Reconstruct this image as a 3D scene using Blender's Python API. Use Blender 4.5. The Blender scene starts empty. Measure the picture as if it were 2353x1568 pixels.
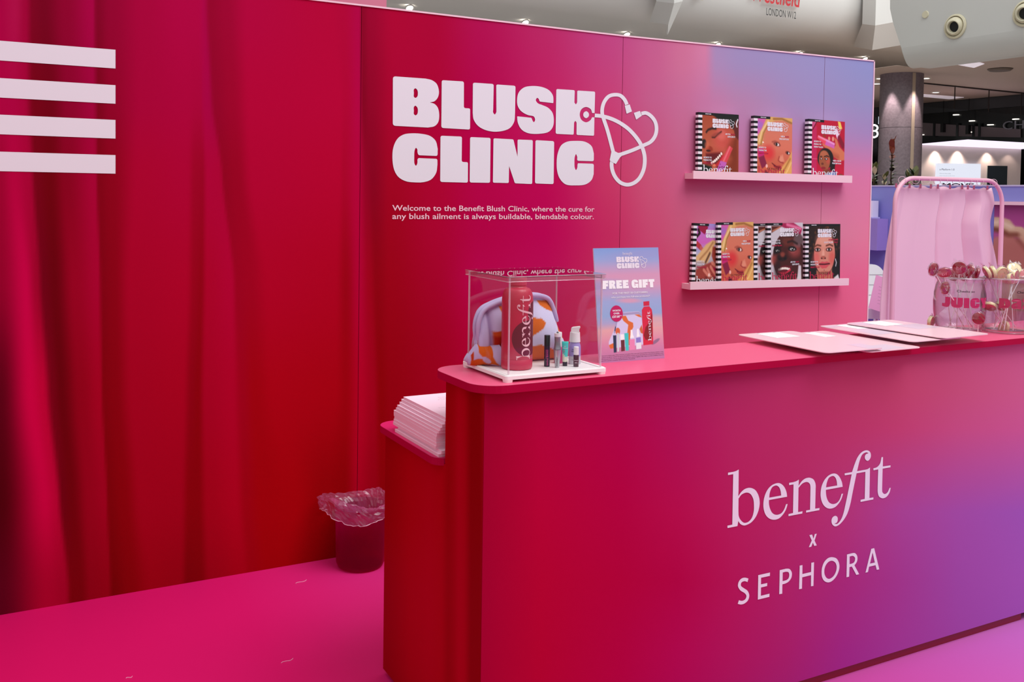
import bpy, bmesh, math, random
import numpy as np
from mathutils import Vector, Matrix
from mathutils.geometry import tessellate_polygon
random.seed(7)
SC = bpy.context.scene
COL = SC.collection

# ------------------------------------------------------------------ camera
FPX, PPY = 2222.5, 523.5
YAW, PIT, ROL = 0.4966, 0.03355, -0.0143
CAM = np.array([0.0, 0.0, 1.5])
def _cam_rows():
    c, s = math.cos(YAW), math.sin(YAW)
    F = np.array([s*math.cos(PIT), c*math.cos(PIT), -math.sin(PIT)])
    R = np.array([c, -s, 0.0]); D = np.cross(F, R)
    cr, sr = math.cos(ROL), math.sin(ROL)
    return np.array([cr*R+sr*D, -sr*R+cr*D, F])
MR = _cam_rows()
cam = bpy.data.cameras.new('camera'); camo = bpy.data.objects.new('camera', cam); COL.objects.link(camo)
rt, dn, fw = MR
camo.matrix_world = Matrix(((rt[0], -dn[0], -fw[0], CAM[0]), (rt[1], -dn[1], -fw[1], CAM[1]), (rt[2], -dn[2], -fw[2], CAM[2]), (0, 0, 0, 1)))
cam.sensor_fit = 'HORIZONTAL'; cam.sensor_width = 36.0; cam.lens = FPX/2353*36.0
cam.shift_y = -(784-PPY)/2353.0; cam.clip_start = 0.05; cam.clip_end = 200
SC.camera = camo

# ------------------------------------------------------------------ world, light, exposure
def lin(c, k=1.0):
    out = []
    for v in c[:3]:
        v = max(0.0, v)/255.0
        v = v/12.92 if v <= 0.04045 else ((v+0.055)/1.055)**2.4
        out.append(min(1.0, v*k))
    return (out[0], out[1], out[2], 1.0)
w = bpy.data.worlds.new('hall_light'); SC.world = w; w.use_nodes = True
_nt = w.node_tree; _bg = _nt.nodes['Background']; _bg.inputs[1].default_value = 1.0
_tcn = _nt.nodes.new('ShaderNodeTexCoord'); _sx = _nt.nodes.new('ShaderNodeSeparateXYZ'); _rp = _nt.nodes.new('ShaderNodeValToRGB'); _mr = _nt.nodes.new('ShaderNodeMapRange')
_mr.inputs[1].default_value = -1; _mr.inputs[2].default_value = 1
_nt.links.new(_tcn.outputs['Generated'], _sx.inputs[0]); _nt.links.new(_sx.outputs[2], _mr.inputs[0]); _nt.links.new(_mr.outputs[0], _rp.inputs[0]); _nt.links.new(_rp.outputs[0], _bg.inputs[0])
for _p, _v in ((0.0, .20), (.48, .26), (.56, .42), (.75, .80), (1.0, 1.0)):      # bright glazed roof above, dimmer hall around
    _e = _rp.color_ramp.elements.new(_p); _e.color = (_v*.90, _v*.985, _v, 1)
_rp.color_ramp.elements.remove(_rp.color_ramp.elements[0]); _rp.color_ramp.elements.remove(_rp.color_ramp.elements[-1])
def area(name, loc, target, sx, sy, power, col=(1, 1, 1)):
    L = bpy.data.lights.new(name, 'AREA'); L.shape = 'RECTANGLE'; L.size = sx; L.size_y = sy; L.energy = power; L.color = col
    o = bpy.data.objects.new(name, L); COL.objects.link(o); o.location = loc
    o.rotation_euler = (Vector(target)-Vector(loc)).to_track_quat('-Z', 'Y').to_euler()
    return o
area('atrium_skylight', (4.2, -0.8, 8.5), (2.4, 2.6, 0.8), 6.0, 5.0, 600, (0.93, 1.0, 0.985))
area('rear_fill_light', (16.0, 9.0, 9.0), (16.0, 15.0, 5.5), 8.0, 4.0, 470, (0.95, 0.98, 1.0))  # unseen fill added to brighten the rear soffit and fascia
SC.view_settings.view_transform = 'Standard'; SC.view_settings.look = 'None'
SC.view_settings.gamma = 1.0; SC.view_settings.use_curve_mapping = False
SC.view_settings.exposure = 0.0

# ------------------------------------------------------------------ measuring helpers
def ray(x, y): return MR.T @ np.array([(x-1176.5)/FPX, (y-PPY)/FPX, 1.0])
def on(x, y, X=None, Y=None, Z=None, D=None):
    d = ray(x, y)
    t = (X/d[0] if X is not None else Y/d[1] if Y is not None else (Z-1.5)/d[2] if Z is not None else D)
    return CAM+d*t
def topix(X, Y, Z):
    P = np.stack([X, Y, Z-1.5], -1) @ MR.T
    return P[..., 0]/P[..., 2]*FPX+1176.5, P[..., 1]/P[..., 2]*FPX+PPY

# ------------------------------------------------------------------ materials
MATS = {}
def mat(name, rgb=(200, 200, 200), rough=0.5, metal=0.0, spec=0.5, k=1.0, emit=None, estr=0.0, coat=0.0, sheen=0.0, bump=None, noise=None):
    if name in MATS: return MATS[name]
    m = bpy.data.materials.new(name); m.use_nodes = True; nt = m.node_tree; b = nt.nodes['Principled BSDF']
    b.inputs['Base Color'].default_value = lin(rgb, k); b.inputs['Roughness'].default_value = rough
    b.inputs['Metallic'].default_value = metal; b.inputs['Specular IOR Level'].default_value = spec
    b.inputs['Coat Weight'].default_value = coat; b.inputs['Sheen Weight'].default_value = sheen
    if emit is not None:
        b.inputs['Emission Color'].default_value = lin(emit); b.inputs['Emission Strength'].default_value = estr
    if noise:
        sc, c2 = noise
        n = nt.nodes.new('ShaderNodeTexNoise'); n.inputs['Scale'].default_value = sc; n.inputs['Detail'].default_value = 6
        tc = nt.nodes.new('ShaderNodeTexCoord'); nt.links.new(tc.outputs['Object'], n.inputs['Vector'])
        r = nt.nodes.new('ShaderNodeValToRGB'); r.color_ramp.elements[0].color = lin(rgb, k); r.color_ramp.elements[1].color = lin(c2, k)
        r.color_ramp.elements[0].position = .35; r.color_ramp.elements[1].position = .65
        nt.links.new(n.outputs[0], r.inputs[0]); nt.links.new(r.outputs[0], b.inputs['Base Color'])
    if bump:
        sc, st = bump
        n = nt.nodes.new('ShaderNodeTexNoise'); n.inputs['Scale'].default_value = sc; n.inputs['Detail'].default_value = 4
        tc = nt.nodes.new('ShaderNodeTexCoord'); nt.links.new(tc.outputs['Object'], n.inputs['Vector'])
        bp = nt.nodes.new('ShaderNodeBump'); bp.inputs['Strength'].default_value = st; bp.inputs['Distance'].default_value = .002
        nt.links.new(n.outputs[0], bp.inputs['Height']); nt.links.new(bp.outputs[0], b.inputs['Normal'])
    MATS[name] = m; return m
def vmat(name, rough=0.5, spec=0.5, coat=0.0, bump=None):
    m = mat(name, (255, 255, 255), rough, spec=spec, coat=coat, bump=bump)
    nt = m.node_tree
    if not any(n.type == 'VERTEX_COLOR' for n in nt.nodes):
        a = nt.nodes.new('ShaderNodeVertexColor'); a.layer_name = 'Col'
        nt.links.new(a.outputs[0], nt.nodes['Principled BSDF'].inputs['Base Color'])
    return m
def clear(name, tint=(1, 1, 1), ior=1.49, rough=0.02, gain=1.0, body=None, bodyw=0.0):
    """clear plastic or glass sheet: see-through with a mirror-like Fresnel surface"""
    if name in MATS: return MATS[name]
    m = bpy.data.materials.new(name); m.use_nodes = True; nt = m.node_tree
    for n in list(nt.nodes): nt.nodes.remove(n)
    o = nt.nodes.new('ShaderNodeOutputMaterial'); mx = nt.nodes.new('ShaderNodeMixShader')
    t = nt.nodes.new('ShaderNodeBsdfTransparent'); t.inputs[0].default_value = (*tint, 1)
    g = nt.nodes.new('ShaderNodeBsdfGlossy'); g.inputs['Roughness'].default_value = rough
    f = nt.nodes.new('ShaderNodeFresnel'); f.inputs[0].default_value = ior
    fac = f.outputs[0]
    # same sheet seen from either side: undo the node's own inversion on back faces
    ge = nt.nodes.new('ShaderNodeNewGeometry'); mi = nt.nodes.new('ShaderNodeMapRange'); mi.inputs[3].default_value = ior; mi.inputs[4].default_value = 1/ior
    nt.links.new(ge.outputs['Backfacing'], mi.inputs[0]); nt.links.new(mi.outputs[0], f.inputs[0])
    if gain != 1.0:
        mm = nt.nodes.new('ShaderNodeMath'); mm.operation = 'MULTIPLY'; mm.use_clamp = True
        mm.inputs[1].default_value = gain; nt.links.new(fac, mm.inputs[0]); fac = mm.outputs[0]
    base = t.outputs[0]
    if body:
        d = nt.nodes.new('ShaderNodeBsdfDiffuse'); d.inputs[0].default_value = lin(body)
        m2 = nt.nodes.new('ShaderNodeMixShader'); m2.inputs[0].default_value = bodyw
        nt.links.new(t.outputs[0], m2.inputs[1]); nt.links.new(d.outputs[0], m2.inputs[2]); base = m2.outputs[0]
    nt.links.new(fac, mx.inputs[0]); nt.links.new(base, mx.inputs[1]); nt.links.new(g.outputs[0], mx.inputs[2])
    nt.links.new(mx.outputs[0], o.inputs[0]); MATS[name] = m; return m

# ------------------------------------------------------------------ object helpers
def link(name, me, m=None, parent=None, loc=None, rot=None):
    o = bpy.data.objects.new(name, me); COL.objects.link(o)
    if m is not None and len(me.materials) == 0: me.materials.append(m)
    if parent is not None: o.parent = parent
    if loc is not None: o.location = loc
    if rot is not None: o.rotation_euler = rot
    return o
def tag(o, label, cat, group=None):
    o['label'] = label; o['category'] = cat
    if group: o['group'] = group
    return o
def struct(o, label=None):
    o['kind'] = 'structure'
    if label: o['label'] = label
    return o
def thing(name, label, cat, loc=(0, 0, 0), rz=0.0, group=None, rot=None):
    o = bpy.data.objects.new(name, None); COL.objects.link(o); o.empty_display_size = .05
    o.location = loc; o.rotation_euler = rot if rot else (0, 0, rz)
    return tag(o, label, cat, group)
def shade(me, on_=True, angle=None):
    for p in me.polygons: p.use_smooth = on_
    if on_ and angle:
        bm = bmesh.new(); bm.from_mesh(me)
        for e in bm.edges:
            if len(e.link_faces) == 2 and e.calc_face_angle(0) > angle: e.smooth = False
        bm.to_mesh(me); bm.free()
    return me
class MB:
    def __init__(s): s.bm = bmesh.new()
    def add(s, verts, faces):
        v = [s.bm.verts.new(p) for p in verts]
        for f in faces:
            try: s.bm.faces.new([v[i] for i in f])
            except ValueError: pass
        return v
    def box(s, c, d, rz=0.0, M=None):
        x, y, z = d[0]/2, d[1]/2, d[2]/2
        vs = [Vector((a*x, b*y, e*z)) for a in (-1, 1) for b in (-1, 1) for e in (-1, 1)]
        R = M if M else Matrix.Rotation(rz, 3, 'Z')
        vs = [R @ v + Vector(c) for v in vs]
        s.add(vs, [(0, 1, 3, 2), (4, 6, 7, 5), (0, 4, 5, 1), (2, 3, 7, 6), (0, 2, 6, 4), (1, 5, 7, 3)]); return s
    def span(s, a, b):
        return s.box([(a[i]+b[i])/2 for i in range(3)], [abs(b[i]-a[i]) for i in range(3)])
    def prism(s, pts, d):
        """closed outline pts (3-D) pushed along vector d"""
        n = len(pts); A = [Vector(p) for p in pts]; B = [p+Vector(d) for p in A]
        v = s.add(A+B, [])
        vs = list(s.bm.verts)[-2*n:]
        try:
            s.bm.faces.new(vs[:n]); s.bm.faces.new(vs[n:][::-1])
        except ValueError: pass
        for i in range(n):
            j = (i+1) % n
            s.bm.faces.new((vs[i], vs[j], vs[n+j], vs[n+i]))
        return s
    def tube(s, path, r, seg=10, closed=False, caps=True):
        P = [Vector(p) for p in path]; n = len(P); rr = r if isinstance(r, (list, tuple)) else [r]*n
        rings = []; up = None
        for i, p in enumerate(P):
            a = P[(i-1) % n] if (closed or i) else P[0]; b = P[(i+1) % n] if (closed or i < n-1) else P[-1]
            t = (b-a).normalized()
            if up is None:
                up = t.orthogonal().normalized()
            up = (up - t*up.dot(t)).normalized(); sd = t.cross(up)
            rings.append([s.bm.verts.new(p+(up*math.cos(q)+sd*math.sin(q))*rr[i]) for q in [2*math.pi*k/seg for k in range(seg)]])
        m = n if closed else n-1
        for i in range(m):
            A = rings[i]; B = rings[(i+1) % n]
            for k in range(seg): s.bm.faces.new((A[k], A[(k+1) % seg], B[(k+1) % seg], B[k]))
        if caps and not closed:
            s.bm.faces.new(rings[0][::-1]); s.bm.faces.new(rings[-1])
        return s
    def lathe(s, prof, seg=32, c=(0, 0, 0), close=False):
        rings = []
        for r, z in prof:
            if r < 1e-6: rings.append([s.bm.verts.new((c[0], c[1], c[2]+z))])
            else: rings.append([s.bm.verts.new((c[0]+r*math.cos(2*math.pi*k/seg), c[1]+r*math.sin(2*math.pi*k/seg), c[2]+z)) for k in range(seg)])
        for i in range(len(rings)-1):
            A, B = rings[i], rings[i+1]
            for k in range(seg):
                j = (k+1) % seg
                if len(A) == 1 and len(B) == 1: continue
                if len(A) == 1: s.bm.faces.new((A[0], B[j], B[k]))
                elif len(B) == 1: s.bm.faces.new((A[k], A[j], B[0]))
                else: s.bm.faces.new((A[k], A[j], B[j], B[k]))
        return s
    def mesh(s, smooth=False, angle=None, bevel=0, bseg=2):
        if bevel:
            bmesh.ops.bevel(s.bm, geom=[e for e in s.bm.edges if len(e.link_faces) == 2 and e.calc_face_angle(0) > .6], offset=bevel, segments=bseg, affect='EDGES', profile=.5)
        bmesh.ops.recalc_face_normals(s.bm, faces=s.bm.faces)
        me = bpy.data.meshes.new('m'); s.bm.to_mesh(me); s.bm.free()
        if smooth: shade(me, True, angle or 0.6)
        return me
    def obj(s, name, m, parent=None, loc=None, rot=None, smooth=False, angle=None, bevel=0, bseg=2):
        me = s.mesh(smooth, angle, bevel, bseg); me.name = name
        return link(name, me, m, parent, loc, rot)
def rrect(w_, h, r, n=5, cx=0, cy=0):
    out = []
    rs = r if isinstance(r, (list, tuple)) else [r]*4
    for (sx, sy, a0, q) in ((1, 1, 0, rs[0]), (-1, 1, 90, rs[1]), (-1, -1, 180, rs[2]), (1, -1, 270, rs[3])):
        for i in range(n+1):
            a = math.radians(a0+90*i/n)
            out.append((cx+sx*(w_/2-q)+q*math.cos(a), cy+sy*(h/2-q)+q*math.sin(a)))
    return out
def decode(s_):
    return [[[tuple(int(v)*1e-4 for v in p.split(',')) for p in c.split(' ')] for c in pl.split(';')] for pl in s_.split('/')]
def flat_mesh(polys, fn, layer=0.0):
    """filled outlines (with holes) in local (x, y); fn maps (x, y, polygon index) to 3-D"""
    V = []; Fc = []
    for k, pl in enumerate(polys):
        loops = [[Vector((x, y, 0)) for x, y in c] for c in pl]
        tri = tessellate_polygon(loops); flatv = [p for c in loops for p in c]
        o = len(V); V += [fn(p.x, p.y, k) for p in flatv]
        for t in tri:
            a, b, c = [flatv[i] for i in t]
            ar = (b.x-a.x)*(c.y-a.y)-(b.y-a.y)*(c.x-a.x)
            Fc.append((o+t[0], o+t[1], o+t[2]) if ar > 0 else (o+t[0], o+t[2], o+t[1]))
    me = bpy.data.meshes.new('flat'); me.from_pydata([tuple(v) for v in V], [], Fc); me.update()
    return me
_tc = {}
def text_tris(txt, bold=0.0):
    """built-in sans letters as triangles, x from 0, cap height 1"""
    k = (txt, bold)
    if k in _tc: return _tc[k]
    cu = bpy.data.curves.new('t', 'FONT'); cu.body = txt; cu.size = 1.0; cu.offset = bold; cu.resolution_u = 3
    o = bpy.data.objects.new('t', cu); COL.objects.link(o)
    dg = bpy.context.evaluated_depsgraph_get(); me = bpy.data.meshes.new_from_object(o.evaluated_get(dg))
    V = np.array([v.co[:2] for v in me.vertices]) if len(me.vertices) else np.zeros((1, 2)); T = [tuple(p.vertices) for p in me.polygons]
    bpy.data.objects.remove(o); bpy.data.curves.remove(cu); bpy.data.meshes.remove(me)
    V[:, 0] -= V[:, 0].min()
    _tc[k] = (V, T); return V, T
def text_mesh(lines, fn):
    """lines: (text, x, y, width, height, bold[, align]); fn maps local (x, y) to 3-D"""
    AV = []; AT = []
    for L in lines:
        txt, x, y, wd, ht, bold = L[:6]; al = L[6] if len(L) > 6 else 'L'
        V, T = text_tris(txt, bold); W = V[:, 0].max(); sx = wd/W if wd else ht/.73
        wd_ = W*sx; x0 = x if al == 'L' else (x-wd_/2 if al == 'C' else x-wd_)
        o = len(AV)
        AV += [fn(x0+p[0]*sx, y+p[1]*ht/.73) for p in V]
        AT += [tuple(o+i for i in t) for t in T]
    me = bpy.data.meshes.new('text'); me.from_pydata([tuple(v) for v in AV], [], AT); me.update(); return me

# heavy block capitals with hairline counters, height 100
BLK = {'F': [[(0,0),(0,100),(75,100),(75,66),(46,66),(46,60),(70,60),(70,30),(46,30),(46,0)]],
 'R': [[(0,0),(0,100),(50,100),(72,96),(82,84),(82,62),(74,50),(66,47),(76,40),(88,0),(48,0),(44,28),(42,28),(42,0)],[(42,74),(42,58),(47,60),(48,70)]],
 'E': [[(0,0),(0,100),(76,100),(76,70),(44,70),(44,64),(70,64),(70,38),(44,38),(44,30),(78,30),(78,0)]],
 'G': [[(90,64),(50,64),(49,74),(45,77),(42,70),(41,50),(42,32),(46,25),(51,30),(52,34),(48,34),(48,52),(90,52),(90,0),(66,0),(62,8),(52,0),(38,-2),(16,4),(3,22),(0,50),(3,78),(16,95),(42,102),(70,98),(86,84)]],
 'I': [[(0,0),(0,100),(42,100),(42,0)]], 'T': [[(18,0),(18,68),(0,68),(0,100),(80,100),(80,68),(62,68),(62,0)]],
 'J': [[(28,100),(70,100),(70,36),(64,12),(46,-1),(20,0),(0,6),(2,36),(16,34),(26,38),(28,46)]],
 'U': [[(0,100),(42,100),(42,30),(45,24),(49,30),(49,100),(90,100),(90,36),(84,12),(66,0),(45,-2),(24,0),(6,12),(0,36)]],
 'C': [[(86,58),(50,58),(49,74),(45,78),(42,70),(41,50),(42,30),(45,22),(49,28),(50,44),(86,44),(82,16),(66,0),(44,-2),(18,4),(3,22),(0,50),(3,78),(18,96),(44,102),(68,98),(82,84)]],
 'Y': [[(0,100),(42,100),(48,66),(54,100),(92,100),(68,38),(68,0),(26,0),(26,38)]],
 'D': [[(0,0),(0,100),(44,100),(72,94),(86,76),(90,50),(86,24),(72,6),(44,0)],[(42,72),(42,28),(47,30),(49,50),(47,70)]],
 'a': [[(2,70),(4,88),(20,99),(44,102),(68,98),(80,84),(82,66),(82,14),(86,0),(50,0),(47,8),(36,-1),(18,-1),(4,8),(0,26),(4,44),(20,56),(42,62),(44,72),(41,78),(38,72),(38,70)],[(44,44),(38,40),(36,28),(40,20),(44,24)]],
 'z': [[(0,0),(0,26),(36,68),(2,68),(2,100),(82,100),(82,76),(46,32),(84,32),(84,0)]]}
def block_text(txt, x, y, width, h, fn):
    tot = 0; pos = []
    for ch in txt:
        if ch == ' ': tot += 30; continue
        pos.append((ch, tot)); tot += max(p[0] for p in BLK[ch][0])+7
    s = width/(tot-7); q = h/100.0; polys = []
    for ch, o in pos:
        gl = []
        for c in BLK[ch]:
            d = []
            for i in range(len(c)):          # subdivide so the letters can bend round a jar
                a, b = c[i], c[(i+1) % len(c)]; n = max(1, int(abs(b[0]-a[0])/14))
                d += [(a[0]+(b[0]-a[0])*k/n, a[1]+(b[1]-a[1])*k/n) for k in range(n)]
            gl.append([(x+(o+p[0])*s, y+p[1]*q) for p in d])
        polys.append(gl)
    return flat_mesh(polys, lambda a, b, k: fn(a, b))

# ------------------------------------------------------------------ print painter (colours of printed pictures)
def _arr(c): return np.array(c, float)
class Canvas:
    def __init__(s, w_, h, bg): s.w, s.h = w_, h; s.a = np.ones((h, w_, 3))*_arr(bg); s.U, s.V = np.meshgrid(np.linspace(0, 1, w_), np.linspace(0, 1, h))
    def blend(s, m, c, al=1.0):
        m = (np.clip(m, 0, 1)*al)[..., None]; s.a = s.a*(1-m)+_arr(c)*m; return s
    def e(s, cx, cy, rx, ry, ang, c, soft=.15, al=1.0):
        a = math.radians(ang); dx = s.U-cx; dy = (s.V-cy)*1.36
        x = (dx*math.cos(a)+dy*math.sin(a))/rx; y = (-dx*math.sin(a)+dy*math.cos(a))/(ry*1.36)
        d = np.sqrt(x*x+y*y); soft = soft if soft > .75 else soft*.7; return s.blend((1-d)/soft+.5, c, al)
    def p(s, pts, c, soft=.02, al=1.0):
        P = np.array(pts, float); ins = np.zeros(s.U.shape, bool); dm = np.full(s.U.shape, 9.0)
        for i in range(len(P)):
            a, b = P[i-1], P[i]
            cond = (a[1] > s.V) != (b[1] > s.V)
            with np.errstate(all='ignore'): xi = (b[0]-a[0])*(s.V-a[1])/(b[1]-a[1]+1e-12)+a[0]
            ins ^= cond & (s.U < xi)
            ab = b-a; t = np.clip(((s.U-a[0])*ab[0]+(s.V-a[1])*ab[1])/(ab@ab+1e-12), 0, 1)
            dm = np.minimum(dm, np.hypot(s.U-a[0]-t*ab[0], s.V-a[1]-t*ab[1]))
        return s.blend(np.where(ins, dm, -dm)/(soft*.7)+.5, c, al)
    def s_(s, pts, wd, c, soft=.012, al=1.0):
        dm = np.full(s.U.shape, 9.0)
        for i in range(1, len(pts)):
            a, b = np.array(pts[i-1]), np.array(pts[i]); ab = b-a
            t = np.clip(((s.U-a[0])*ab[0]+(s.V-a[1])*ab[1])/(ab@ab+1e-12), 0, 1)
            dm = np.minimum(dm, np.hypot(s.U-a[0]-t*ab[0], s.V-a[1]-t*ab[1]))
        return s.blend((wd/2-dm)/(soft*.7)+.5, c, al)
    def g(s, stops, ax=1):
        q = s.V if ax else s.U; k = [t[0] for t in stops]
        s.a = np.stack([np.interp(q, k, [t[1][i] for t in stops]) for i in range(3)], -1); return s
def s2l(a):
    a = np.clip(a, 0, 255)/255.0
    return np.where(a <= .04045, a/12.92, ((a+.055)/1.055)**2.4)
def grid_mesh(P, C, k=1.0, flip=False):
    """P: (h, w, 3) positions, C: (h, w, 3) sRGB print colours"""
    h, w_ = P.shape[:2]; me = bpy.data.meshes.new('grid')
    idx = np.arange(h*w_).reshape(h, w_)
    q = np.stack([idx[:-1, :-1], idx[1:, :-1], idx[1:, 1:], idx[:-1, 1:]], -1).reshape(-1, 4)
    if flip: q = q[:, ::-1]
    me.from_pydata(P.reshape(-1, 3).tolist(), [], q.tolist())
    set_col(me, np.clip(s2l(C.reshape(-1, 3))*k, 0, 1)); me.update(); return me
def set_col(me, c):
    a = me.color_attributes.new('Col', 'FLOAT_COLOR', 'POINT')
    a.data.foreach_set('color', np.concatenate([c, np.ones((len(c), 1))], 1).astype(np.float32).ravel())

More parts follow.
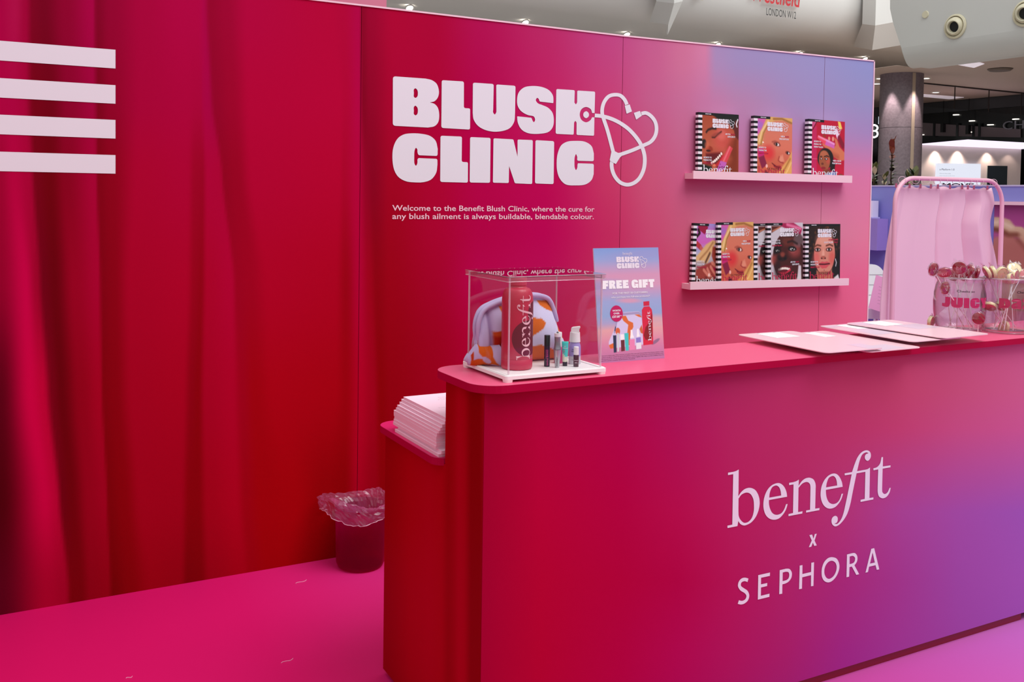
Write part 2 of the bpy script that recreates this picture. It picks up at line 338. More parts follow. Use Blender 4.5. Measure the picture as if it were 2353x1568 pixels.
# ------------------------------------------------------------------ lettering outlines (0.1 mm)
LOGO_BLUSH='7,2359 14,2409 37,2445 75,2467 128,2474 1481,2478 1538,2471 1596,2465 1653,2459 1709,2449 1763,2434 1814,2413 1866,2388 1914,2359 1958,2325 1996,2286 2031,2231 2059,2167 2081,2097 2096,2028 2103,1963 2103,1913 2098,1863 2088,1815 2073,1768 2054,1725 2032,1685 2004,1646 1973,1610 1939,1578 1902,1551 1863,1532 1820,1518 1775,1507 1729,1498 1685,1487 1730,1478 1775,1470 1821,1462 1864,1451 1904,1434 1941,1410 1975,1383 2007,1351 2036,1316 2060,1278 2084,1225 2102,1166 2116,1103 2124,1038 2129,975 2129,912 2125,846 2117,782 2102,721 2081,666 2057,624 2028,586 1994,551 1957,520 1915,493 1862,470 1802,455 1737,443 1672,433 1609,420 146,423 92,431 53,452 30,488 22,539;1018,2039 1036,2035 1056,2024 1076,2008 1093,1989 1107,1970 1118,1948 1125,1924 1130,1897 1133,1870 1134,1844 1134,1815 1132,1785 1128,1754 1121,1726 1110,1703 1098,1685 1082,1669 1065,1655 1047,1644 1030,1640 1014,1641 997,1646 980,1656 966,1668 954,1681 947,1705 945,1734 948,1767 951,1800 953,1832 951,1864 947,1897 944,1929 944,1959 951,1983 961,1999 973,2014 988,2026 1003,2035;1027,1309 1045,1305 1065,1293 1084,1276 1102,1257 1116,1237 1127,1215 1134,1190 1139,1164 1142,1137 1143,1110 1143,1082 1141,1051 1137,1021 1130,993 1119,969 1107,952 1091,935 1074,921 1056,911 1039,907 1023,909 1005,918 988,930 974,945 963,961 956,984 955,1011 957,1040 960,1071 961,1101 959,1132 955,1165 953,1197 953,1227 959,1252 969,1268 982,1283 996,1296 1012,1305/2226,2384 2232,2420 2248,2446 2277,2461 2316,2467 3181,2478 3222,2473 3251,2457 3268,2432 3274,2395 3284,1417 3290,1381 3307,1355 3337,1340 3377,1335 3508,1337 3543,1333 3568,1320 3583,1298 3589,1267 3595,506 3590,470 3572,443 3543,428 3502,423 2335,431 2290,438 2257,456 2238,485 2231,527/3706,2376 3712,2413 3729,2439 3758,2455 3799,2461 4626,2468 4668,2463 4697,2447 4715,2421 4721,2384 4711,1352 4709,1327 4706,1302 4703,1277 4703,1252 4708,1230 4719,1208 4735,1184 4754,1162 4774,1147 4791,1142 4808,1150 4824,1167 4840,1190 4854,1215 4864,1239 4870,1262 4872,1286 4871,1311 4870,1336 4870,1361 4847,2385 4851,2416 4866,2439 4892,2453 4928,2458 5714,2462 5757,2457 5787,2441 5805,2415 5811,2377 5804,1215 5800,1145 5799,1074 5796,1004 5787,935 5768,869 5737,802 5699,736 5653,672 5598,614 5535,563 5443,513 5335,472 5218,439 5098,414 4982,397 4871,386 4758,383 4646,387 4537,399 4433,416 4338,439 4244,468 4154,503 4070,544 3996,590 3937,637 3883,691 3836,748 3796,808 3764,868 3744,923 3733,980 3726,1037 3721,1096 3714,1153/7778,1846 7777,1829 7769,1817 7756,1810 7736,1809 7108,1836 7080,1841 7058,1851 7042,1867 7031,1890 7041,1860 7037,1882 7032,1903 7025,1923 7015,1941 7001,1956 6985,1971 6966,1984 6948,1992 6932,1994 6914,1985 6894,1968 6877,1946 6864,1922 6858,1899 6864,1872 6880,1842 6903,1811 6931,1783 6962,1759 7002,1739 7049,1724 7101,1712 7155,1701 7208,1686 7268,1668 7331,1650 7394,1631 7455,1608 7512,1580 7566,1545 7618,1505 7666,1462 7709,1415 7744,1364 7772,1305 7792,1241 7806,1174 7814,1106 7819,1041 7819,980 7817,919 7809,859 7795,800 7774,745 7747,691 7713,639 7672,590 7625,545 7569,507 7483,467 7381,438 7269,415 7154,399 7042,386 6929,376 6811,371 6695,371 6584,379 6482,394 6405,414 6333,438 6265,467 6203,501 6147,541 6098,588 6054,642 6017,700 5985,761 5958,821 5941,878 5930,937 5923,997 5917,1057 5916,1078 5916,1095 5922,1106 5935,1113 5953,1115 6604,1089 6628,1085 6647,1077 6662,1063 6672,1044 6662,1070 6667,1053 6672,1035 6679,1018 6687,1001 6701,977 6718,950 6736,924 6754,905 6771,899 6787,905 6803,922 6819,944 6831,969 6837,992 6836,1023 6828,1058 6814,1093 6793,1125 6767,1151 6722,1170 6664,1178 6599,1183 6532,1188 6468,1200 6399,1221 6328,1246 6258,1274 6192,1307 6134,1343 6087,1380 6044,1420 6006,1463 5973,1509 5946,1557 5925,1609 5911,1665 5902,1723 5898,1783 5898,1842 5901,1907 5910,1974 5923,2041 5944,2106 5973,2166 6010,2222 6056,2275 6109,2325 6166,2369 6226,2407 6292,2437 6362,2460 6437,2477 6515,2491 6595,2502 6694,2512 6800,2518 6909,2519 7016,2514 7118,2504 7208,2489 7298,2470 7385,2445 7465,2415 7535,2378 7590,2341 7640,2298 7683,2252 7720,2201 7749,2147 7768,2086 7776,2018 7778,1948 7778,1877/7923,2387 7928,2418 7943,2441 7970,2455 8006,2459 8834,2466 8868,2462 8892,2450 8907,2429 8911,2401 8903,1905 8919,1886 8934,1865 8949,1846 8964,1831 8979,1826 8993,1833 9007,1849 9021,1870 9034,1893 9048,1913 9045,2399 9050,2425 9063,2444 9085,2455 9116,2460 9947,2470 9982,2466 10007,2454 10021,2434 10026,2404 10015,1477 9880,1470 9867,1506 9856,1542 9845,1578 9828,1611 9804,1640 9764,1669 9713,1695 9657,1716 9599,1729 9544,1732 9490,1724 9434,1705 9379,1679 9330,1647 9290,1612 9258,1569 9233,1519 9216,1465 9206,1410 9204,1358 9209,1310 9222,1260 9241,1212 9267,1168 9299,1131 9341,1098 9392,1069 9448,1046 9505,1031 9558,1027 9608,1035 9660,1054 9711,1080 9756,1109 9795,1139 9819,1164 9837,1191 9853,1219 9867,1248 9883,1277 10011,1276 10009,483 10004,456 9991,437 9968,426 9937,422 9116,422 9085,426 9063,437 9050,456 9045,482 9039,985 9024,1002 9010,1022 8995,1040 8981,1053 8967,1058 8953,1052 8940,1037 8927,1018 8915,997 8902,979 8894,485 8889,459 8876,440 8853,429 8823,425 8010,424 7973,428 7947,442 7931,464 7925,496/9548,1536 9573,1534 9600,1526 9626,1513 9649,1498 9668,1482 9682,1466 9694,1447 9702,1426 9708,1405 9710,1385 9709,1364 9704,1342 9696,1321 9686,1301 9672,1283 9654,1265 9631,1247 9606,1232 9579,1222 9554,1217 9529,1219 9503,1227 9477,1240 9454,1255 9435,1271 9421,1287 9409,1306 9401,1327 9395,1348 9393,1368 9394,1389 9399,1410 9407,1432 9417,1452 9431,1470 9449,1488 9472,1505 9497,1520 9523,1531/2073,-692 2068,-726 2051,-751 2024,-765 1987,-770 1258,-766 1223,-761 1195,-748 1174,-726 1161,-695 1142,-625 1141,-604 1142,-582 1142,-561 1140,-540 1135,-522 1126,-506 1113,-489 1099,-473 1085,-463 1073,-460 1061,-467 1049,-482 1037,-503 1027,-527 1018,-552 1008,-598 1003,-653 1000,-714 1000,-776 1000,-835 999,-897 998,-962 1000,-1026 1005,-1084 1017,-1130 1027,-1153 1040,-1175 1054,-1194 1069,-1207 1082,-1211 1095,-1204 1109,-1187 1122,-1164 1133,-1138 1142,-1114 1147,-1086 1149,-1055 1148,-1023 1146,-991 1146,-959 1163,-923 1174,-907 1187,-895 1204,-889 1224,-886 1983,-892 2020,-897 2047,-912 2063,-936 2069,-971 2071,-1140 2063,-1209 2058,-1278 2052,-1347 2040,-1415 2019,-1479 1987,-1544 1948,-1608 1902,-1669 1851,-1724 1796,-1770 1736,-1807 1672,-1836 1603,-1859 1531,-1878 1459,-1894 1379,-1906 1295,-1914 1210,-1916 1124,-1916 1040,-1915 956,-1912 870,-1909 785,-1902 703,-1890 625,-1871 552,-1847 481,-1818 413,-1783 350,-1744 294,-1699 244,-1649 201,-1593 162,-1532 129,-1466 100,-1398 72,-1310 51,-1215 36,-1115 26,-1015 21,-917 19,-823 21,-729 28,-636 42,-545 62,-458 88,-379 120,-300 158,-225 201,-156 249,-95 295,-50 347,-10 402,25 460,56 520,82 586,103 656,118 728,129 802,136 877,143 963,149 1053,151 1144,151 1234,148 1322,141 1405,134 1487,124 1568,111 1645,93 1716,68 1776,38 1833,3 1886,-36 1933,-80 1973,-129 2005,-188 2027,-253 2044,-323 2059,-394 2077,-463/2198,10 2204,50 2223,78 2254,95 2298,101 3126,103 3164,99 3192,84 3208,59 3213,25 3214,-910 3219,-945 3236,-970 3263,-985 3302,-991 3443,-993 3475,-998 3498,-1010 3512,-1031 3516,-1060 3522,-1801 3517,-1836 3500,-1861 3473,-1876 3434,-1880 2309,-1875 2265,-1869 2234,-1851 2215,-1823 2209,-1783/3604,22 3609,57 3625,82 3653,96 3692,101 4511,102 4550,97 4579,82 4596,57 4601,22 4607,-1788 4601,-1823 4584,-1849 4556,-1864 4517,-1869 3699,-1871 3661,-1866 3633,-1851 3616,-1827 3611,-1792/4746,29 4750,57 4764,77 4787,88 4818,92 5680,85 5708,82 5730,72 5746,55 5757,32 5965,-683 5953,22 5957,51 5971,71 5994,84 6027,88 6659,91 6692,87 6716,75 6730,54 6735,26 6737,-1816 6732,-1845 6718,-1865 6694,-1877 6661,-1881 5910,-1867 5881,-1863 5858,-1853 5840,-1837 5828,-1814 5545,-1102 5539,-1796 5535,-1824 5521,-1844 5497,-1856 5465,-1860 4818,-1859 4786,-1855 4764,-1843 4750,-1823 4746,-1795/6872,16 6877,51 6895,76 6924,91 6965,96 7756,88 7798,82 7828,66 7846,41 7852,5 7860,-1783 7854,-1819 7836,-1844 7806,-1859 7765,-1864 6976,-1855 6935,-1849 6906,-1834 6888,-1808 6882,-1772/10019,-677 10014,-714 9995,-740 9965,-756 9921,-762 9179,-765 9145,-761 9120,-748 9106,-727 9102,-698 9105,-589 9091,-560 9077,-527 9063,-496 9049,-473 9036,-464 9022,-473 9007,-495 8993,-526 8981,-560 8971,-593 8963,-637 8958,-686 8956,-738 8956,-791 8957,-842 8958,-894 8959,-947 8963,-1000 8970,-1048 8981,-1091 8992,-1118 9006,-1147 9020,-1171 9036,-1189 9050,-1195 9064,-1187 9079,-1168 9093,-1142 9105,-1113 9114,-1087 9120,-1062 9122,-1035 9123,-1008 9123,-981 9124,-954 9133,-917 9139,-901 9151,-889 9166,-882 9186,-880 9923,-879 9967,-884 9998,-900 10017,-926 10024,-963 10025,-1366 10005,-1421 9988,-1478 9969,-1534 9944,-1587 9911,-1637 9863,-1686 9806,-1733 9741,-1776 9671,-1813 9596,-1844 9498,-1870 9389,-1887 9273,-1897 9157,-1901 9044,-1904 8931,-1906 8814,-1908 8700,-1903 8592,-1890 8496,-1864 8420,-1827 8351,-1779 8287,-1725 8231,-1666 8182,-1606 8142,-1546 8109,-1483 8083,-1418 8060,-1349 8041,-1279 8024,-1198 8013,-1113 8006,-1026 8003,-938 8003,-853 8005,-773 8011,-692 8020,-613 8033,-534 8053,-457 8078,-379 8106,-300 8141,-222 8182,-151 8231,-89 8282,-43 8339,-3 8402,32 8468,62 8537,87 8615,108 8698,123 8785,133 8874,139 8965,143 9073,149 9187,152 9303,152 9415,143 9517,125 9600,100 9681,69 9756,32 9823,-12 9879,-62 9920,-119 9949,-183 9970,-253 9990,-324 10013,-392'
LOGO_STETH='10023,1281 10098,1279 10172,1278 10244,1277 10318,1273 10404,1266 10491,1258 10579,1247 10669,1232 10776,1211 10886,1185 10997,1156 11105,1123 11207,1088 11308,1050 11407,1008 11506,962 11610,910 11713,856 11813,797 11912,734 12019,655 12126,569 12229,478 12325,386 12408,300 12485,213 12554,125 12616,35 12669,-59 12716,-158 12755,-257 12786,-353 12805,-434 12818,-513 12824,-593 12825,-676 12821,-773 12810,-873 12791,-973 12763,-1069 12720,-1172 12667,-1278 12604,-1376 12536,-1460 12471,-1522 12398,-1578 12321,-1626 12242,-1665 12164,-1693 12081,-1714 11999,-1727 11920,-1730 11839,-1723 11755,-1706 11672,-1681 11598,-1648 11526,-1605 11457,-1551 11392,-1488 11335,-1424 11286,-1359 11243,-1289 11207,-1218 11177,-1146 11155,-1074 11139,-999 11129,-927 11126,-866 11128,-838 11134,-811 11142,-780 11150,-746 10941,-716 10934,-748 10925,-781 10917,-821 10913,-869 10917,-944 10928,-1027 10947,-1114 10973,-1198 11007,-1282 11049,-1365 11099,-1447 11157,-1524 11225,-1600 11301,-1673 11387,-1741 11483,-1799 11583,-1843 11690,-1876 11801,-1899 11913,-1909 12024,-1904 12133,-1888 12240,-1860 12341,-1823 12443,-1775 12539,-1715 12629,-1645 12712,-1567 12794,-1465 12866,-1352 12927,-1234 12975,-1117 13008,-1005 13030,-892 13042,-782 13046,-676 13045,-583 13038,-492 13023,-402 13001,-309 12968,-203 12924,-94 12873,15 12813,119 12744,220 12667,317 12584,411 12496,502 12394,599 12285,695 12170,787 12055,871 11947,941 11838,1004 11729,1062 11619,1116 11514,1164 11407,1209 11300,1250 11189,1288 11074,1323 10955,1354 10837,1381 10723,1404 10624,1419 10527,1431 10434,1440 10344,1447 10263,1451 10185,1453 10111,1454 10036,1455/11927,2011 11897,2065 11868,2120 11833,2180 11788,2239 11730,2298 11663,2357 11585,2411 11496,2453 11400,2477 11302,2487 11206,2486 11113,2479 11021,2466 10925,2444 10831,2413 10741,2368 10657,2308 10585,2238 10522,2163 10470,2086 10425,2005 10390,1919 10363,1834 10344,1751 10334,1676 10330,1603 10333,1530 10342,1457 10359,1385 10383,1316 10411,1250 10440,1178 10487,1068 10540,950 10596,823 10652,685 10735,462 10821,210 10910,-54 10999,-313 11196,-264 11107,-4 11018,261 10930,515 10846,742 10788,884 10730,1014 10677,1132 10632,1240 10602,1311 10576,1374 10555,1432 10541,1489 10534,1549 10532,1610 10535,1671 10544,1733 10560,1805 10583,1879 10612,1950 10648,2016 10692,2079 10743,2140 10797,2193 10853,2234 10911,2262 10980,2284 11054,2301 11129,2311 11204,2317 11279,2318 11348,2311 11405,2297 11460,2270 11516,2231 11570,2183 11618,2134 11651,2091 11679,2043 11707,1989 11737,1934/12705,1508 12770,1524 12831,1541 12879,1551 12916,1553 12971,1542 13034,1519 13101,1486 13164,1448 13232,1399 13297,1341 13355,1277 13401,1212 13436,1142 13462,1064 13478,984 13485,904 13482,824 13469,743 13447,663 13416,589 13374,520 13322,453 13261,390 13195,335 13116,288 13023,247 12914,205 12796,159 12641,94 12477,27 12306,-40 12133,-105 11935,-173 11729,-239 11520,-305 11312,-371 11382,-529 11590,-464 11800,-398 12009,-331 12212,-262 12391,-196 12566,-127 12733,-60 12887,5 13002,50 13115,93 13227,143 13332,206 13420,277 13496,356 13561,440 13614,527 13654,621 13682,718 13697,817 13700,914 13692,1011 13672,1108 13640,1203 13595,1293 13537,1376 13466,1454 13387,1524 13304,1584 13225,1632 13139,1673 13047,1706 12950,1724 12859,1722 12780,1706 12715,1688 12654,1673/11709,1914 11990,1992 12120,1690 12123,1678 12120,1668 12113,1659 12100,1652 11851,1551 11837,1547 11827,1549 11818,1554 11813,1565/12249,1577 12245,1588 12248,1598 12255,1606 12269,1612 12560,1707 12575,1709 12587,1708 12597,1702 12604,1692 12703,1489 12410,1301 12397,1295 12387,1294 12378,1299 12371,1309/10994,-258 11178,-252 11378,-330 11530,-308 11555,-495 11493,-531 11270,-838 11261,-847 11250,-852 11238,-852 11225,-848 10930,-714 10918,-707 10910,-698 10906,-687 10907,-675'
LOGO_BENEFIT='-13,1592 181,1592 203,1594 225,1596 247,1599 269,1601 290,1605 310,1610 330,1616 348,1623 367,1629 387,1636 398,1019 393,852 413,873 433,895 453,917 474,938 497,957 525,976 555,994 586,1010 619,1024 653,1034 686,1041 721,1045 756,1047 792,1046 828,1041 867,1032 908,1019 949,1002 988,982 1022,960 1055,932 1085,901 1111,866 1135,830 1156,794 1175,757 1190,718 1203,679 1212,640 1218,600 1222,556 1222,512 1218,467 1211,423 1201,380 1187,334 1169,288 1147,243 1122,200 1095,160 1065,126 1032,93 996,62 960,36 922,13 892,-2 860,-14 828,-23 796,-31 764,-37 738,-41 713,-44 688,-46 662,-46 637,-42 611,-36 584,-26 557,-15 532,-1 509,14 487,32 468,53 450,75 433,98 414,120 387,-23 17,-24 7,47 191,50 183,1524 -11,1522;405,780 426,802 446,824 466,846 489,865 515,881 549,895 587,906 627,914 667,918 704,917 735,912 765,903 795,892 823,877 849,860 878,835 905,803 928,769 949,732 966,697 979,660 988,623 994,584 998,546 1001,507 1003,465 1005,423 1004,380 1001,338 994,298 985,261 973,223 959,187 941,154 919,124 896,101 869,79 840,60 809,45 778,35 750,29 721,27 692,27 662,30 635,38 607,51 579,69 552,91 527,114 505,137 486,159 469,183 454,207 442,232 431,258 423,287 418,316 416,347 414,377 411,407/2305,575 2300,603 2296,631 2291,659 2285,688 2276,717 2263,750 2247,783 2230,817 2209,849 2187,880 2163,907 2137,933 2109,958 2080,980 2050,998 2025,1011 1999,1021 1972,1029 1945,1034 1916,1038 1878,1040 1838,1038 1797,1034 1757,1026 1719,1017 1680,1002 1642,985 1607,964 1573,941 1542,915 1511,884 1483,850 1458,812 1436,773 1417,734 1401,692 1388,649 1378,605 1371,561 1367,517 1366,477 1367,436 1371,396 1379,355 1389,316 1402,277 1418,237 1437,199 1459,162 1484,128 1510,100 1538,73 1569,48 1602,25 1635,6 1670,-10 1706,-24 1743,-35 1781,-43 1818,-49 1855,-52 1892,-52 1929,-49 1965,-44 2000,-36 2036,-22 2070,-3 2103,19 2134,42 2163,66 2189,91 2214,117 2236,144 2257,172 2275,201 2290,230 2303,259 2313,289 2323,320 2334,350 2270,355 2256,323 2241,291 2227,259 2211,228 2192,200 2173,177 2153,155 2130,135 2106,117 2078,104 2046,93 2009,86 1971,83 1933,82 1896,86 1864,93 1832,104 1801,118 1772,134 1746,152 1720,175 1698,202 1677,231 1659,262 1643,292 1628,322 1615,354 1605,387 1596,418 1589,449 1585,475 1583,500 1583,525 1583,549 1582,574;1591,645 1594,675 1596,705 1598,735 1603,765 1611,794 1623,827 1639,861 1657,893 1679,922 1705,944 1732,957 1763,967 1797,974 1830,976 1860,973 1884,966 1908,955 1931,941 1952,925 1970,909 1986,890 2000,869 2012,847 2022,824 2031,800 2041,771 2048,740 2053,709 2058,677 2064,645/2374,986 2543,985 2566,988 2590,990 2614,992 2638,995 2661,999 2682,1005 2703,1011 2724,1018 2744,1026 2765,1033 2764,846 2787,871 2810,896 2832,920 2856,943 2883,964 2910,982 2939,998 2970,1013 3002,1025 3035,1034 3067,1039 3102,1042 3137,1042 3173,1040 3207,1035 3240,1026 3274,1014 3307,1000 3338,984 3365,966 3387,946 3405,924 3421,900 3435,876 3447,853 3456,831 3462,809 3467,788 3470,767 3473,747 3474,730 3474,715 3473,700 3473,685 3472,670 3474,47 3658,40 3651,-24 3096,-21 3102,45 3261,42 3255,724 3251,746 3248,768 3245,790 3240,810 3231,830 3220,845 3207,860 3192,874 3176,886 3160,896 3144,904 3127,910 3110,915 3092,918 3073,920 3044,921 3013,918 2981,913 2949,906 2919,896 2886,879 2854,857 2823,833 2792,807 2761,783 2768,42 2948,42 2941,-26 2381,-24 2379,39 2560,45 2553,916 2376,916/4626,568 4621,595 4616,622 4611,648 4604,675 4595,703 4580,737 4563,771 4544,806 4522,841 4498,872 4476,900 4451,926 4425,951 4397,974 4368,993 4342,1006 4314,1018 4284,1027 4254,1033 4224,1037 4186,1038 4146,1036 4106,1030 4066,1021 4029,1010 3991,994 3954,975 3920,953 3887,929 3856,903 3826,872 3798,838 3772,802 3750,764 3731,725 3715,683 3703,637 3694,591 3688,544 3686,500 3686,462 3687,425 3692,389 3699,353 3710,316 3724,276 3742,235 3763,195 3786,156 3813,121 3838,93 3866,67 3895,43 3926,22 3958,3 3989,-11 4020,-24 4053,-33 4086,-41 4120,-46 4158,-48 4199,-48 4239,-44 4279,-38 4315,-28 4351,-15 4384,2 4416,23 4445,44 4473,67 4499,90 4524,114 4546,140 4567,167 4586,195 4602,224 4616,255 4628,286 4640,318 4652,349 4589,354 4573,318 4559,280 4544,244 4526,210 4505,180 4485,158 4462,137 4438,119 4411,104 4383,92 4352,85 4318,80 4282,78 4247,79 4213,84 4181,92 4148,105 4116,120 4086,138 4059,157 4033,183 4010,212 3990,244 3972,276 3957,308 3944,337 3935,368 3927,398 3921,427 3916,455 3913,479 3911,501 3909,523 3908,545 3907,567;3909,644 3915,673 3919,702 3924,731 3930,760 3940,788 3953,820 3967,852 3985,883 4006,911 4032,932 4061,946 4096,956 4132,963 4168,965 4200,962 4223,955 4245,944 4265,930 4284,914 4300,898 4316,878 4329,857 4340,834 4349,810 4358,786 4366,758 4372,730 4377,700 4381,671 4386,642/4700,981 5020,982 5040,1028 5060,1074 5080,1120 5101,1166 5123,1211 5147,1256 5170,1302 5196,1347 5223,1390 5255,1429 5286,1462 5320,1493 5357,1522 5396,1547 5437,1566 5477,1580 5520,1591 5564,1598 5607,1600 5647,1598 5680,1591 5712,1581 5742,1567 5769,1552 5792,1534 5810,1513 5824,1488 5835,1461 5841,1435 5844,1410 5844,1389 5840,1368 5834,1348 5824,1330 5812,1313 5796,1296 5776,1280 5754,1266 5731,1256 5708,1253 5686,1257 5661,1267 5637,1281 5616,1297 5599,1313 5587,1330 5578,1350 5573,1371 5571,1391 5572,1408 5576,1423 5583,1436 5592,1449 5603,1460 5617,1470 5636,1479 5659,1485 5684,1489 5709,1494 5734,1499 5713,1507 5692,1515 5670,1524 5649,1530 5626,1533 5594,1532 5560,1526 5525,1517 5492,1504 5463,1488 5434,1463 5411,1432 5390,1397 5371,1358 5352,1317 5328,1258 5306,1192 5285,1122 5264,1052 5243,983 5600,982 5624,983 5648,984 5672,985 5695,987 5718,991 5739,997 5759,1004 5779,1013 5798,1021 5818,1029 5829,49 6010,46 6006,-21 5433,-20 5435,47 5618,50 5614,916 5223,915 5190,789 5156,660 5123,533 5092,412 5064,302 5046,230 5032,164 5017,102 5002,41 4983,-21 4962,-83 4939,-146 4914,-207 4886,-265 4855,-319 4824,-362 4790,-403 4754,-441 4717,-477 4678,-509 4644,-535 4609,-560 4573,-582 4536,-600 4499,-615 4467,-624 4435,-631 4402,-636 4370,-636 4340,-632 4314,-623 4289,-610 4264,-593 4243,-575 4224,-557 4210,-537 4198,-516 4189,-495 4183,-472 4180,-451 4180,-428 4184,-404 4191,-380 4202,-359 4217,-341 4236,-327 4261,-315 4288,-306 4315,-301 4340,-302 4360,-307 4381,-316 4401,-328 4419,-342 4433,-357 4443,-375 4449,-395 4451,-417 4450,-439 4448,-458 4443,-474 4437,-489 4429,-504 4418,-516 4405,-526 4388,-533 4368,-537 4346,-539 4324,-541 4303,-544 4328,-550 4354,-557 4379,-564 4404,-568 4429,-568 4462,-558 4496,-539 4528,-516 4558,-489 4585,-462 4609,-433 4630,-402 4648,-368 4665,-332 4682,-294 4702,-242 4720,-188 4737,-129 4754,-64 4774,9 4815,158 4860,335 4909,527 4959,724 5007,912 4702,919/5972,982 6003,984 6034,985 6064,987 6094,990 6122,997 6154,1009 6185,1025 6214,1044 6240,1066 6263,1090 6284,1125 6299,1166 6310,1210 6320,1256 6332,1299 6400,1291 6400,989 6760,982 6755,920 6395,918 6397,257 6400,236 6402,214 6404,192 6410,171 6420,152 6435,135 6454,118 6475,103 6498,91 6520,84 6543,82 6568,85 6594,92 6618,102 6640,114 6665,134 6686,161 6706,192 6725,224 6744,254 6794,247 6784,215 6776,183 6767,151 6755,120 6739,92 6717,64 6691,37 6662,12 6630,-10 6597,-26 6566,-35 6532,-42 6497,-46 6462,-46 6428,-42 6393,-33 6358,-20 6324,-3 6293,16 6268,36 6247,61 6231,89 6219,119 6210,150 6202,181 6195,220 6192,261 6191,303 6190,345 6189,387 6193,921 5977,919'
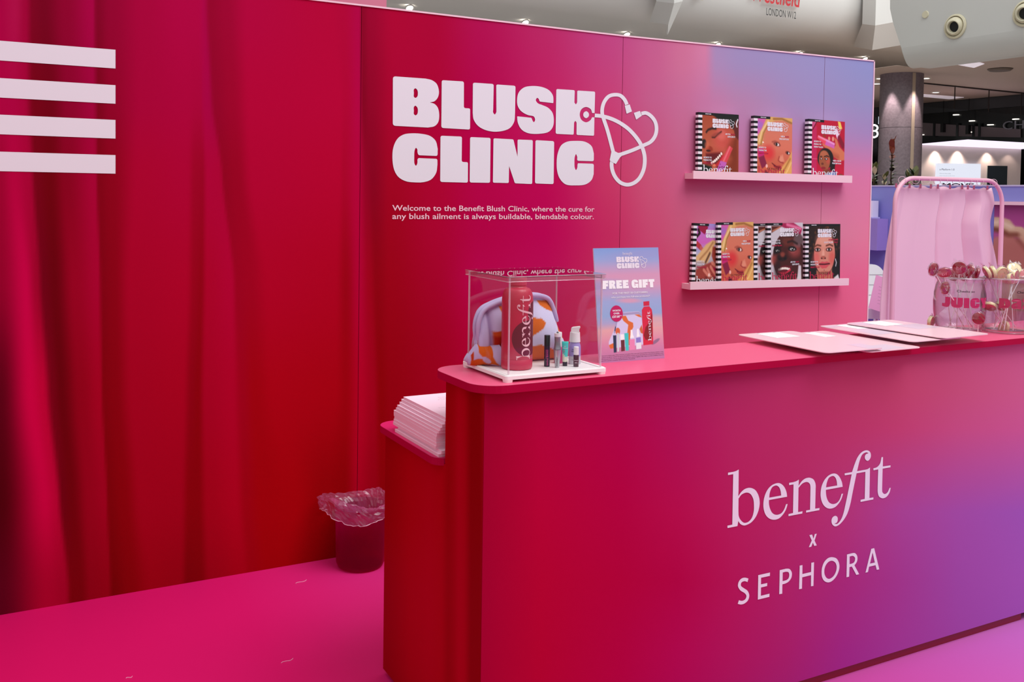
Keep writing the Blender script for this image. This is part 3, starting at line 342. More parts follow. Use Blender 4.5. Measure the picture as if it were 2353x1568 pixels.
LOGO_SEPH='3260,-737 3372,-737 3435,-873 3484,-740 3567,-742 3481,-941 3579,-1105 3472,-1106 3414,-992 3350,-1111 3248,-1109 3363,-922/855,-1648 820,-1746 796,-1735 773,-1724 749,-1713 726,-1705 703,-1700 679,-1698 653,-1699 628,-1703 606,-1709 590,-1719 578,-1733 570,-1751 567,-1772 567,-1793 573,-1812 587,-1832 609,-1851 636,-1870 664,-1889 690,-1908 718,-1927 747,-1945 777,-1964 804,-1985 827,-2007 848,-2034 867,-2063 882,-2094 893,-2124 899,-2154 899,-2184 894,-2214 885,-2243 872,-2271 855,-2294 834,-2314 809,-2331 781,-2345 752,-2357 723,-2366 697,-2371 671,-2374 643,-2374 616,-2373 589,-2370 564,-2364 539,-2356 514,-2346 490,-2336 465,-2327 505,-2228 529,-2237 553,-2247 577,-2257 601,-2264 625,-2268 651,-2269 678,-2267 705,-2262 729,-2255 748,-2244 764,-2230 776,-2211 786,-2190 790,-2169 789,-2148 782,-2129 769,-2110 753,-2090 734,-2071 714,-2053 686,-2032 654,-2012 620,-1993 587,-1973 558,-1950 532,-1923 508,-1895 486,-1865 470,-1835 459,-1806 456,-1776 459,-1746 466,-1716 478,-1689 493,-1665 510,-1646 531,-1630 555,-1615 580,-1604 605,-1596 627,-1593 649,-1591 672,-1592 696,-1595 720,-1599 746,-1606 773,-1615 800,-1626 828,-1638/1231,-1615 1691,-1617 1690,-1718 1345,-1713 1347,-1911 1592,-1915 1589,-2005 1350,-2006 1353,-2254 1691,-2254 1690,-2350 1237,-2349/2078,-1614 2329,-1612 2358,-1618 2389,-1622 2418,-1628 2447,-1635 2472,-1647 2496,-1665 2518,-1687 2538,-1711 2555,-1737 2567,-1763 2575,-1792 2578,-1824 2576,-1856 2571,-1887 2562,-1915 2548,-1939 2531,-1962 2510,-1984 2487,-2003 2463,-2019 2442,-2031 2419,-2040 2395,-2047 2369,-2053 2343,-2058 2316,-2062 2287,-2064 2258,-2064 2228,-2065 2199,-2066 2202,-2349 2081,-2344;2201,-1706 2228,-1706 2254,-1704 2281,-1704 2307,-1704 2332,-1706 2354,-1710 2377,-1715 2399,-1721 2418,-1729 2434,-1740 2446,-1753 2455,-1769 2461,-1786 2465,-1804 2467,-1822 2467,-1843 2465,-1865 2459,-1887 2451,-1907 2440,-1923 2428,-1935 2414,-1944 2398,-1951 2380,-1957 2361,-1963 2333,-1967 2302,-1969 2270,-1969 2236,-1969 2204,-1969/2889,-1615 3002,-1616 3007,-1894 3368,-1895 3368,-1610 3483,-1611 3483,-2345 3379,-2341 3371,-1993 3004,-1996 3005,-2344 2886,-2341/4279,-1591 4310,-1600 4344,-1611 4378,-1624 4410,-1640 4439,-1658 4466,-1682 4490,-1709 4511,-1740 4530,-1771 4545,-1801 4557,-1831 4567,-1862 4573,-1893 4576,-1923 4576,-1954 4573,-1986 4566,-2019 4555,-2051 4542,-2083 4527,-2113 4510,-2143 4490,-2172 4468,-2201 4443,-2227 4417,-2251 4389,-2273 4360,-2293 4328,-2311 4296,-2327 4262,-2339 4234,-2346 4204,-2352 4174,-2355 4144,-2355 4113,-2352 4079,-2344 4044,-2333 4009,-2318 3976,-2301 3947,-2282 3921,-2260 3897,-2234 3877,-2207 3859,-2178 3844,-2149 3831,-2118 3823,-2086 3818,-2053 3815,-2020 3813,-1988 3812,-1955 3814,-1922 3818,-1889 3824,-1856 3833,-1825 3844,-1795 3857,-1765 3873,-1736 3891,-1708 3912,-1683 3936,-1661 3963,-1640 3992,-1621 4022,-1605 4051,-1592 4073,-1585 4095,-1580 4118,-1577 4141,-1575 4164,-1575 4186,-1575 4209,-1577 4232,-1580 4255,-1585;4269,-1702 4293,-1712 4319,-1725 4343,-1740 4366,-1757 4386,-1774 4403,-1793 4417,-1814 4429,-1835 4439,-1857 4447,-1879 4452,-1902 4455,-1925 4456,-1948 4454,-1972 4451,-1995 4445,-2021 4437,-2048 4426,-2074 4413,-2099 4398,-2122 4382,-2142 4365,-2162 4346,-2180 4324,-2196 4301,-2210 4273,-2222 4242,-2234 4209,-2242 4176,-2247 4145,-2247 4120,-2241 4096,-2233 4072,-2221 4050,-2208 4029,-2193 4008,-2173 3990,-2150 3973,-2125 3959,-2099 3947,-2074 3938,-2047 3932,-2019 3928,-1990 3927,-1962 3928,-1935 3931,-1910 3937,-1886 3945,-1862 3955,-1839 3967,-1817 3981,-1797 3997,-1777 4016,-1759 4035,-1743 4056,-1728 4074,-1718 4093,-1709 4112,-1702 4133,-1697 4154,-1693 4176,-1691 4199,-1691 4222,-1692 4246,-1696/4893,-1607 5120,-1603 5144,-1605 5169,-1607 5193,-1609 5217,-1613 5238,-1620 5260,-1632 5280,-1647 5299,-1665 5316,-1683 5330,-1701 5342,-1720 5350,-1741 5357,-1761 5361,-1782 5363,-1803 5363,-1825 5361,-1849 5356,-1872 5348,-1894 5338,-1915 5323,-1936 5303,-1955 5282,-1973 5259,-1991 5238,-2010 5457,-2330 5331,-2331 5121,-2027 5018,-2030 5012,-2331 4898,-2331;5013,-1691 5042,-1691 5071,-1689 5100,-1689 5128,-1690 5153,-1695 5172,-1703 5191,-1713 5208,-1724 5224,-1737 5236,-1749 5245,-1762 5251,-1775 5255,-1789 5257,-1803 5257,-1817 5255,-1835 5251,-1855 5243,-1874 5232,-1892 5219,-1906 5206,-1915 5189,-1921 5171,-1926 5152,-1930 5132,-1933 5111,-1935 5088,-1936 5065,-1936 5041,-1935 5018,-1935/5976,-1605 6107,-1603 6368,-2333 6251,-2331 6190,-2168 5896,-2169 5853,-2330 5741,-2335;6041,-1734 6153,-2077 5934,-2075'

# ------------------------------------------------------------------ prints shared by several things
K = 1.22          # print colours were read off lit surfaces: scale back to the ink itself
WALLY = 3.791
BLUSH = decode(LOGO_BLUSH); STETH = decode(LOGO_STETH); BENE = decode(LOGO_BENEFIT); SEPH = decode(LOGO_SEPH)
def thin(polys, n):
    out = []
    for pl in polys:
        out.append([c[::n] if len(c[::n]) >= 4 and len(c) > 12 else c for c in pl])
    return out
BLUSH_S, STETH_S, BENE_S, SEPH_S = thin(BLUSH, 2), thin(STETH, 2), BENE, thin(SEPH, 2)
white_print = mat('white_print', (236, 230, 238), .55)
pink_print = mat('pale_pink_print', (248, 200, 215), .55)
black_print = mat('black_print', (20, 16, 18), .5)
magenta_print = mat('magenta_print', (205, 15, 85), .5)
maroon_print = mat('maroon_print', (90, 8, 30), .5)
def logo_on(fn, x, y, w_, parent, m, name='logo_lettering', with_s=True):
    """club logo of fat letters with a stethoscope, width w_ (letters 1.0 wide + stethoscope .37)"""
    s = w_/1.37
    polys = BLUSH_S+(STETH_S if with_s else [])
    me = flat_mesh(polys, lambda a, b, k: fn(x+a*s, y+b*s)); return link(name, me, m, parent)
def bene_on(fn, x, y, w_, parent, m, name='script_lettering'):
    s = w_/.68
    me = flat_mesh(BENE_S, lambda a, b, k: fn(x+a*s, y+b*s)); return link(name, me, m, parent)
def seph_on(fn, x, y, w_, parent, m, name='capital_lettering', skipx=False):
    s = w_/.59
    me = flat_mesh(SEPH_S, lambda a, b, k: fn(x+(a-.045)*s, y+(b+.237)*s)); return link(name, me, m, parent)

# ------------------------------------------------------------------ floor
def build_floor():
    xs = np.linspace(-4, 9, 66); ys = np.linspace(-4, 9, 66)
    X, Y = np.meshgrid(xs, ys)
    st = [(-4, (210, 30, 100)), (0.0, (208, 6, 90)), (.8, (216, 14, 104)), (1.3, (222, 38, 124)), (2.2, (200, 66, 150)), (3.3, (190, 102, 184)), (5, (180, 95, 185)), (9, (180, 100, 190))]
    C = np.stack([np.interp(X, [s[0] for s in st], [s[1][i] for s in st]) for i in range(3)], -1)
    P = np.stack([X, Y, np.zeros_like(X)], -1)
    me = grid_mesh(P, C, 1.0)
    o = link('floor', me, vmat('floor_vinyl', .42, .5, bump=(6, .05))); struct(o, 'magenta vinyl stand floor')
    # mall floor beyond the stand
    b = MB().span((-10, 8.9, -.05), (45, 45, -.012)); b.span((9, -5, -.05), (45, 8.9, -.012))
    struct(b.obj('floor_hall', mat('hall_floor', (225, 218, 212), .3)), 'pale stone floor of the hall')
build_floor()

# ------------------------------------------------------------------ big printed back wall
ROWS_L = [
 (20,  [0,35,60,75,100,150,213,222,255,330,420,445,455,462,468,482,520,570,760,790,825,832,850,900],
  [(160,0,60),(165,10,66),(150,0,50),(118,0,30),(112,0,28),(135,0,42),(158,0,62),(124,0,35),(140,0,45),(158,0,54),(165,0,60),(165,0,60),(165,0,60),(165,0,62),(160,0,64),(140,0,40),(148,0,45),(166,0,55),(168,0,50),(165,0,50),(165,0,62),(130,0,34),(145,0,42),(160,0,46)]),
 (230, [0,30,55,78,115,160,215,225,255,330,430,450,460,470,480,492,535,575,780,795,825,834,850,900],
  [(165,0,60),(164,0,60),(160,0,55),(112,0,20),(108,0,20),(135,0,42),(152,0,56),(120,0,26),(138,0,38),(160,0,52),(164,0,55),(162,0,54),(162,0,54),(160,0,62),(158,0,62),(140,0,38),(150,0,40),(170,0,50),(172,0,50),(168,0,48),(170,0,62),(125,0,30),(138,0,36),(158,0,42)]),
 (400, [0,30,68,82,115,150,218,226,255,320,430,448,466,476,506,514,545,580,780,790,822,843,855,900],
  [(150,0,45),(172,0,58),(160,0,50),(112,0,20),(106,0,12),(130,0,28),(160,0,50),(124,0,20),(134,0,25),(163,0,44),(165,0,48),(150,0,35),(148,0,34),(166,0,52),(165,0,50),(140,0,30),(146,0,32),(169,0,46),(172,0,44),(164,0,40),(173,0,55),(140,0,34),(132,0,30),(155,0,32)]),
 (650, [0,60,85,100,125,170,226,234,262,300,428,447,462,476,532,545,575,620,770,795,825,850,865,900],
  [(140,0,40),(187,0,65),(150,0,40),(106,0,20),(100,0,12),(145,0,32),(160,0,45),(125,0,18),(133,0,20),(160,0,36),(165,0,38),(145,0,25),(140,0,20),(165,0,40),(170,0,48),(150,0,30),(154,0,30),(168,0,35),(168,0,32),(150,0,20),(173,0,50),(155,0,26),(140,0,16),(152,0,22)]),
 (900, [0,70,100,120,140,185,230,238,265,305,420,440,455,472,535,555,585,630,770,795,828,856,875,900],
  [(88,0,20),(192,0,62),(180,0,50),(112,0,20),(98,0,10),(138,0,24),(156,0,32),(124,0,12),(130,0,14),(156,0,30),(160,0,30),(136,0,18),(134,0,12),(160,0,34),(168,0,38),(154,0,26),(155,0,15),(165,0,20),(164,0,18),(154,0,14),(175,0,36),(160,0,28),(140,0,8),(146,0,16)]),
 (1150,[0,105,128,145,165,205,242,250,285,325,415,435,455,478,542,565,600,680,740,790,822,860,880,900],
  [(74,0,10),(188,0,60),(175,0,50),(104,0,15),(106,0,10),(142,0,26),(150,0,30),(120,0,8),(130,0,10),(152,0,26),(152,0,26),(130,0,10),(130,0,10),(155,0,25),(165,0,30),(150,0,18),(154,0,10),(158,0,10),(142,0,6),(140,0,5),(168,0,30),(150,0,20),(140,0,8),(140,0,10)]),
 (1350,[0,110,150,165,185,210,250,258,300,350,415,430,462,482,560,580,620,640,700,780,815,860,880,900],
  [(84,0,22),(157,0,40),(150,0,36),(112,0,10),(112,0,10),(132,0,20),(136,0,20),(110,0,5),(124,0,8),(142,0,18),(138,0,18),(115,0,8),(118,0,8),(140,0,20),(150,0,20),(142,0,14),(146,0,8),(148,0,8),(136,0,5),(132,0,4),(160,0,24),(145,0,16),(135,0,8),(135,0,8)])]
ROWS_R = ([900,1000,1100,1250,1400,1500,1570,1620,1645,1700,1850,2010], [
 (60, [(162,0,46),(160,0,48),(165,10,72),(172,35,90),(175,62,118),(180,82,127),(190,100,135),(198,116,148),(150,124,168),(146,126,170),(140,128,172),(132,128,178)]),
 (150,[(162,0,46),(162,0,48),(166,4,70),(176,30,90),(180,60,114),(184,84,128),(190,100,136),(192,110,148),(160,122,165),(150,124,168),(145,128,173),(134,129,177)]),
 (230,[(162,0,44),(162,0,48),(168,0,68),(182,28,88),(186,58,108),(183,85,128),(185,98,138),(183,106,148),(180,110,151),(170,116,156),(150,125,170),(140,128,172)]),
 (310,[(160,0,42),(165,0,50),(172,0,68),(182,18,84),(190,52,100),(186,80,120),(186,95,132),(184,101,140),(182,103,144),(180,112,155),(172,120,165),(155,120,168)]),
 (400,[(155,0,32),(165,0,45),(172,0,66),(178,5,75),(190,52,95),(192,78,113),(190,85,125),(188,91,128),(188,94,130),(188,98,133),(200,106,142),(205,108,150)]),
 (540,[(152,0,26),(165,0,45),(172,0,65),(180,2,78),(190,40,90),(195,68,108),(195,82,115),(192,94,122),(190,98,126),(185,108,133),(195,115,140),(215,112,142)]),
 (650,[(152,0,22),(162,0,40),(180,3,75),(182,12,82),(192,45,88),(198,60,98),(200,65,102),(202,68,105),(203,71,107),(206,77,112),(213,87,124),(219,94,132)]),
 (780,[(148,0,18),(158,0,32),(176,0,55),(182,12,70),(192,40,84),(199,55,94),(202,60,98),(206,65,102),(207,67,103),(210,72,106),(217,82,116),(222,90,125)]),
 (1000,[(146,0,14),(158,0,26),(172,0,44),(182,12,64),(192,36,80),(198,50,90),(202,56,94),(205,60,98),(206,62,99),(209,68,103),(215,78,112),(220,86,120)])])
def mural(X, Z):
    u, v = topix(X, np.full_like(X, WALLY), Z)
    ys = [r[0] for r in ROWS_L]; vv = np.clip(v, ys[0], ys[-1]); out = np.zeros(X.shape+(3,))
    KX = np.array([r[1] for r in ROWS_L], float); KC = np.array([r[2] for r in ROWS_L], float)
    seg = np.clip(np.searchsorted(ys, vv, 'right')-1, 0, len(ys)-2); ya = np.array(ys)
    t = (vv-ya[seg])/(ya[seg+1]-ya[seg]); t = t*t*(3-2*t)*.5+t*.5
    kx = KX[seg]*(1-t[..., None])+KX[seg+1]*t[..., None]; kc = KC[seg]*(1-t[..., None, None])+KC[seg+1]*t[..., None, None]
    uu = np.clip(np.where(u < 0, -u*.9, u), 0, 899.0)
    i = np.clip((uu[..., None] >= kx).sum(-1)-1, 0, kx.shape[-1]-2)
    xa = np.take_along_axis(kx, i[..., None], -1)[..., 0]; xb = np.take_along_axis(kx, i[..., None]+1, -1)[..., 0]
    f = np.clip((uu-xa)/(xb-xa+1e-9), 0, 1); f = f*f*(3-2*f)
    ca = np.take_along_axis(kc, i[..., None, None].repeat(3, -1), -2)[..., 0, :]; cb = np.take_along_axis(kc, (i+1)[..., None, None].repeat(3, -1), -2)[..., 0, :]
    L = ca*(1-f[..., None])+cb*f[..., None]
    rx, rows = ROWS_R; yr = [r[0] for r in rows]; RC = np.array([r[1] for r in rows], float)
    v2 = np.clip(v, yr[0], yr[-1]-1e-6); s2 = np.clip(np.searchsorted(yr, v2, 'right')-1, 0, len(yr)-2); ya = np.array(yr)
    t2 = ((v2-ya[s2])/(ya[s2+1]-ya[s2]))[..., None]; u2 = np.clip(u, rx[0], rx[-1]-1e-6); xa_ = np.array(rx)
    j = np.clip(np.searchsorted(rx, u2, 'right')-1, 0, len(rx)-2); g = ((u2-xa_[j])/(xa_[j+1]-xa_[j]))[..., None]; g = g*g*(3-2*g)*.5+g*.5
    R = (RC[s2, j]*(1-g)+RC[s2, j+1]*g)*(1-t2)+(RC[s2+1, j]*(1-g)+RC[s2+1, j+1]*g)*t2
    q = np.clip((u-885)/25, 0, 1)[..., None]
    return L*(1-q)+R*q
def build_wall():
    SE = [-1.25, .045-.0, 1.342, 2.6365, 3.947, 4.319]
    top = {1.342: 2.262, 2.6365: 2.255, 3.947: 2.264, 4.319: 2.269}
    def ztop(x): return np.interp(x, [-1.25, 1.342, 2.6365, 4.319], [2.272, 2.2625, 2.2555, 2.2695])
    parts = []
    seams = [-1.25, 1.342, 2.6365, 3.947, 4.319]
    V = []; Fc = []; Cc = []
    for a, b in zip(seams[:-1], seams[1:]):
        a2, b2 = a+.0011, b-.0011
        if b == seams[-1]: b2 = b
        n = max(8, int((b2-a2)/.0085)); m = 64
        xs = np.linspace(a2, b2, n); ts = np.linspace(0, 1, m)
        X, T = np.meshgrid(xs, ts); Z = T*ztop(X)
        C = mural(X, Z); o = len(V)
        V += np.stack([X, np.full_like(X, WALLY), Z], -1).reshape(-1, 3).tolist(); Cc.append(C.reshape(-1, 3))
        idx = o+np.arange(n*m).reshape(m, n)
        q = np.stack([idx[:-1, :-1], idx[:-1, 1:], idx[1:, 1:], idx[1:, :-1]], -1).reshape(-1, 4); Fc += q.tolist()
        # body of the panel behind the print
        o = len(V); z1, z2 = float(ztop(a2)), float(ztop(b2)); y0, y1 = WALLY, WALLY+.10
        B = [(a2, y0, 0), (b2, y0, 0), (b2, y0, z2), (a2, y0, z1), (a2, y1, 0), (b2, y1, 0), (b2, y1, z2), (a2, y1, z1)]
        V += B; Cc.append(np.array([(150, 10, 50)]*8, float))
        Fc += [[o+i for i in f] for f in ((5, 4, 7, 6), (4, 0, 3, 7), (1, 5, 6, 2), (3, 2, 6, 7))]
    me = bpy.data.meshes.new('wall'); me.from_pydata(V, [], Fc); set_col(me, np.clip(s2l(np.concatenate(Cc)*np.array([1, 1.07, 1.03]))*K, 0, 1)); me.update()
    wall = struct(link('wall_back', me, vmat('printed_wall', .6, .04)), 'tall wall panels printed with red curtain folds and a pink to violet sky')
    # pale edge trim on top and at the right end
    t = MB(); pts = [(-1.25, 2.272), (1.342, 2.2625), (2.6365, 2.2555), (4.325, 2.2695)]
    for (x0, z0), (x1, z1) in zip(pts[:-1], pts[1:]):
        t.prism([(x0, WALLY-.004, z0), (x1, WALLY-.004, z1), (x1, WALLY-.004, z1+.007), (x0, WALLY-.004, z0+.007)], (0, .11, 0))
    t.span((4.319, WALLY-.004, 0), (4.326, WALLY+.106, 2.276))
    struct(t.obj('trim_1', mat('pale_pink_trim', (246, 205, 218), .35)), 'thin pale pink edge trim of the printed wall')
    def P(e): return lambda x, z: (x, WALLY-e, z)
    f = P(.0015)
    link('logo_lettering', flat_mesh(BLUSH, lambda x, z, k: (1.48+x, WALLY-.0015, 1.74+z)), white_print, wall)
    link('stethoscope_emblem', flat_mesh(STETH, lambda x, z, k: (1.48+x, WALLY-.0015-.00015*k, 1.74+z)), white_print, wall)
    lines = []
    for py, px0, px1, s in ((485.5, 901, 1365.5, 'Welcome to the Benefit Blush Clinic, where the cure for'), (503.5, 901, 1364, 'any blush ailment is always buildable, blendable colour.')):
        a = on(px0, py, Y=WALLY); b = on(px1, py, Y=WALLY); lines.append((s, a[0], (a[2]+b[2])/2, b[0]-a[0], .0245, .012))
    link('welcome_lettering', text_mesh(lines, f), mat('welcome_print', (250, 200, 215), .5), wall)
    for k, (a, b) in enumerate(((114.4, 157.6), (195.9, 238.6), (275.8, 318.7), (356.6, 399.3))):
        q0 = on(265.3, a, Y=WALLY); q1 = on(265.3, b, Y=WALLY)
        m = MB(); m.add([(-.9, WALLY-.0015, q1[2]), (q1[0], WALLY-.0015, q1[2]), (q0[0], WALLY-.0015, q0[2]), (-.9, WALLY-.0015, q0[2])], [(0, 1, 2, 3)])
        m.obj('white_stripe', white_print, wall)
    # taller pink panel standing behind
    x1 = on(888, 18, Y=5.2)[0]
    m = MB().span((x1-2.4, 5.2, 0), (x1, 5.26, 3.0))
    struct(m.obj('wall_rear', mat('rear_panel_pink', (212, 112, 140), .5, k=1.1)), 'taller plain pink panel rising behind the printed wall')
build_wall()

# ------------------------------------------------------------------ counter
CX0, CYF, CZB, CZT = 1.0805, 2.125, .030, 1.0080
CX1 = 4.05; TOP = 1.0275
FRONT_X = [1112, 1150, 1240, 1431, 1558, 1685, 1811, 1938, 2065, 2200, 2353]
FRONT = [(900, [(146,0,38),(150,0,42),(165,0,55),(165,0,72),(160,20,84),(165,38,88),(172,45,92),(178,55,95),(182,62,100),(186,72,112),(192,82,126)]),
 (987, [(148,0,42),(154,0,44),(170,0,55),(168,0,68),(165,15,82),(170,35,90),(173,42,93),(178,50,98),(182,58,105),(186,70,120),(190,78,132)]),
 (1177,[(150,0,42),(156,0,44),(171,0,50),(168,0,60),(171,10,72),(171,28,86),(170,38,94),(170,50,112),(160,62,138),(154,70,152),(150,76,162)]),
 (1336,[(150,0,44),(156,0,45),(168,0,46),(166,0,55),(165,2,64),(168,20,82),(165,34,98),(160,40,115),(155,52,132),(150,66,150),(155,74,160)]),
 (1494,[(150,0,44),(156,0,45),(166,0,45),(165,0,60),(166,6,76),(165,20,88),(160,30,102),(152,38,125),(152,52,138),(150,62,148),(150,70,158)]),
 (1640,[(150,0,44),(156,0,45),(166,0,48),(165,0,64),(162,8,80),(158,20,92),(152,30,108),(148,38,128),(148,50,140),(148,60,150),(148,68,158)])]
def build_counter():
    root = thing('service_counter', 'red to violet printed reception counter with white lettering', 'counter', (CX0, CYF, 0))
    def L(p): return (p[0]-CX0, p[1]-CYF, p[2])
    # front print
    xs = np.linspace(CX0, CX1, 190); zs = np.linspace(CZT, CZB, 80); X, Z = np.meshgrid(xs, zs)
    u, v = topix(X, np.full_like(X, CYF), Z); yr = [r[0] for r in FRONT]; RC = np.array([r[1] for r in FRONT], float)
    v = np.clip(v, yr[0], yr[-1]-1e-3); u = np.clip(u, FRONT_X[0], FRONT_X[-1]-1e-3)
    i = np.clip(np.searchsorted(yr, v, 'right')-1, 0, len(yr)-2); j = np.clip(np.searchsorted(FRONT_X, u, 'right')-1, 0, len(FRONT_X)-2)
    t = ((v-np.array(yr)[i])/(np.array(yr)[i+1]-np.array(yr)[i]))[..., None]; g = ((u-np.array(FRONT_X)[j])/(np.array(FRONT_X)[j+1]-np.array(FRONT_X)[j]))[..., None]
    C = (RC[i, j]*(1-g)+RC[i, j+1]*g)*(1-t)+(RC[i+1, j]*(1-g)+RC[i+1, j+1]*g)*t
    P = np.stack([X-CX0, np.full_like(X, -.0005), Z], -1)
    fp = link('front_panel', grid_mesh(P, C*np.array([1, 1.10, 1.03]), 1.22), vmat('printed_counter', .5, .05), root)
    # left end print, low part under the step too
    ye = 2.797; ys = np.linspace(ye, CYF-.0005, 60); zs = np.linspace(CZT, .016, 60); Y, Z = np.meshgrid(ys, zs)
    u, v = topix(np.full_like(Y, CX0), Y, Z)
    st = [(880, (128,0,6)), (888, (124,0,6)), (905, (128,0,6)), (940, (140,0,12)), (985, (143,0,18)), (1015, (140,0,14)), (1030, (124,0,6)), (1042, (130,0,10)), (1055, (142,0,20)), (1068, (138,0,16)), (1082, (112,0,4)), (1105, (112,0,4)), (1112, (130, 0, 20))]
    C = np.stack([np.interp(u, [s[0] for s in st], [s[1][k] for s in st]) for k in range(3)], -1)
    P = np.stack([np.full_like(Y, -.0005), Y-CYF, Z], -1)
    keep = ~((Y > 2.352) & (Z > .77))
    me = grid_mesh(P, C, 1.75); bm = bmesh.new(); bm.from_mesh(me)
    kill = [f for f in bm.faces if f.calc_center_median().y+CYF > 2.352 and f.calc_center_median().z > .765]
    bmesh.ops.delete(bm, geom=kill, context='FACES'); bm.to_mesh(me); bm.free()
    link('end_panel', me, vmat('printed_counter', .5, .05), root)
    b = MB(); b.span((.001, .001, CZB), (CX1-CX0, .224, CZT)); b.span((.001, .2241, .016), (CX1-CX0, ye-CYF, .767))
    b.obj('carcass', mat('counter_red', (140, 0, 20), .5, spec=.05, k=1.7), root)
    k = MB().span((.03, .010, 0), (3.262-CX0+.0, .60, CZB)); k.obj('plinth', mat('plinth_red', (120, 0, 26), .35, k=1.15), root)
    # tops: one slab colour, with lighter sheets painting in light on the upper faces
    slab = mat('counter_slab_shaded', (176, 2, 58), .45, spec=.08)
    slab_lit = mat('counter_slab_lit', (230, 84, 124), .38, spec=.5)
    o = rrect(CX1-1.0555+.02, 2.414-2.10, [.02, .075, .075, .02], 8); cx = (CX1+.02+1.0555)/2-CX0; cy = (2.10+2.414)/2-CYF
    m = MB().prism([(x+cx, y+cy, CZT) for x, y in o], (0, 0, TOP-CZT)); m.obj('worktop', slab, root, bevel=.0012, bseg=1)
    m = MB(); m.add([(x+cx, y+cy, TOP+.0003) for x, y in rrect(CX1-1.0555+.018, 2.414-2.102, [.02, .074, .074, .02], 8)], [tuple(range(36))]); m.obj('worktop_lit_face', slab_lit, root)
    o = rrect(1.2, 2.835-2.353, [.01, .06, .0, .0], 7); m = MB()
    pts = rrect(1.2, .44, [.02, .055, .055, .02], 7); cy = (2.383+2.825)/2-CYF
    y0, y1 = 2.352, 2.828
    pts = rrect(1.6, y1-y0, [.02, .055, .0001, .0001], 7)
    # the step shelf: its front corner is rounded and ends just behind the taller part
    X0 = 1.0555
    pts = rrect(1.6, y1-2.356, [.02, .06, .042, .001], 7)
    m.prism([(x+X0+.8-CX0, y+(y1+2.356)/2-CYF, .767) for x, y in pts], (0, 0, .0195)); m.obj('step_shelf', slab, root, bevel=.0012, bseg=1)
    m = MB(); m.add([(x+X0+.8-CX0, y+(y1+2.356)/2-CYF, .7869) for x, y in rrect(1.598, y1-2.358, [.02, .059, .041, .001], 7)], [tuple(range(32))]); m.obj('step_lit_face', mat('step_slab_lit', (215, 30, 100), .4, spec=.3), root)  # lighter sheet again puts the light on top into the colour
    # lettering on the front
    ox, oz = 1.87002-CX0, .5517
    link('script_lettering', flat_mesh(BENE, lambda x, z, k: (ox+x, -.0016, oz+z)), mat('counter_white', (240, 232, 244), .5), root)
    link('capital_lettering', flat_mesh(SEPH, lambda x, z, k: (ox+x, -.0016, oz+z)), mat('counter_white'), root)
build_counter()

# ------------------------------------------------------------------ picture ledges
ledge_pink = mat('ledge_pink', (250, 205, 216), .45)
def ledge(x0, x1, zb, zt, drop, label):
    t = thing('picture_ledge', label, 'shelf', (x0, WALLY, zb), group=None, rot=(0, math.atan2(drop, x1-x0), 0))
    L = x1-x0
    MB().span((0, -.066, 0), (L, 0, .009)).obj('base_board', ledge_pink, t)
    MB().span((0, -.066, .0091), (L, -.056, zt-zb)).obj('front_lip', ledge_pink, t)
    for x in (0, L-.007): MB().span((x, -.0559, .0091), (x+.007, -.0101, (zt-zb)*.72)).obj('end_cap', ledge_pink, t)
    MB().span((0, -.010, .0091), (L, 0, (zt-zb)*.72)).obj('back_board', ledge_pink, t)
ledge(3.018, 4.104, 1.593, 1.632, 0.0, 'upper pale pink picture ledge holding three magazines')
ledge(3.013, 4.099, 1.051, 1.089, .013, 'lower pale pink picture ledge holding five magazines')

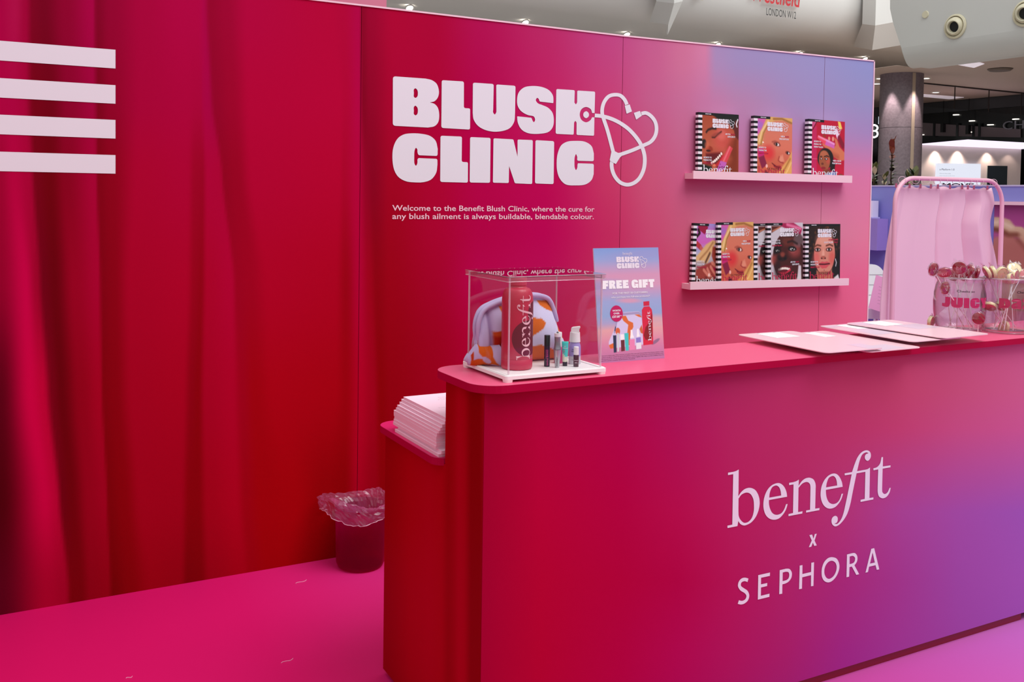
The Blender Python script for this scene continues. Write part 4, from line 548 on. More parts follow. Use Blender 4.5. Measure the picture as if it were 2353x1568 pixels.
# ------------------------------------------------------------------ magazines
def art(kind):
    c = Canvas(92, 132, (185, 75, 50))
    if kind == 'smile':
        c.g([(0, (158, 66, 40)), (.5, (184, 88, 60)), (1, (138, 52, 30))])
        c.p([(.6, .45), (1, .3), (1, 1.05), (.5, 1.05), (.8, .7)], (125, 45, 18), .2)
        c.e(.55, .40, .24, .18, 20, (204, 78, 70), .9, .8); c.e(.52, .33, .12, .08, 10, (226, 120, 110), .9, .5)
        c.p([(.22, .0), (1.05, 0), (1.05, .17), (.94, .16), (.86, .24), (.7, .13), (.42, .09)], (22, 20, 18), .05)
        c.p([(.90, .1), (1.0, .08), (1, .4), (.9, .34), (.86, .22)], (90, 25, 18), .04); c.s_([(.97, .08), (.93, .15), (.95, .19)], .025, (235, 235, 240))
        c.s_([(.11, .30), (.16, .262), (.26, .238), (.37, .238)], .036, (52, 20, 15), .03)
        c.s_([(.27, .375), (.34, .375), (.43, .32), (.52, .28)], .022, (48, 18, 15), .03); c.e(.38, .33, .14, .03, -20, (140, 55, 45), .9, .6)
        c.e(.05, .48, .07, .07, 0, (35, 20, 20), .5); c.e(.20, .555, .09, .045, 10, (150, 48, 28), .6); c.e(.13, .50, .06, .06, 0, (205, 100, 70), .8, .7)
        c.e(.17, .585, .06, .018, 0, (70, 18, 12), .5); c.p([(.1, .63), (.55, .6), (.52, .68), (.35, .8), (.12, .79)], (100, 14, 18), .06)
        [c.e(.265+.043*q, .772-.0235*q+.0015*q*(5-q), .026, .0225, -25, (242, 226, 214), .35) for q in range(7)]; c.s_([(.27, .83), (.4, .80), (.5, .73), (.56, .66)], .04, (190, 30, 40), .03)
        c.p([(-.02, .79), (.28, .83), (.2, 1.02), (-.02, 1.02)], (18, 28, 20), .05)
        c.p([(.74, .49), (.84, .53), (.67, .76), (.51, .73)], (214, 62, 74), .02); c.p([(.75, .5), (.78, .51), (.6, .75), (.56, .74)], (240, 130, 135), .03, .7)
        c.p([(.5, .73), (.67, .755), (.56, 1.02), (.3, 1.02)], (190, 92, 178), .02); c.e(.33, .83, .05, .045, 0, (225, 120, 85), .3); c.e(.28, .93, .08, .07, 0, (200, 85, 50), .3); c.e(.58, .93, .06, .06, 0, (190, 70, 45), .3)
    elif kind == 'blonde':
        c.g([(0, (206, 120, 95)), (.5, (212, 112, 88)), (1, (180, 72, 45))])
        c.p([(-.05, -.05), (.3, -.05), (.1, .35), (-.05, .5)], (205, 90, 165), .06); c.e(.06, .14, .1, .06, 0, (150, 110, 190), .9, .7)
        c.p([(.28, -.02), (1.02, -.02), (1.02, .10), (.75, .045), (.5, .06), (.3, .12), (.18, .3), (.14, .45), (-.02, .46), (.0, .32), (.12, .2)], (214, 165, 95), .04)
        c.s_([(.45, .03), (.7, .02), (.98, .08)], .03, (150, 95, 45), .04); c.s_([(.05, .4), (.12, .24), (.3, .07)], .03, (240, 205, 150), .05); c.s_([(.1, .45), (.17, .27), (.28, .14)], .02, (140, 88, 40), .04)
        c.e(.2, .33, .035, .06, 0, (205, 120, 90), .4); c.e(.16, .415, .02, .012, 0, (250, 240, 225), .4)
        c.s_([(.42, .40), (.5, .385), (.62, .41)], .02, (160, 70, 55), .04); c.e(.56, .435, .1, .032, 12, (120, 50, 42), .7); c.e(.57, .438, .055, .024, 12, (228, 210, 205), .4); c.e(.55, .435, .026, .028, 0, (34, 26, 24), .4)
        c.e(.88, .565, .07, .028, 12, (110, 42, 36), .7); c.e(.89, .568, .04, .018, 12, (225, 205, 200), .4); c.e(.87, .565, .022, .024, 0, (34, 26, 24), .4)
        c.e(.32, .58, .16, .11, 0, (214, 42, 50), .95, .85); c.p([(.66, .62), (.73, .6), (.78, .70), (.68, .735), (.62, .70)], (222, 138, 112), .06); c.s_([(.63, .63), (.6, .69), (.66, .72), (.75, .73)], .018, (150, 45, 40), .03)
        c.p([(.42, .74), (.56, .78), (.66, .775), (.72, .81), (.58, .83), (.5, .81)], (160, 34, 44), .03); c.s_([(.42, .74), (.55, .795), (.7, .81)], .012, (90, 15, 22), .02)
        c.e(.5, .9, .2, .06, 15, (196, 95, 65), .8, .6); c.p([(.52, .93), (.9, .66), (1.02, .5), (1.02, 1.02), (.45, 1.02)], (218, 160, 88), .05); c.s_([(.6, 1), (.8, .82), (.95, .66)], .03, (168, 108, 50), .05); c.s_([(.72, 1), (.88, .85), (.98, .72)], .02, (240, 200, 130), .04)
        c.p([(.0, .52), (.17, .5), (.2, .62), (.03, .66)], (196, 28, 110), .03); c.p([(.03, .66), (.19, .62), (.28, .77), (.14, .84)], (130, 22, 60), .03); c.p([(0, .84), (.14, .84), (.3, .78), (.24, .92), (.1, 1.02), (-.02, 1.02)], (200, 92, 62), .04); c.e(.27, .79, .03, .03, 0, (238, 178, 165), .4)
        c.p([(.24, .86), (.36, .92), (.42, 1.02), (.15, 1.02)], (60, 16, 18), .04)
    elif kind == 'hand':
        c.g([(0, (186, 8, 48)), (.5, (176, 4, 44)), (1, (196, 8, 58))])
        c.p([(-.02, .02), (.16, .02), (.04, .14), (-.02, .12)], (196, 70, 120), .03); c.p([(.0, .15), (.14, .1), (.16, .9), (.24, 1.02), (-.02, 1.02)], (190, 26, 84), .04); c.s_([(.14, .03), (.02, .17)], .02, (90, 0, 25)); c.s_([(.0, .645), (.17, .645)], .01, (225, 90, 120))
        c.p([(.78, .0), (.86, .01), (.92, .12), (.82, .14)], (232, 204, 90), .02); c.s_([(.74, .17), (.8, .26)], .09, (236, 214, 226), .03); c.s_([(.83, .28), (.95, .4)], .1, (128, 6, 40), .04)
        c.p([(.68, .27), (.76, .3), (.84, .42), (1.02, .52), (1.02, .64), (.86, .66), (.68, .60), (.5, .5), (.33, .42), (.3, .385), (.4, .37), (.55, .43), (.66, .45), (.72, .4)], (206, 112, 78), .03)
        c.e(.37, .265, .05, .03, 0, (150, 50, 35), .4); c.e(.52, .3, .035, .035, 0, (225, 145, 125), .4); c.e(.64, .3, .035, .04, 0, (225, 145, 125), .4); c.s_([(.55, .54), (.8, .6)], .08, (150, 60, 40), .1, .5)
        c.p([(.18, .25), (.46, .31), (.42, .42), (.16, .30)], (228, 70, 92), .02); c.p([(.44, .31), (.70, .365), (.68, .46), (.4, .405)], (206, 96, 172), .02); c.s_([(.2, .275), (.68, .385)], .025, (240, 170, 205), .03, .8)
        c.e(.42, .63, .24, .17, 0, (24, 14, 14), .12); c.p([(.6, .66), (.72, .7), (.7, .84), (.56, .82)], (26, 12, 12), .04)
        c.e(.39, .665, .17, .165, -8, (158, 82, 52), .1); c.e(.36, .55, .12, .05, 0, (186, 105, 72), .8, .7); c.e(.5, .665, .06, .05, 0, (196, 76, 62), .9, .7)
        c.s_([(.26, .605), (.31, .60)], .016, (40, 18, 14)); c.s_([(.38, .60), (.46, .585), (.52, .6)], .018, (40, 18, 14)); c.e(.29, .64, .035, .014, 0, (24, 12, 12), .4); c.e(.29, .64, .012, .009, 0, (240, 235, 235), .4); c.e(.44, .64, .045, .016, 0, (24, 12, 12), .4); c.e(.445, .638, .018, .010, 0, (240, 235, 235), .4)
        c.e(.33, .72, .04, .02, 0, (110, 48, 34), .5); c.e(.36, .79, .07, .024, 0, (140, 34, 40), .4); c.p([(.35, .83), (.55, .8), (.6, .88), (.42, .92)], (120, 55, 36), .05)
        c.p([(.4, .89), (.55, .86), (.72, .83), (.78, .9), (.72, 1.02), (.36, 1.02)], (95, 105, 165), .03); c.s_([(.5, .95), (.62, .88)], .05, (175, 195, 228), .05); c.s_([(.42, .9), (.38, 1)], .03, (35, 35, 80), .03)
        c.p([(.8, .9), (.9, .87), (1.02, .9), (1.02, 1.02), (.76, 1.02)], (130, 66, 44), .03)
    elif kind == 'sky':
        c.g([(0, (150, 140, 205)), (.1, (190, 110, 190)), (.3, (205, 95, 180)), (.42, (165, 160, 200)), (.5, (185, 180, 195)), (1, (120, 60, 40))])
        c.p([(.02, .02), (.26, .0), (.34, .06), (.3, .1), (.24, .17), (.14, .13), (.05, .1)], (150, 10, 58), .02); c.s_([(.04, .1), (.09, .15), (.0, .21)], .05, (40, 6, 16), .02); c.s_([(.02, .32), (.12, .37)], .085, (180, 46, 56), .02); c.s_([(.14, .38), (.19, .41)], .07, (190, 86, 88), .02)
        c.p([(.0, .52), (.1, .46), (.3, .32), (.5, .25), (.7, .28), (.55, .33), (.45, .5), (.35, .62), (.2, .6), (.02, .6)], (218, 172, 116), .04); c.s_([(.12, .56), (.35, .42), (.5, .29)], .03, (165, 110, 66), .05); c.s_([(.3, .6), (.42, .46)], .04, (80, 45, 28), .05)
        c.p([(.5, .36), (.7, .33), (1, .4), (1, .68), (.72, .66), (.55, .6), (.48, .5)], (150, 56, 42), .05)
        c.p([(.02, .72), (.2, .66), (.45, .6), (.65, .64), (.72, .7), (.9, .66), (.9, .86), (.4, .88), (.02, .88)], (150, 55, 45), .04); c.p([(.5, .68), (.8, .68), (.9, .9), (.6, .86)], (160, 20, 60), .04)
        for a, b in (((.25, .72), (.42, .82)), ((.36, .70), (.52, .87)), ((.46, .67), (.66, .83)), ((.5, .61), (.72, .69))): c.s_([a, b], .055, (206, 118, 100), .03); 
        for q in ((.42, .8), (.53, .86), (.65, .82)): c.e(q[0], q[1], .03, .03, 0, (238, 190, 180), .4)
        c.p([(0, .86), (1, .88), (1, 1.02), (0, 1.02)], (58, 14, 16), .05)
    elif kind == 'dark':
        c.g([(0, (200, 192, 198)), (1, (188, 176, 184))])
        c.p([(.02, .05), (.35, .05), (.02, .16)], (86, 30, 20), .03); c.s_([(.05, .13), (.28, .07)], .02, (205, 130, 95), .03); c.p([(.3, .0), (.7, .0), (.98, .1), (.92, .22), (.7, .19), (.45, .09), (.3, .05)], (160, 26, 74), .03); c.s_([(.5, .03), (.93, .1)], .05, (222, 110, 150), .05)
        c.e(.55, .56, .49, .42, 0, (66, 20, 16), .06); c.e(.85, .30, .16, .12, 40, (96, 72, 74), .4); c.p([(.2, .3), (.5, .22), (.7, .2), (.5, .3), (.28, .42), (.1, .55), (.1, .42)], (24, 12, 12), .06)
        c.e(.5, .30, .2, .08, 0, (112, 44, 34), .9, .8); c.e(.75, .47, .18, .1, 0, (150, 62, 60), .9, .8); c.e(.68, .44, .1, .05, 0, (205, 120, 118), .9, .6); c.e(.1, .6, .1, .08, 0, (160, 66, 58), .9, .8)
        c.e(.66, .43, .13, .045, 4, (22, 10, 10), .7); c.e(.665, .437, .082, .022, 4, (176, 172, 168), .4); c.e(.675, .433, .038, .027, 0, (16, 12, 12), .3); c.e(.668, .424, .011, .008, 0, (250, 250, 250), .4); c.s_([(.55, .445), (.62, .405), (.72, .405), (.79, .445)], .014, (10, 5, 5), .02)
        c.e(.2, .45, .11, .045, 0, (18, 8, 8), .7); c.e(.205, .455, .055, .017, 0, (160, 158, 150), .4); c.e(.215, .452, .03, .022, 0, (14, 10, 10), .3); c.e(.21, .446, .009, .007, 0, (240, 240, 240), .4)
        c.s_([(.52, .32), (.66, .30), (.82, .35)], .03, (30, 10, 10), .05); c.e(.35, .57, .15, .06, 0, (36, 10, 10), .5); c.e(.36, .52, .07, .04, 0, (130, 56, 44), .8); c.e(.28, .59, .04, .018, 0, (8, 2, 2), .5); c.e(.44, .59, .04, .018, 0, (8, 2, 2), .5)
        c.p([(.18, .755), (.3, .715), (.45, .70), (.66, .715), (.6, .79), (.42, .845), (.26, .82)], (96, 12, 26), .03); [c.e(.25+.052*q, .765-.004*q*(6-q)*.5, .031, .021, 0, (236, 222, 210), .4) for q in range(7)]; c.s_([(.22, .80), (.33, .832), (.46, .83), (.6, .775)], .034, (196, 36, 62), .03)
        c.e(.2, .75, .1, .2, 0, (30, 8, 8), .8, .6); c.p([(.86, .7), (.99, .72), (1.02, 1.02), (.8, 1.02)], (205, 196, 200), .04); c.p([(.93, .35), (1.02, .4), (1.02, 1.02), (.95, .95)], (60, 14, 14), .03)
    else:
        c.g([(0, (40, 20, 14)), (1, (24, 12, 12))])
        for i in range(90):
            a = random.uniform(.0, 6.28); r = random.uniform(.30, .55); c.e(.5+r*math.cos(a)*.95, .36+r*math.sin(a)*.75, .035, .02, random.uniform(0, 180), random.choice([(90, 50, 28), (60, 30, 20), (120, 72, 40), (16, 8, 8)]), .7, .6)
        c.e(.50, .50, .33, .36, 0, (208, 132, 112), .06); c.e(.5, .26, .24, .12, 0, (222, 156, 134), .9, .8); c.e(.24, .58, .11, .12, 0, (216, 92, 88), .9, .7); c.e(.74, .58, .1, .12, 0, (206, 80, 72), .9, .7)
        c.s_([(.18, .385), (.27, .355), (.38, .37)], .026, (92, 45, 32), .03); c.s_([(.55, .37), (.66, .35), (.76, .375)], .026, (92, 45, 32), .03)
        for q in (.28, .64): c.e(q, .435, .10, .035, 0, (92, 40, 34), .6); c.e(q, .435, .065, .02, 0, (215, 200, 196), .4); c.e(q, .432, .032, .026, 0, (24, 14, 14), .3)
        c.e(.46, .51, .04, .08, 0, (232, 170, 148), .8, .7); c.e(.46, .57, .08, .03, 0, (176, 92, 76), .6); c.e(.41, .583, .025, .012, 0, (70, 20, 18), .5); c.e(.52, .583, .025, .012, 0, (70, 20, 18), .5)
        c.p([(.3, .68), (.42, .635), (.5, .645), (.58, .635), (.7, .675), (.56, .75), (.42, .755)], (206, 76, 84), .02); c.s_([(.34, .68), (.5, .685), (.66, .675)], .022, (70, 10, 20), .02)
        c.p([(.25, .78), (.42, .85), (.6, .86), (.75, .76), (.78, 1.02), (.2, 1.02)], (190, 108, 84), .05); c.e(.5, .83, .2, .03, 0, (150, 70, 52), .8, .6)
        c.p([(-.02, .72), (.22, .74), (.28, .95), (.1, .98), (-.02, 1.02)], (20, 10, 12), .04); c.p([(.82, .6), (1.02, .4), (1.02, .9), (.8, .9), (.74, .8)], (16, 8, 10), .04); c.s_([(.85, .6), (.88, .66), (.86, .72)], .02, (225, 225, 230), .02); c.p([(.8, .92), (.94, .86), (1.02, 1.02), (.8, 1.02)], (215, 205, 210), .03)
    return c.a
ARTS = {}
mag_mats = {}
def magazine(px0, px1, pyt, H, t, yf, kind, label, group, tilt=0.0, lean=.022, benecol=None, smalls=None):
    """px0, px1: left and right edge of the front cover at its top, in the plane y = yf"""
    a = on(px0, pyt, Y=yf); b = on(px1, pyt+2, Y=yf); W = b[0]-a[0]; band = W*.097
    zb = a[2]-H; yb = yf-lean*H
    m = thing('magazine', label, 'magazine', (a[0], yb, zb), group=group, rot=(-math.atan(lean), tilt, 0))
    if kind not in ARTS: ARTS[kind] = art(kind)
    A = ARTS[kind]; h, w_ = A.shape[:2]
    U, V = np.meshgrid(np.linspace(band, W, w_), np.linspace(H, 0, h))
    MB().span((.0008, .0004, .0008), (W-.001, t, H-.0006)).obj('page_block', mat('paper_edge', (225, 205, 210), .6), m)
    cv = link('front_cover', grid_mesh(np.stack([U, np.zeros_like(U), V], -1), A, 1.12), vmat('cover_print', .3, .5), m)
    # striped spine wraps onto the front
    s = MB(); n = 25; st = H/n; me_f = []
    for i in range(n):
        z0, z1 = H-i*st, H-(i+1)*st; col = 0 if (i % 2 == 0) else 1
        f0 = len(s.bm.faces)
        s.add([(0, -.0002, z1), (band, -.0002, z1), (band, -.0002, z0), (0, -.0002, z0)], [(0, 1, 2, 3)]); s.add([(0, t, z1), (0, -.0002, z1), (0, -.0002, z0), (0, t, z0)], [(0, 1, 2, 3)])
        s.bm.faces.ensure_lookup_table(); s.bm.faces[f0].material_index = col; s.bm.faces[f0+1].material_index = col
    s.add([(0, -.0002, H), (W*.4, -.0002, H), (W*.4, t*.5, H), (0, t*.5, H)], [(0, 1, 2, 3)])
    me = bpy.data.meshes.new('spine'); s.bm.to_mesh(me); s.bm.free(); me.materials.append(mat('spine_black', (16, 14, 18), .35)); me.materials.append(mat('spine_white', (240, 228, 236), .4))
    link('striped_spine', me, None, m)
    fn = lambda x, z: (x, -.0008, z)
    # black tab at the top
    tb = MB().add([(0, -.0005, H-.013), (W*.42, -.0005, H-.013), (W*.42, -.0005, H), (0, -.0005, H)], [(0, 1, 2, 3)])
    q = MB(); q.add([(0, -.0005, H-.0125), (W*(.98 if kind in ('smile', 'curly') else .42), -.0005, H-.0125), (W*(.98 if kind in ('smile', 'curly') else .42), -.0005, H), (0, -.0005, H)], [(0, 1, 2, 3)]); q.obj('date_tab', mat('spine_black'), m)
    logo_on(fn, W*.345, H*.835-.0, W*.545, cv, white_print)
    dark = (kind in ('smile', 'hand', 'sky'))
    bene_on(lambda x, z: (x, -.0007, z), W*.115, H*.062, W*.72, cv, white_print if dark else mat('berry_print', (196, 34, 74), .4))
    seph_on(lambda x, z: (x, -.0006, z), W*.36, H*.145, W*.36, cv, mat('wine_print', (70, 10, 30), .4)) if kind != 'hand' else None
    R = W*.92
    sets = {
     'smile': ([('ARE YOU', W*.66, H*.675, W*.13, .0075, .03), ('DEFICIENT?', W*.72, H*.635, W*.19, .0075, .03), ('SECRETS TO', W*.13, H*.30, W*.2, .0078, .03), ('FINDING THE', W*.13, H*.26, W*.2, .0078, .03)], [('PERFECT BLUSH', W*.13, H*.215, W*.26, .0075, .03), ('BLUSH', W*.8, H*.675, W*.1, .0075, .03)]),
     'blonde': ([('NEED A', W*.70, H*.685, W*.11, .0078, .03), ('PRESCRIPTION?', W*.66, H*.642, W*.25, .0078, .03), ('SECRETS TO', W*.13, H*.49, W*.19, .0078, .03), ('FINDING THE', W*.13, H*.445, W*.2, .0078, .03)], [('BLUSH', W*.815, H*.685, W*.1, .0078, .03), ('PERFECT BLUSH', W*.13, H*.40, W*.25, .0075, .03)]),
     'hand': ([('SECRETS TO', W*.15, H*.63, W*.19, .0078, .03), ('FINDING THE', W*.15, H*.585, W*.2, .0078, .03), ('PERFECT BLUSH', W*.15, H*.54, W*.25, .0078, .03), ('NEED A BLUSH', W*.68, H*.33, W*.23, .0078, .03), ('PRESCRIPTION?', W*.66, H*.287, W*.25, .0078, .03)], []),
     'sky': ([("DON'T BE", W*.6, H*.65, W*.16, .0075, .03), ('SECRETS TO', W*.13, H*.40, W*.2, .0078, .03), ('FINDING THE', W*.13, H*.355, W*.2, .0078, .03)], [('PERFECT BLUSH', W*.13, H*.31, W*.26, .0075, .03)]),
     'dark': ([('SECRETS TO', W*.13, H*.70, W*.22, .0078, .03), ('FINDING THE', W*.13, H*.66, W*.23, .0078, .03), ('ARE YOU', W*.64, H*.34, W*.14, .0078, .03), ('DEFICIENT?', W*.69, H*.30, W*.2, .0078, .03)], [('PERFECT BLUSH', W*.13, H*.62, W*.27, .0075, .03), ('BLUSH', W*.79, H*.34, W*.09, .0078, .03)]),
     'curly': ([("DON'T BLUSH", W*.53, H*.675, W*.26, .0078, .03), ('SECRETS TO', W*.15, H*.35, W*.21, .0078, .03), ('FINDING THE', W*.15, H*.305, W*.22, .0078, .03)], [('SYMPTOMS', W*.66, H*.72, W*.27, .0078, .03), ('OVER IT', W*.81, H*.675, W*.12, .0078, .03), ('PERFECT BLUSH', W*.15, H*.26, W*.26, .0075, .03)])}
    wl, rl = sets[kind]
    link('cover_lines', text_mesh(wl+[('MARCH 2025', W*.17, H-.0085, W*.14, .005, .03)], fn), white_print, cv)
    if rl: link('cover_lines', text_mesh(rl, fn), mat('berry_print', (196, 34, 74), .4), cv)
    return m
GU, GL = 'magazines on the upper ledge', 'magazines on the lower ledge'
magazine(1604.6, 1697.8, 257.5, .321, .020, 3.757, 'smile', 'magazine with a laughing person holding a blush stick, leftmost on upper ledge', GU)
magazine(1731.8, 1820.2, 265.5, .321, .022, 3.757, 'blonde', 'magazine with a tilted blonde face, standing in the middle of the upper ledge', GU, tilt=.006)
magazine(1857.0, 1940.5, 273.0, .323, .026, 3.752, 'hand', 'crimson magazine showing a big hand above a small face, right end of upper ledge', GU, tilt=.012)
magazine(1589.3, 1672.0, 512.5, .320, .017, 3.766, 'sky', 'lilac sky magazine half hidden at the left end of the lower ledge', GL, tilt=.04)
magazine(1650.4, 1732.4, 511.5, .318, .015, 3.749, 'blonde', 'blonde face magazine on the lower ledge, overlapping the lilac sky magazine', GL, tilt=-.012)
magazine(1733.2, 1815.0, 514.0, .316, .015, 3.766, 'dark', 'mostly hidden magazine mid lower ledge, only its spine and one eye showing', GL)
magazine(1764.6, 1846.0, 513.0, .317, .015, 3.749, 'dark', 'magazine with a dark-skinned face looking up and smiling, lower ledge', GL, tilt=-.012)
magazine(1850.8, 1931.0, 515.0, .316, .020, 3.757, 'curly', 'magazine with a frontal face under dark curly hair, right end of lower ledge', GL)

# ------------------------------------------------------------------ clear display case and what it holds
acry = clear('clear_acrylic', (.992, .988, .99), 1.49, .0, .5)
acry_b = clear('rear_acrylic', (.99, .985, .988), 1.49, .0, 1.6)
acry_edge = clear('acrylic_edge', (.97, .93, .95), 1.49, .10, 1.8, body=(255, 225, 236), bodyw=.34)
CA = dict(x0=1.141, x1=1.446, y0=2.127, y1=2.382)
ZB = TOP+.0165
def build_case():
    x0, x1, y0, y1 = CA['x0'], CA['x1'], CA['y0'], CA['y1']; w_, d = x1-x0, y1-y0; cx, cy = (x0+x1)/2, (y0+y1)/2
    t = thing('display_case', 'clear acrylic display case on a white footed base near the counter end', 'display case', (cx, cy, TOP))
    base = mat('case_white', (250, 240, 240), .4)
    m = MB(); m.prism([(x, y, .0075) for x, y in rrect(w_, d, .008, 5)], (0, 0, .009)); m.obj('base_tray', base, t, bevel=.001, bseg=1)
    for sx in (-1, 1):
        for sy in (-1, 1):
            px, py = sx*(w_/2-.012), sy*(d/2-.012)
            f = MB(); o = [(px+x, py+y, 0) for x, y in rrect(.024, .024, .008, 4)]
            f.prism([(px+(a-px)*.86, py+(b-py)*.86, 0) for a, b, _ in o], (0, 0, .0001)) if False else None
            A = [(px+(a-px)*.9, py+(b-py)*.9, 0.0) for a, b, _ in o]; B = [(a, b, .0078) for a, b, _ in o]; n = len(o)
            f.add(A+B, [tuple(range(n))[::-1], tuple(range(n, 2*n))]+[(i, (i+1) % n, n+(i+1) % n, n+i) for i in range(n)])
            f.obj('foot', base, t)
    # base skirt rim
    r = MB(); o = rrect(w_-.006, d-.006, .007, 5); i_ = rrect(w_-.026, d-.026, .005, 5); n = len(o)
    r.add([(x, y, .0166) for x, y in o]+[(x, y, .0166) for x, y in i_]+[(x, y, .0185) for x, y in o]+[(x, y, .0185) for x, y in i_],
          [(2*n+a, 2*n+(a+1) % n, 3*n+(a+1) % n, 3*n+a) for a in range(n)]+[(a, (a+1) % n, 2*n+(a+1) % n, 2*n+a) for a in range(n)]+[(n+(a+1) % n, n+a, 3*n+a, 3*n+(a+1) % n) for a in range(n)])
    r.obj('base_rim', base, t)
    zt = .2655; hw, hd = w_/2-.012, d/2-.010; th = .0022; z0 = .0187
    for nm, a, b in (('front_pane', (-hw+.003, -hd, z0), (hw-.003, -hd+th, zt-.001)), ('back_pane', (-hw+.003, hd-th, z0), (hw-.003, hd, zt-.001)), ('side_pane', (-hw, -hd+.003, z0), (-hw+th, hd-.003, zt-.001)), ('side_pane', (hw-th, -hd+.003, z0), (hw, hd-.003, zt-.001))):
        MB().span(a, b).obj(nm, acry if nm != 'back_pane' else acry_b, t)
    for sx in (-1, 1):
        for sy in (-1, 1):
            MB().tube([(sx*(hw-.0015), sy*(hd-.0015), z0), (sx*(hw-.0015), sy*(hd-.0015), zt-.001)], .0026, 8).obj('corner_edge', acry_edge, t, smooth=True)
    lw, ld = w_/2-.004, d/2-.003
    MB().prism([(x, y, zt) for x, y in rrect(2*lw, 2*ld, .004, 3)], (0, 0, .0025)).obj('lid_sheet', clear('lid_acrylic', (.965, .955, .96), 1.49, .0, 2.0), t)
    rim = MB()
    for (a, b) in (((-lw, -ld), (lw, -ld)), ((lw, -ld), (lw, ld)), ((lw, ld), (-lw, ld)), ((-lw, ld), (-lw, -ld))):
        pass
    o = rrect(2*lw, 2*ld, .004, 3); i_ = rrect(2*lw-.006, 2*ld-.006, .002, 3); n = len(o); zz0, zz1 = zt-.011, zt-.0002
    rim.add([(x, y, zz0) for x, y in o]+[(x, y, zz0) for x, y in i_]+[(x, y, zz1) for x, y in o]+[(x, y, zz1) for x, y in i_],
            [(a, (a+1) % n, 2*n+(a+1) % n, 2*n+a) for a in range(n)]+[(n+(a+1) % n, n+a, 3*n+a, 3*n+(a+1) % n) for a in range(n)]+[(2*n+a, 2*n+(a+1) % n, 3*n+(a+1) % n, 3*n+a) for a in range(n)]+[(n+a, n+(a+1) % n, (a+1) % n, a) for a in range(n)])
    rim.obj('lid_rim', clear('rim_acrylic', (.985, .96, .97), 1.49, .03, 1.2, body=(255, 225, 238), bodyw=.05), t)
    MB().tube([(x, y, zz0) for x, y in o], .0009, 6, closed=True).obj('lid_edge', acry_edge, t, smooth=True)
    MB().tube([(x, y, zt+.0018) for x, y in o], .0008, 6, closed=True).obj('lid_edge', acry_edge, t, smooth=True)
build_case()

def build_bottle():
    r = .0415; c = on(1187, 853, Z=ZB); d = ray(1187, 853); d = d/np.hypot(d[0], d[1]); cx, cy = c[0]+d[0]*r, c[1]+d[1]*r
    red = mat('bottle_coral', (200, 40, 72), .42, coat=.15)
    t = thing('water_bottle', 'coral red water bottle with vertical white script inside the display case', 'bottle', (cx, cy, ZB))
    prof = [(0, 0), (r-.006, 0), (r-.002, .002), (r, .006), (r, .0275), (r-.0008, .0282), (r, .029), (r, .176)]
    for i in range(1, 10):
        a = i/9*math.pi/2; prof.append((.0262+(r-.0262)*math.cos(a)**.85, .176+.037*math.sin(a)))
    prof += [(.0240, .2150), (.0222, .2165), (.0222, .2200), (0, .2200)]
    MB().lathe(prof, 64).obj('body', red, t, smooth=True, angle=.9)
    MB().lathe([(0, .2202), (.0225, .2202), (.0235, .2212), (.0235, .2405), (.022, .242), (0, .242)], 48).obj('cap', mat('bottle_cap', (205, 60, 90), .45), t, smooth=True, angle=.7)
    MB().lathe([(.0216, .2152), (.0216, .2206)], 40).obj('neck_ring', mat('bottle_neck', (120, 30, 48), .5), t, smooth=True)
    a0 = math.atan2(-d[1], -d[0])        # azimuth that faces the viewer
    def wrap(e, da):
        def f(x, z, k=0):
            th = a0+da+x/(r+e); return ((r+e)*math.cos(th), (r+e)*math.sin(th), z)
        return f
    # dark leaf shape: rows across a circle
    f = wrap(.0004, math.radians(0)); m = MB(); rows = []
    zc, R, xc = .084, .048, .034
    N = 28
    for i in range(N+1):
        z = zc-R+2*R*i/N; h = math.sqrt(max(0, R*R-(z-zc)**2)); h = min(h, .052)
        xl, xr = xc-h, min(xc+h, .060); rows.append([f(xl+(xr-xl)*q/10, z) for q in range(11)])
    me_v = [p for rr in rows for p in rr]; m.add(me_v, [(i*11+j, i*11+j+1, i*11+j+12, i*11+j+11) for i in range(N) for j in range(10)]); m.obj('dark_leaf_print', mat('bottle_wine', (110, 18, 40), .4), t, smooth=True)
    f2 = wrap(.0004, 0); m = MB(); rows = []
    for i in range(N+1):
        z = .150-.03+.06*i/N; h = .03*math.sqrt(max(0, 1-((z-.15)/.03)**2)); rows.append([f2(.058-h*.9+(.03)*q/6*(1 if h > 0 else 1)*(h/.03), z) for q in range(7)])
    m.add([p for rr in rows for p in rr], [(i*7+j, i*7+j+1, i*7+j+8, i*7+j+7) for i in range(N) for j in range(6)]); m.obj('dark_leaf_print', mat('bottle_wine'), t, smooth=True)
    f3 = wrap(.0009, 0); s = .168/.68
    # script reads upward: along x of the lettering = up
    polys = thin(BENE, 1)
    link('script_lettering', flat_mesh(polys, lambda x, y, k: f3(.0355-(y)*s*1.0+.003, .0290+x*s)), mat('bottle_script', (248, 200, 205), .45), t)
build_bottle()

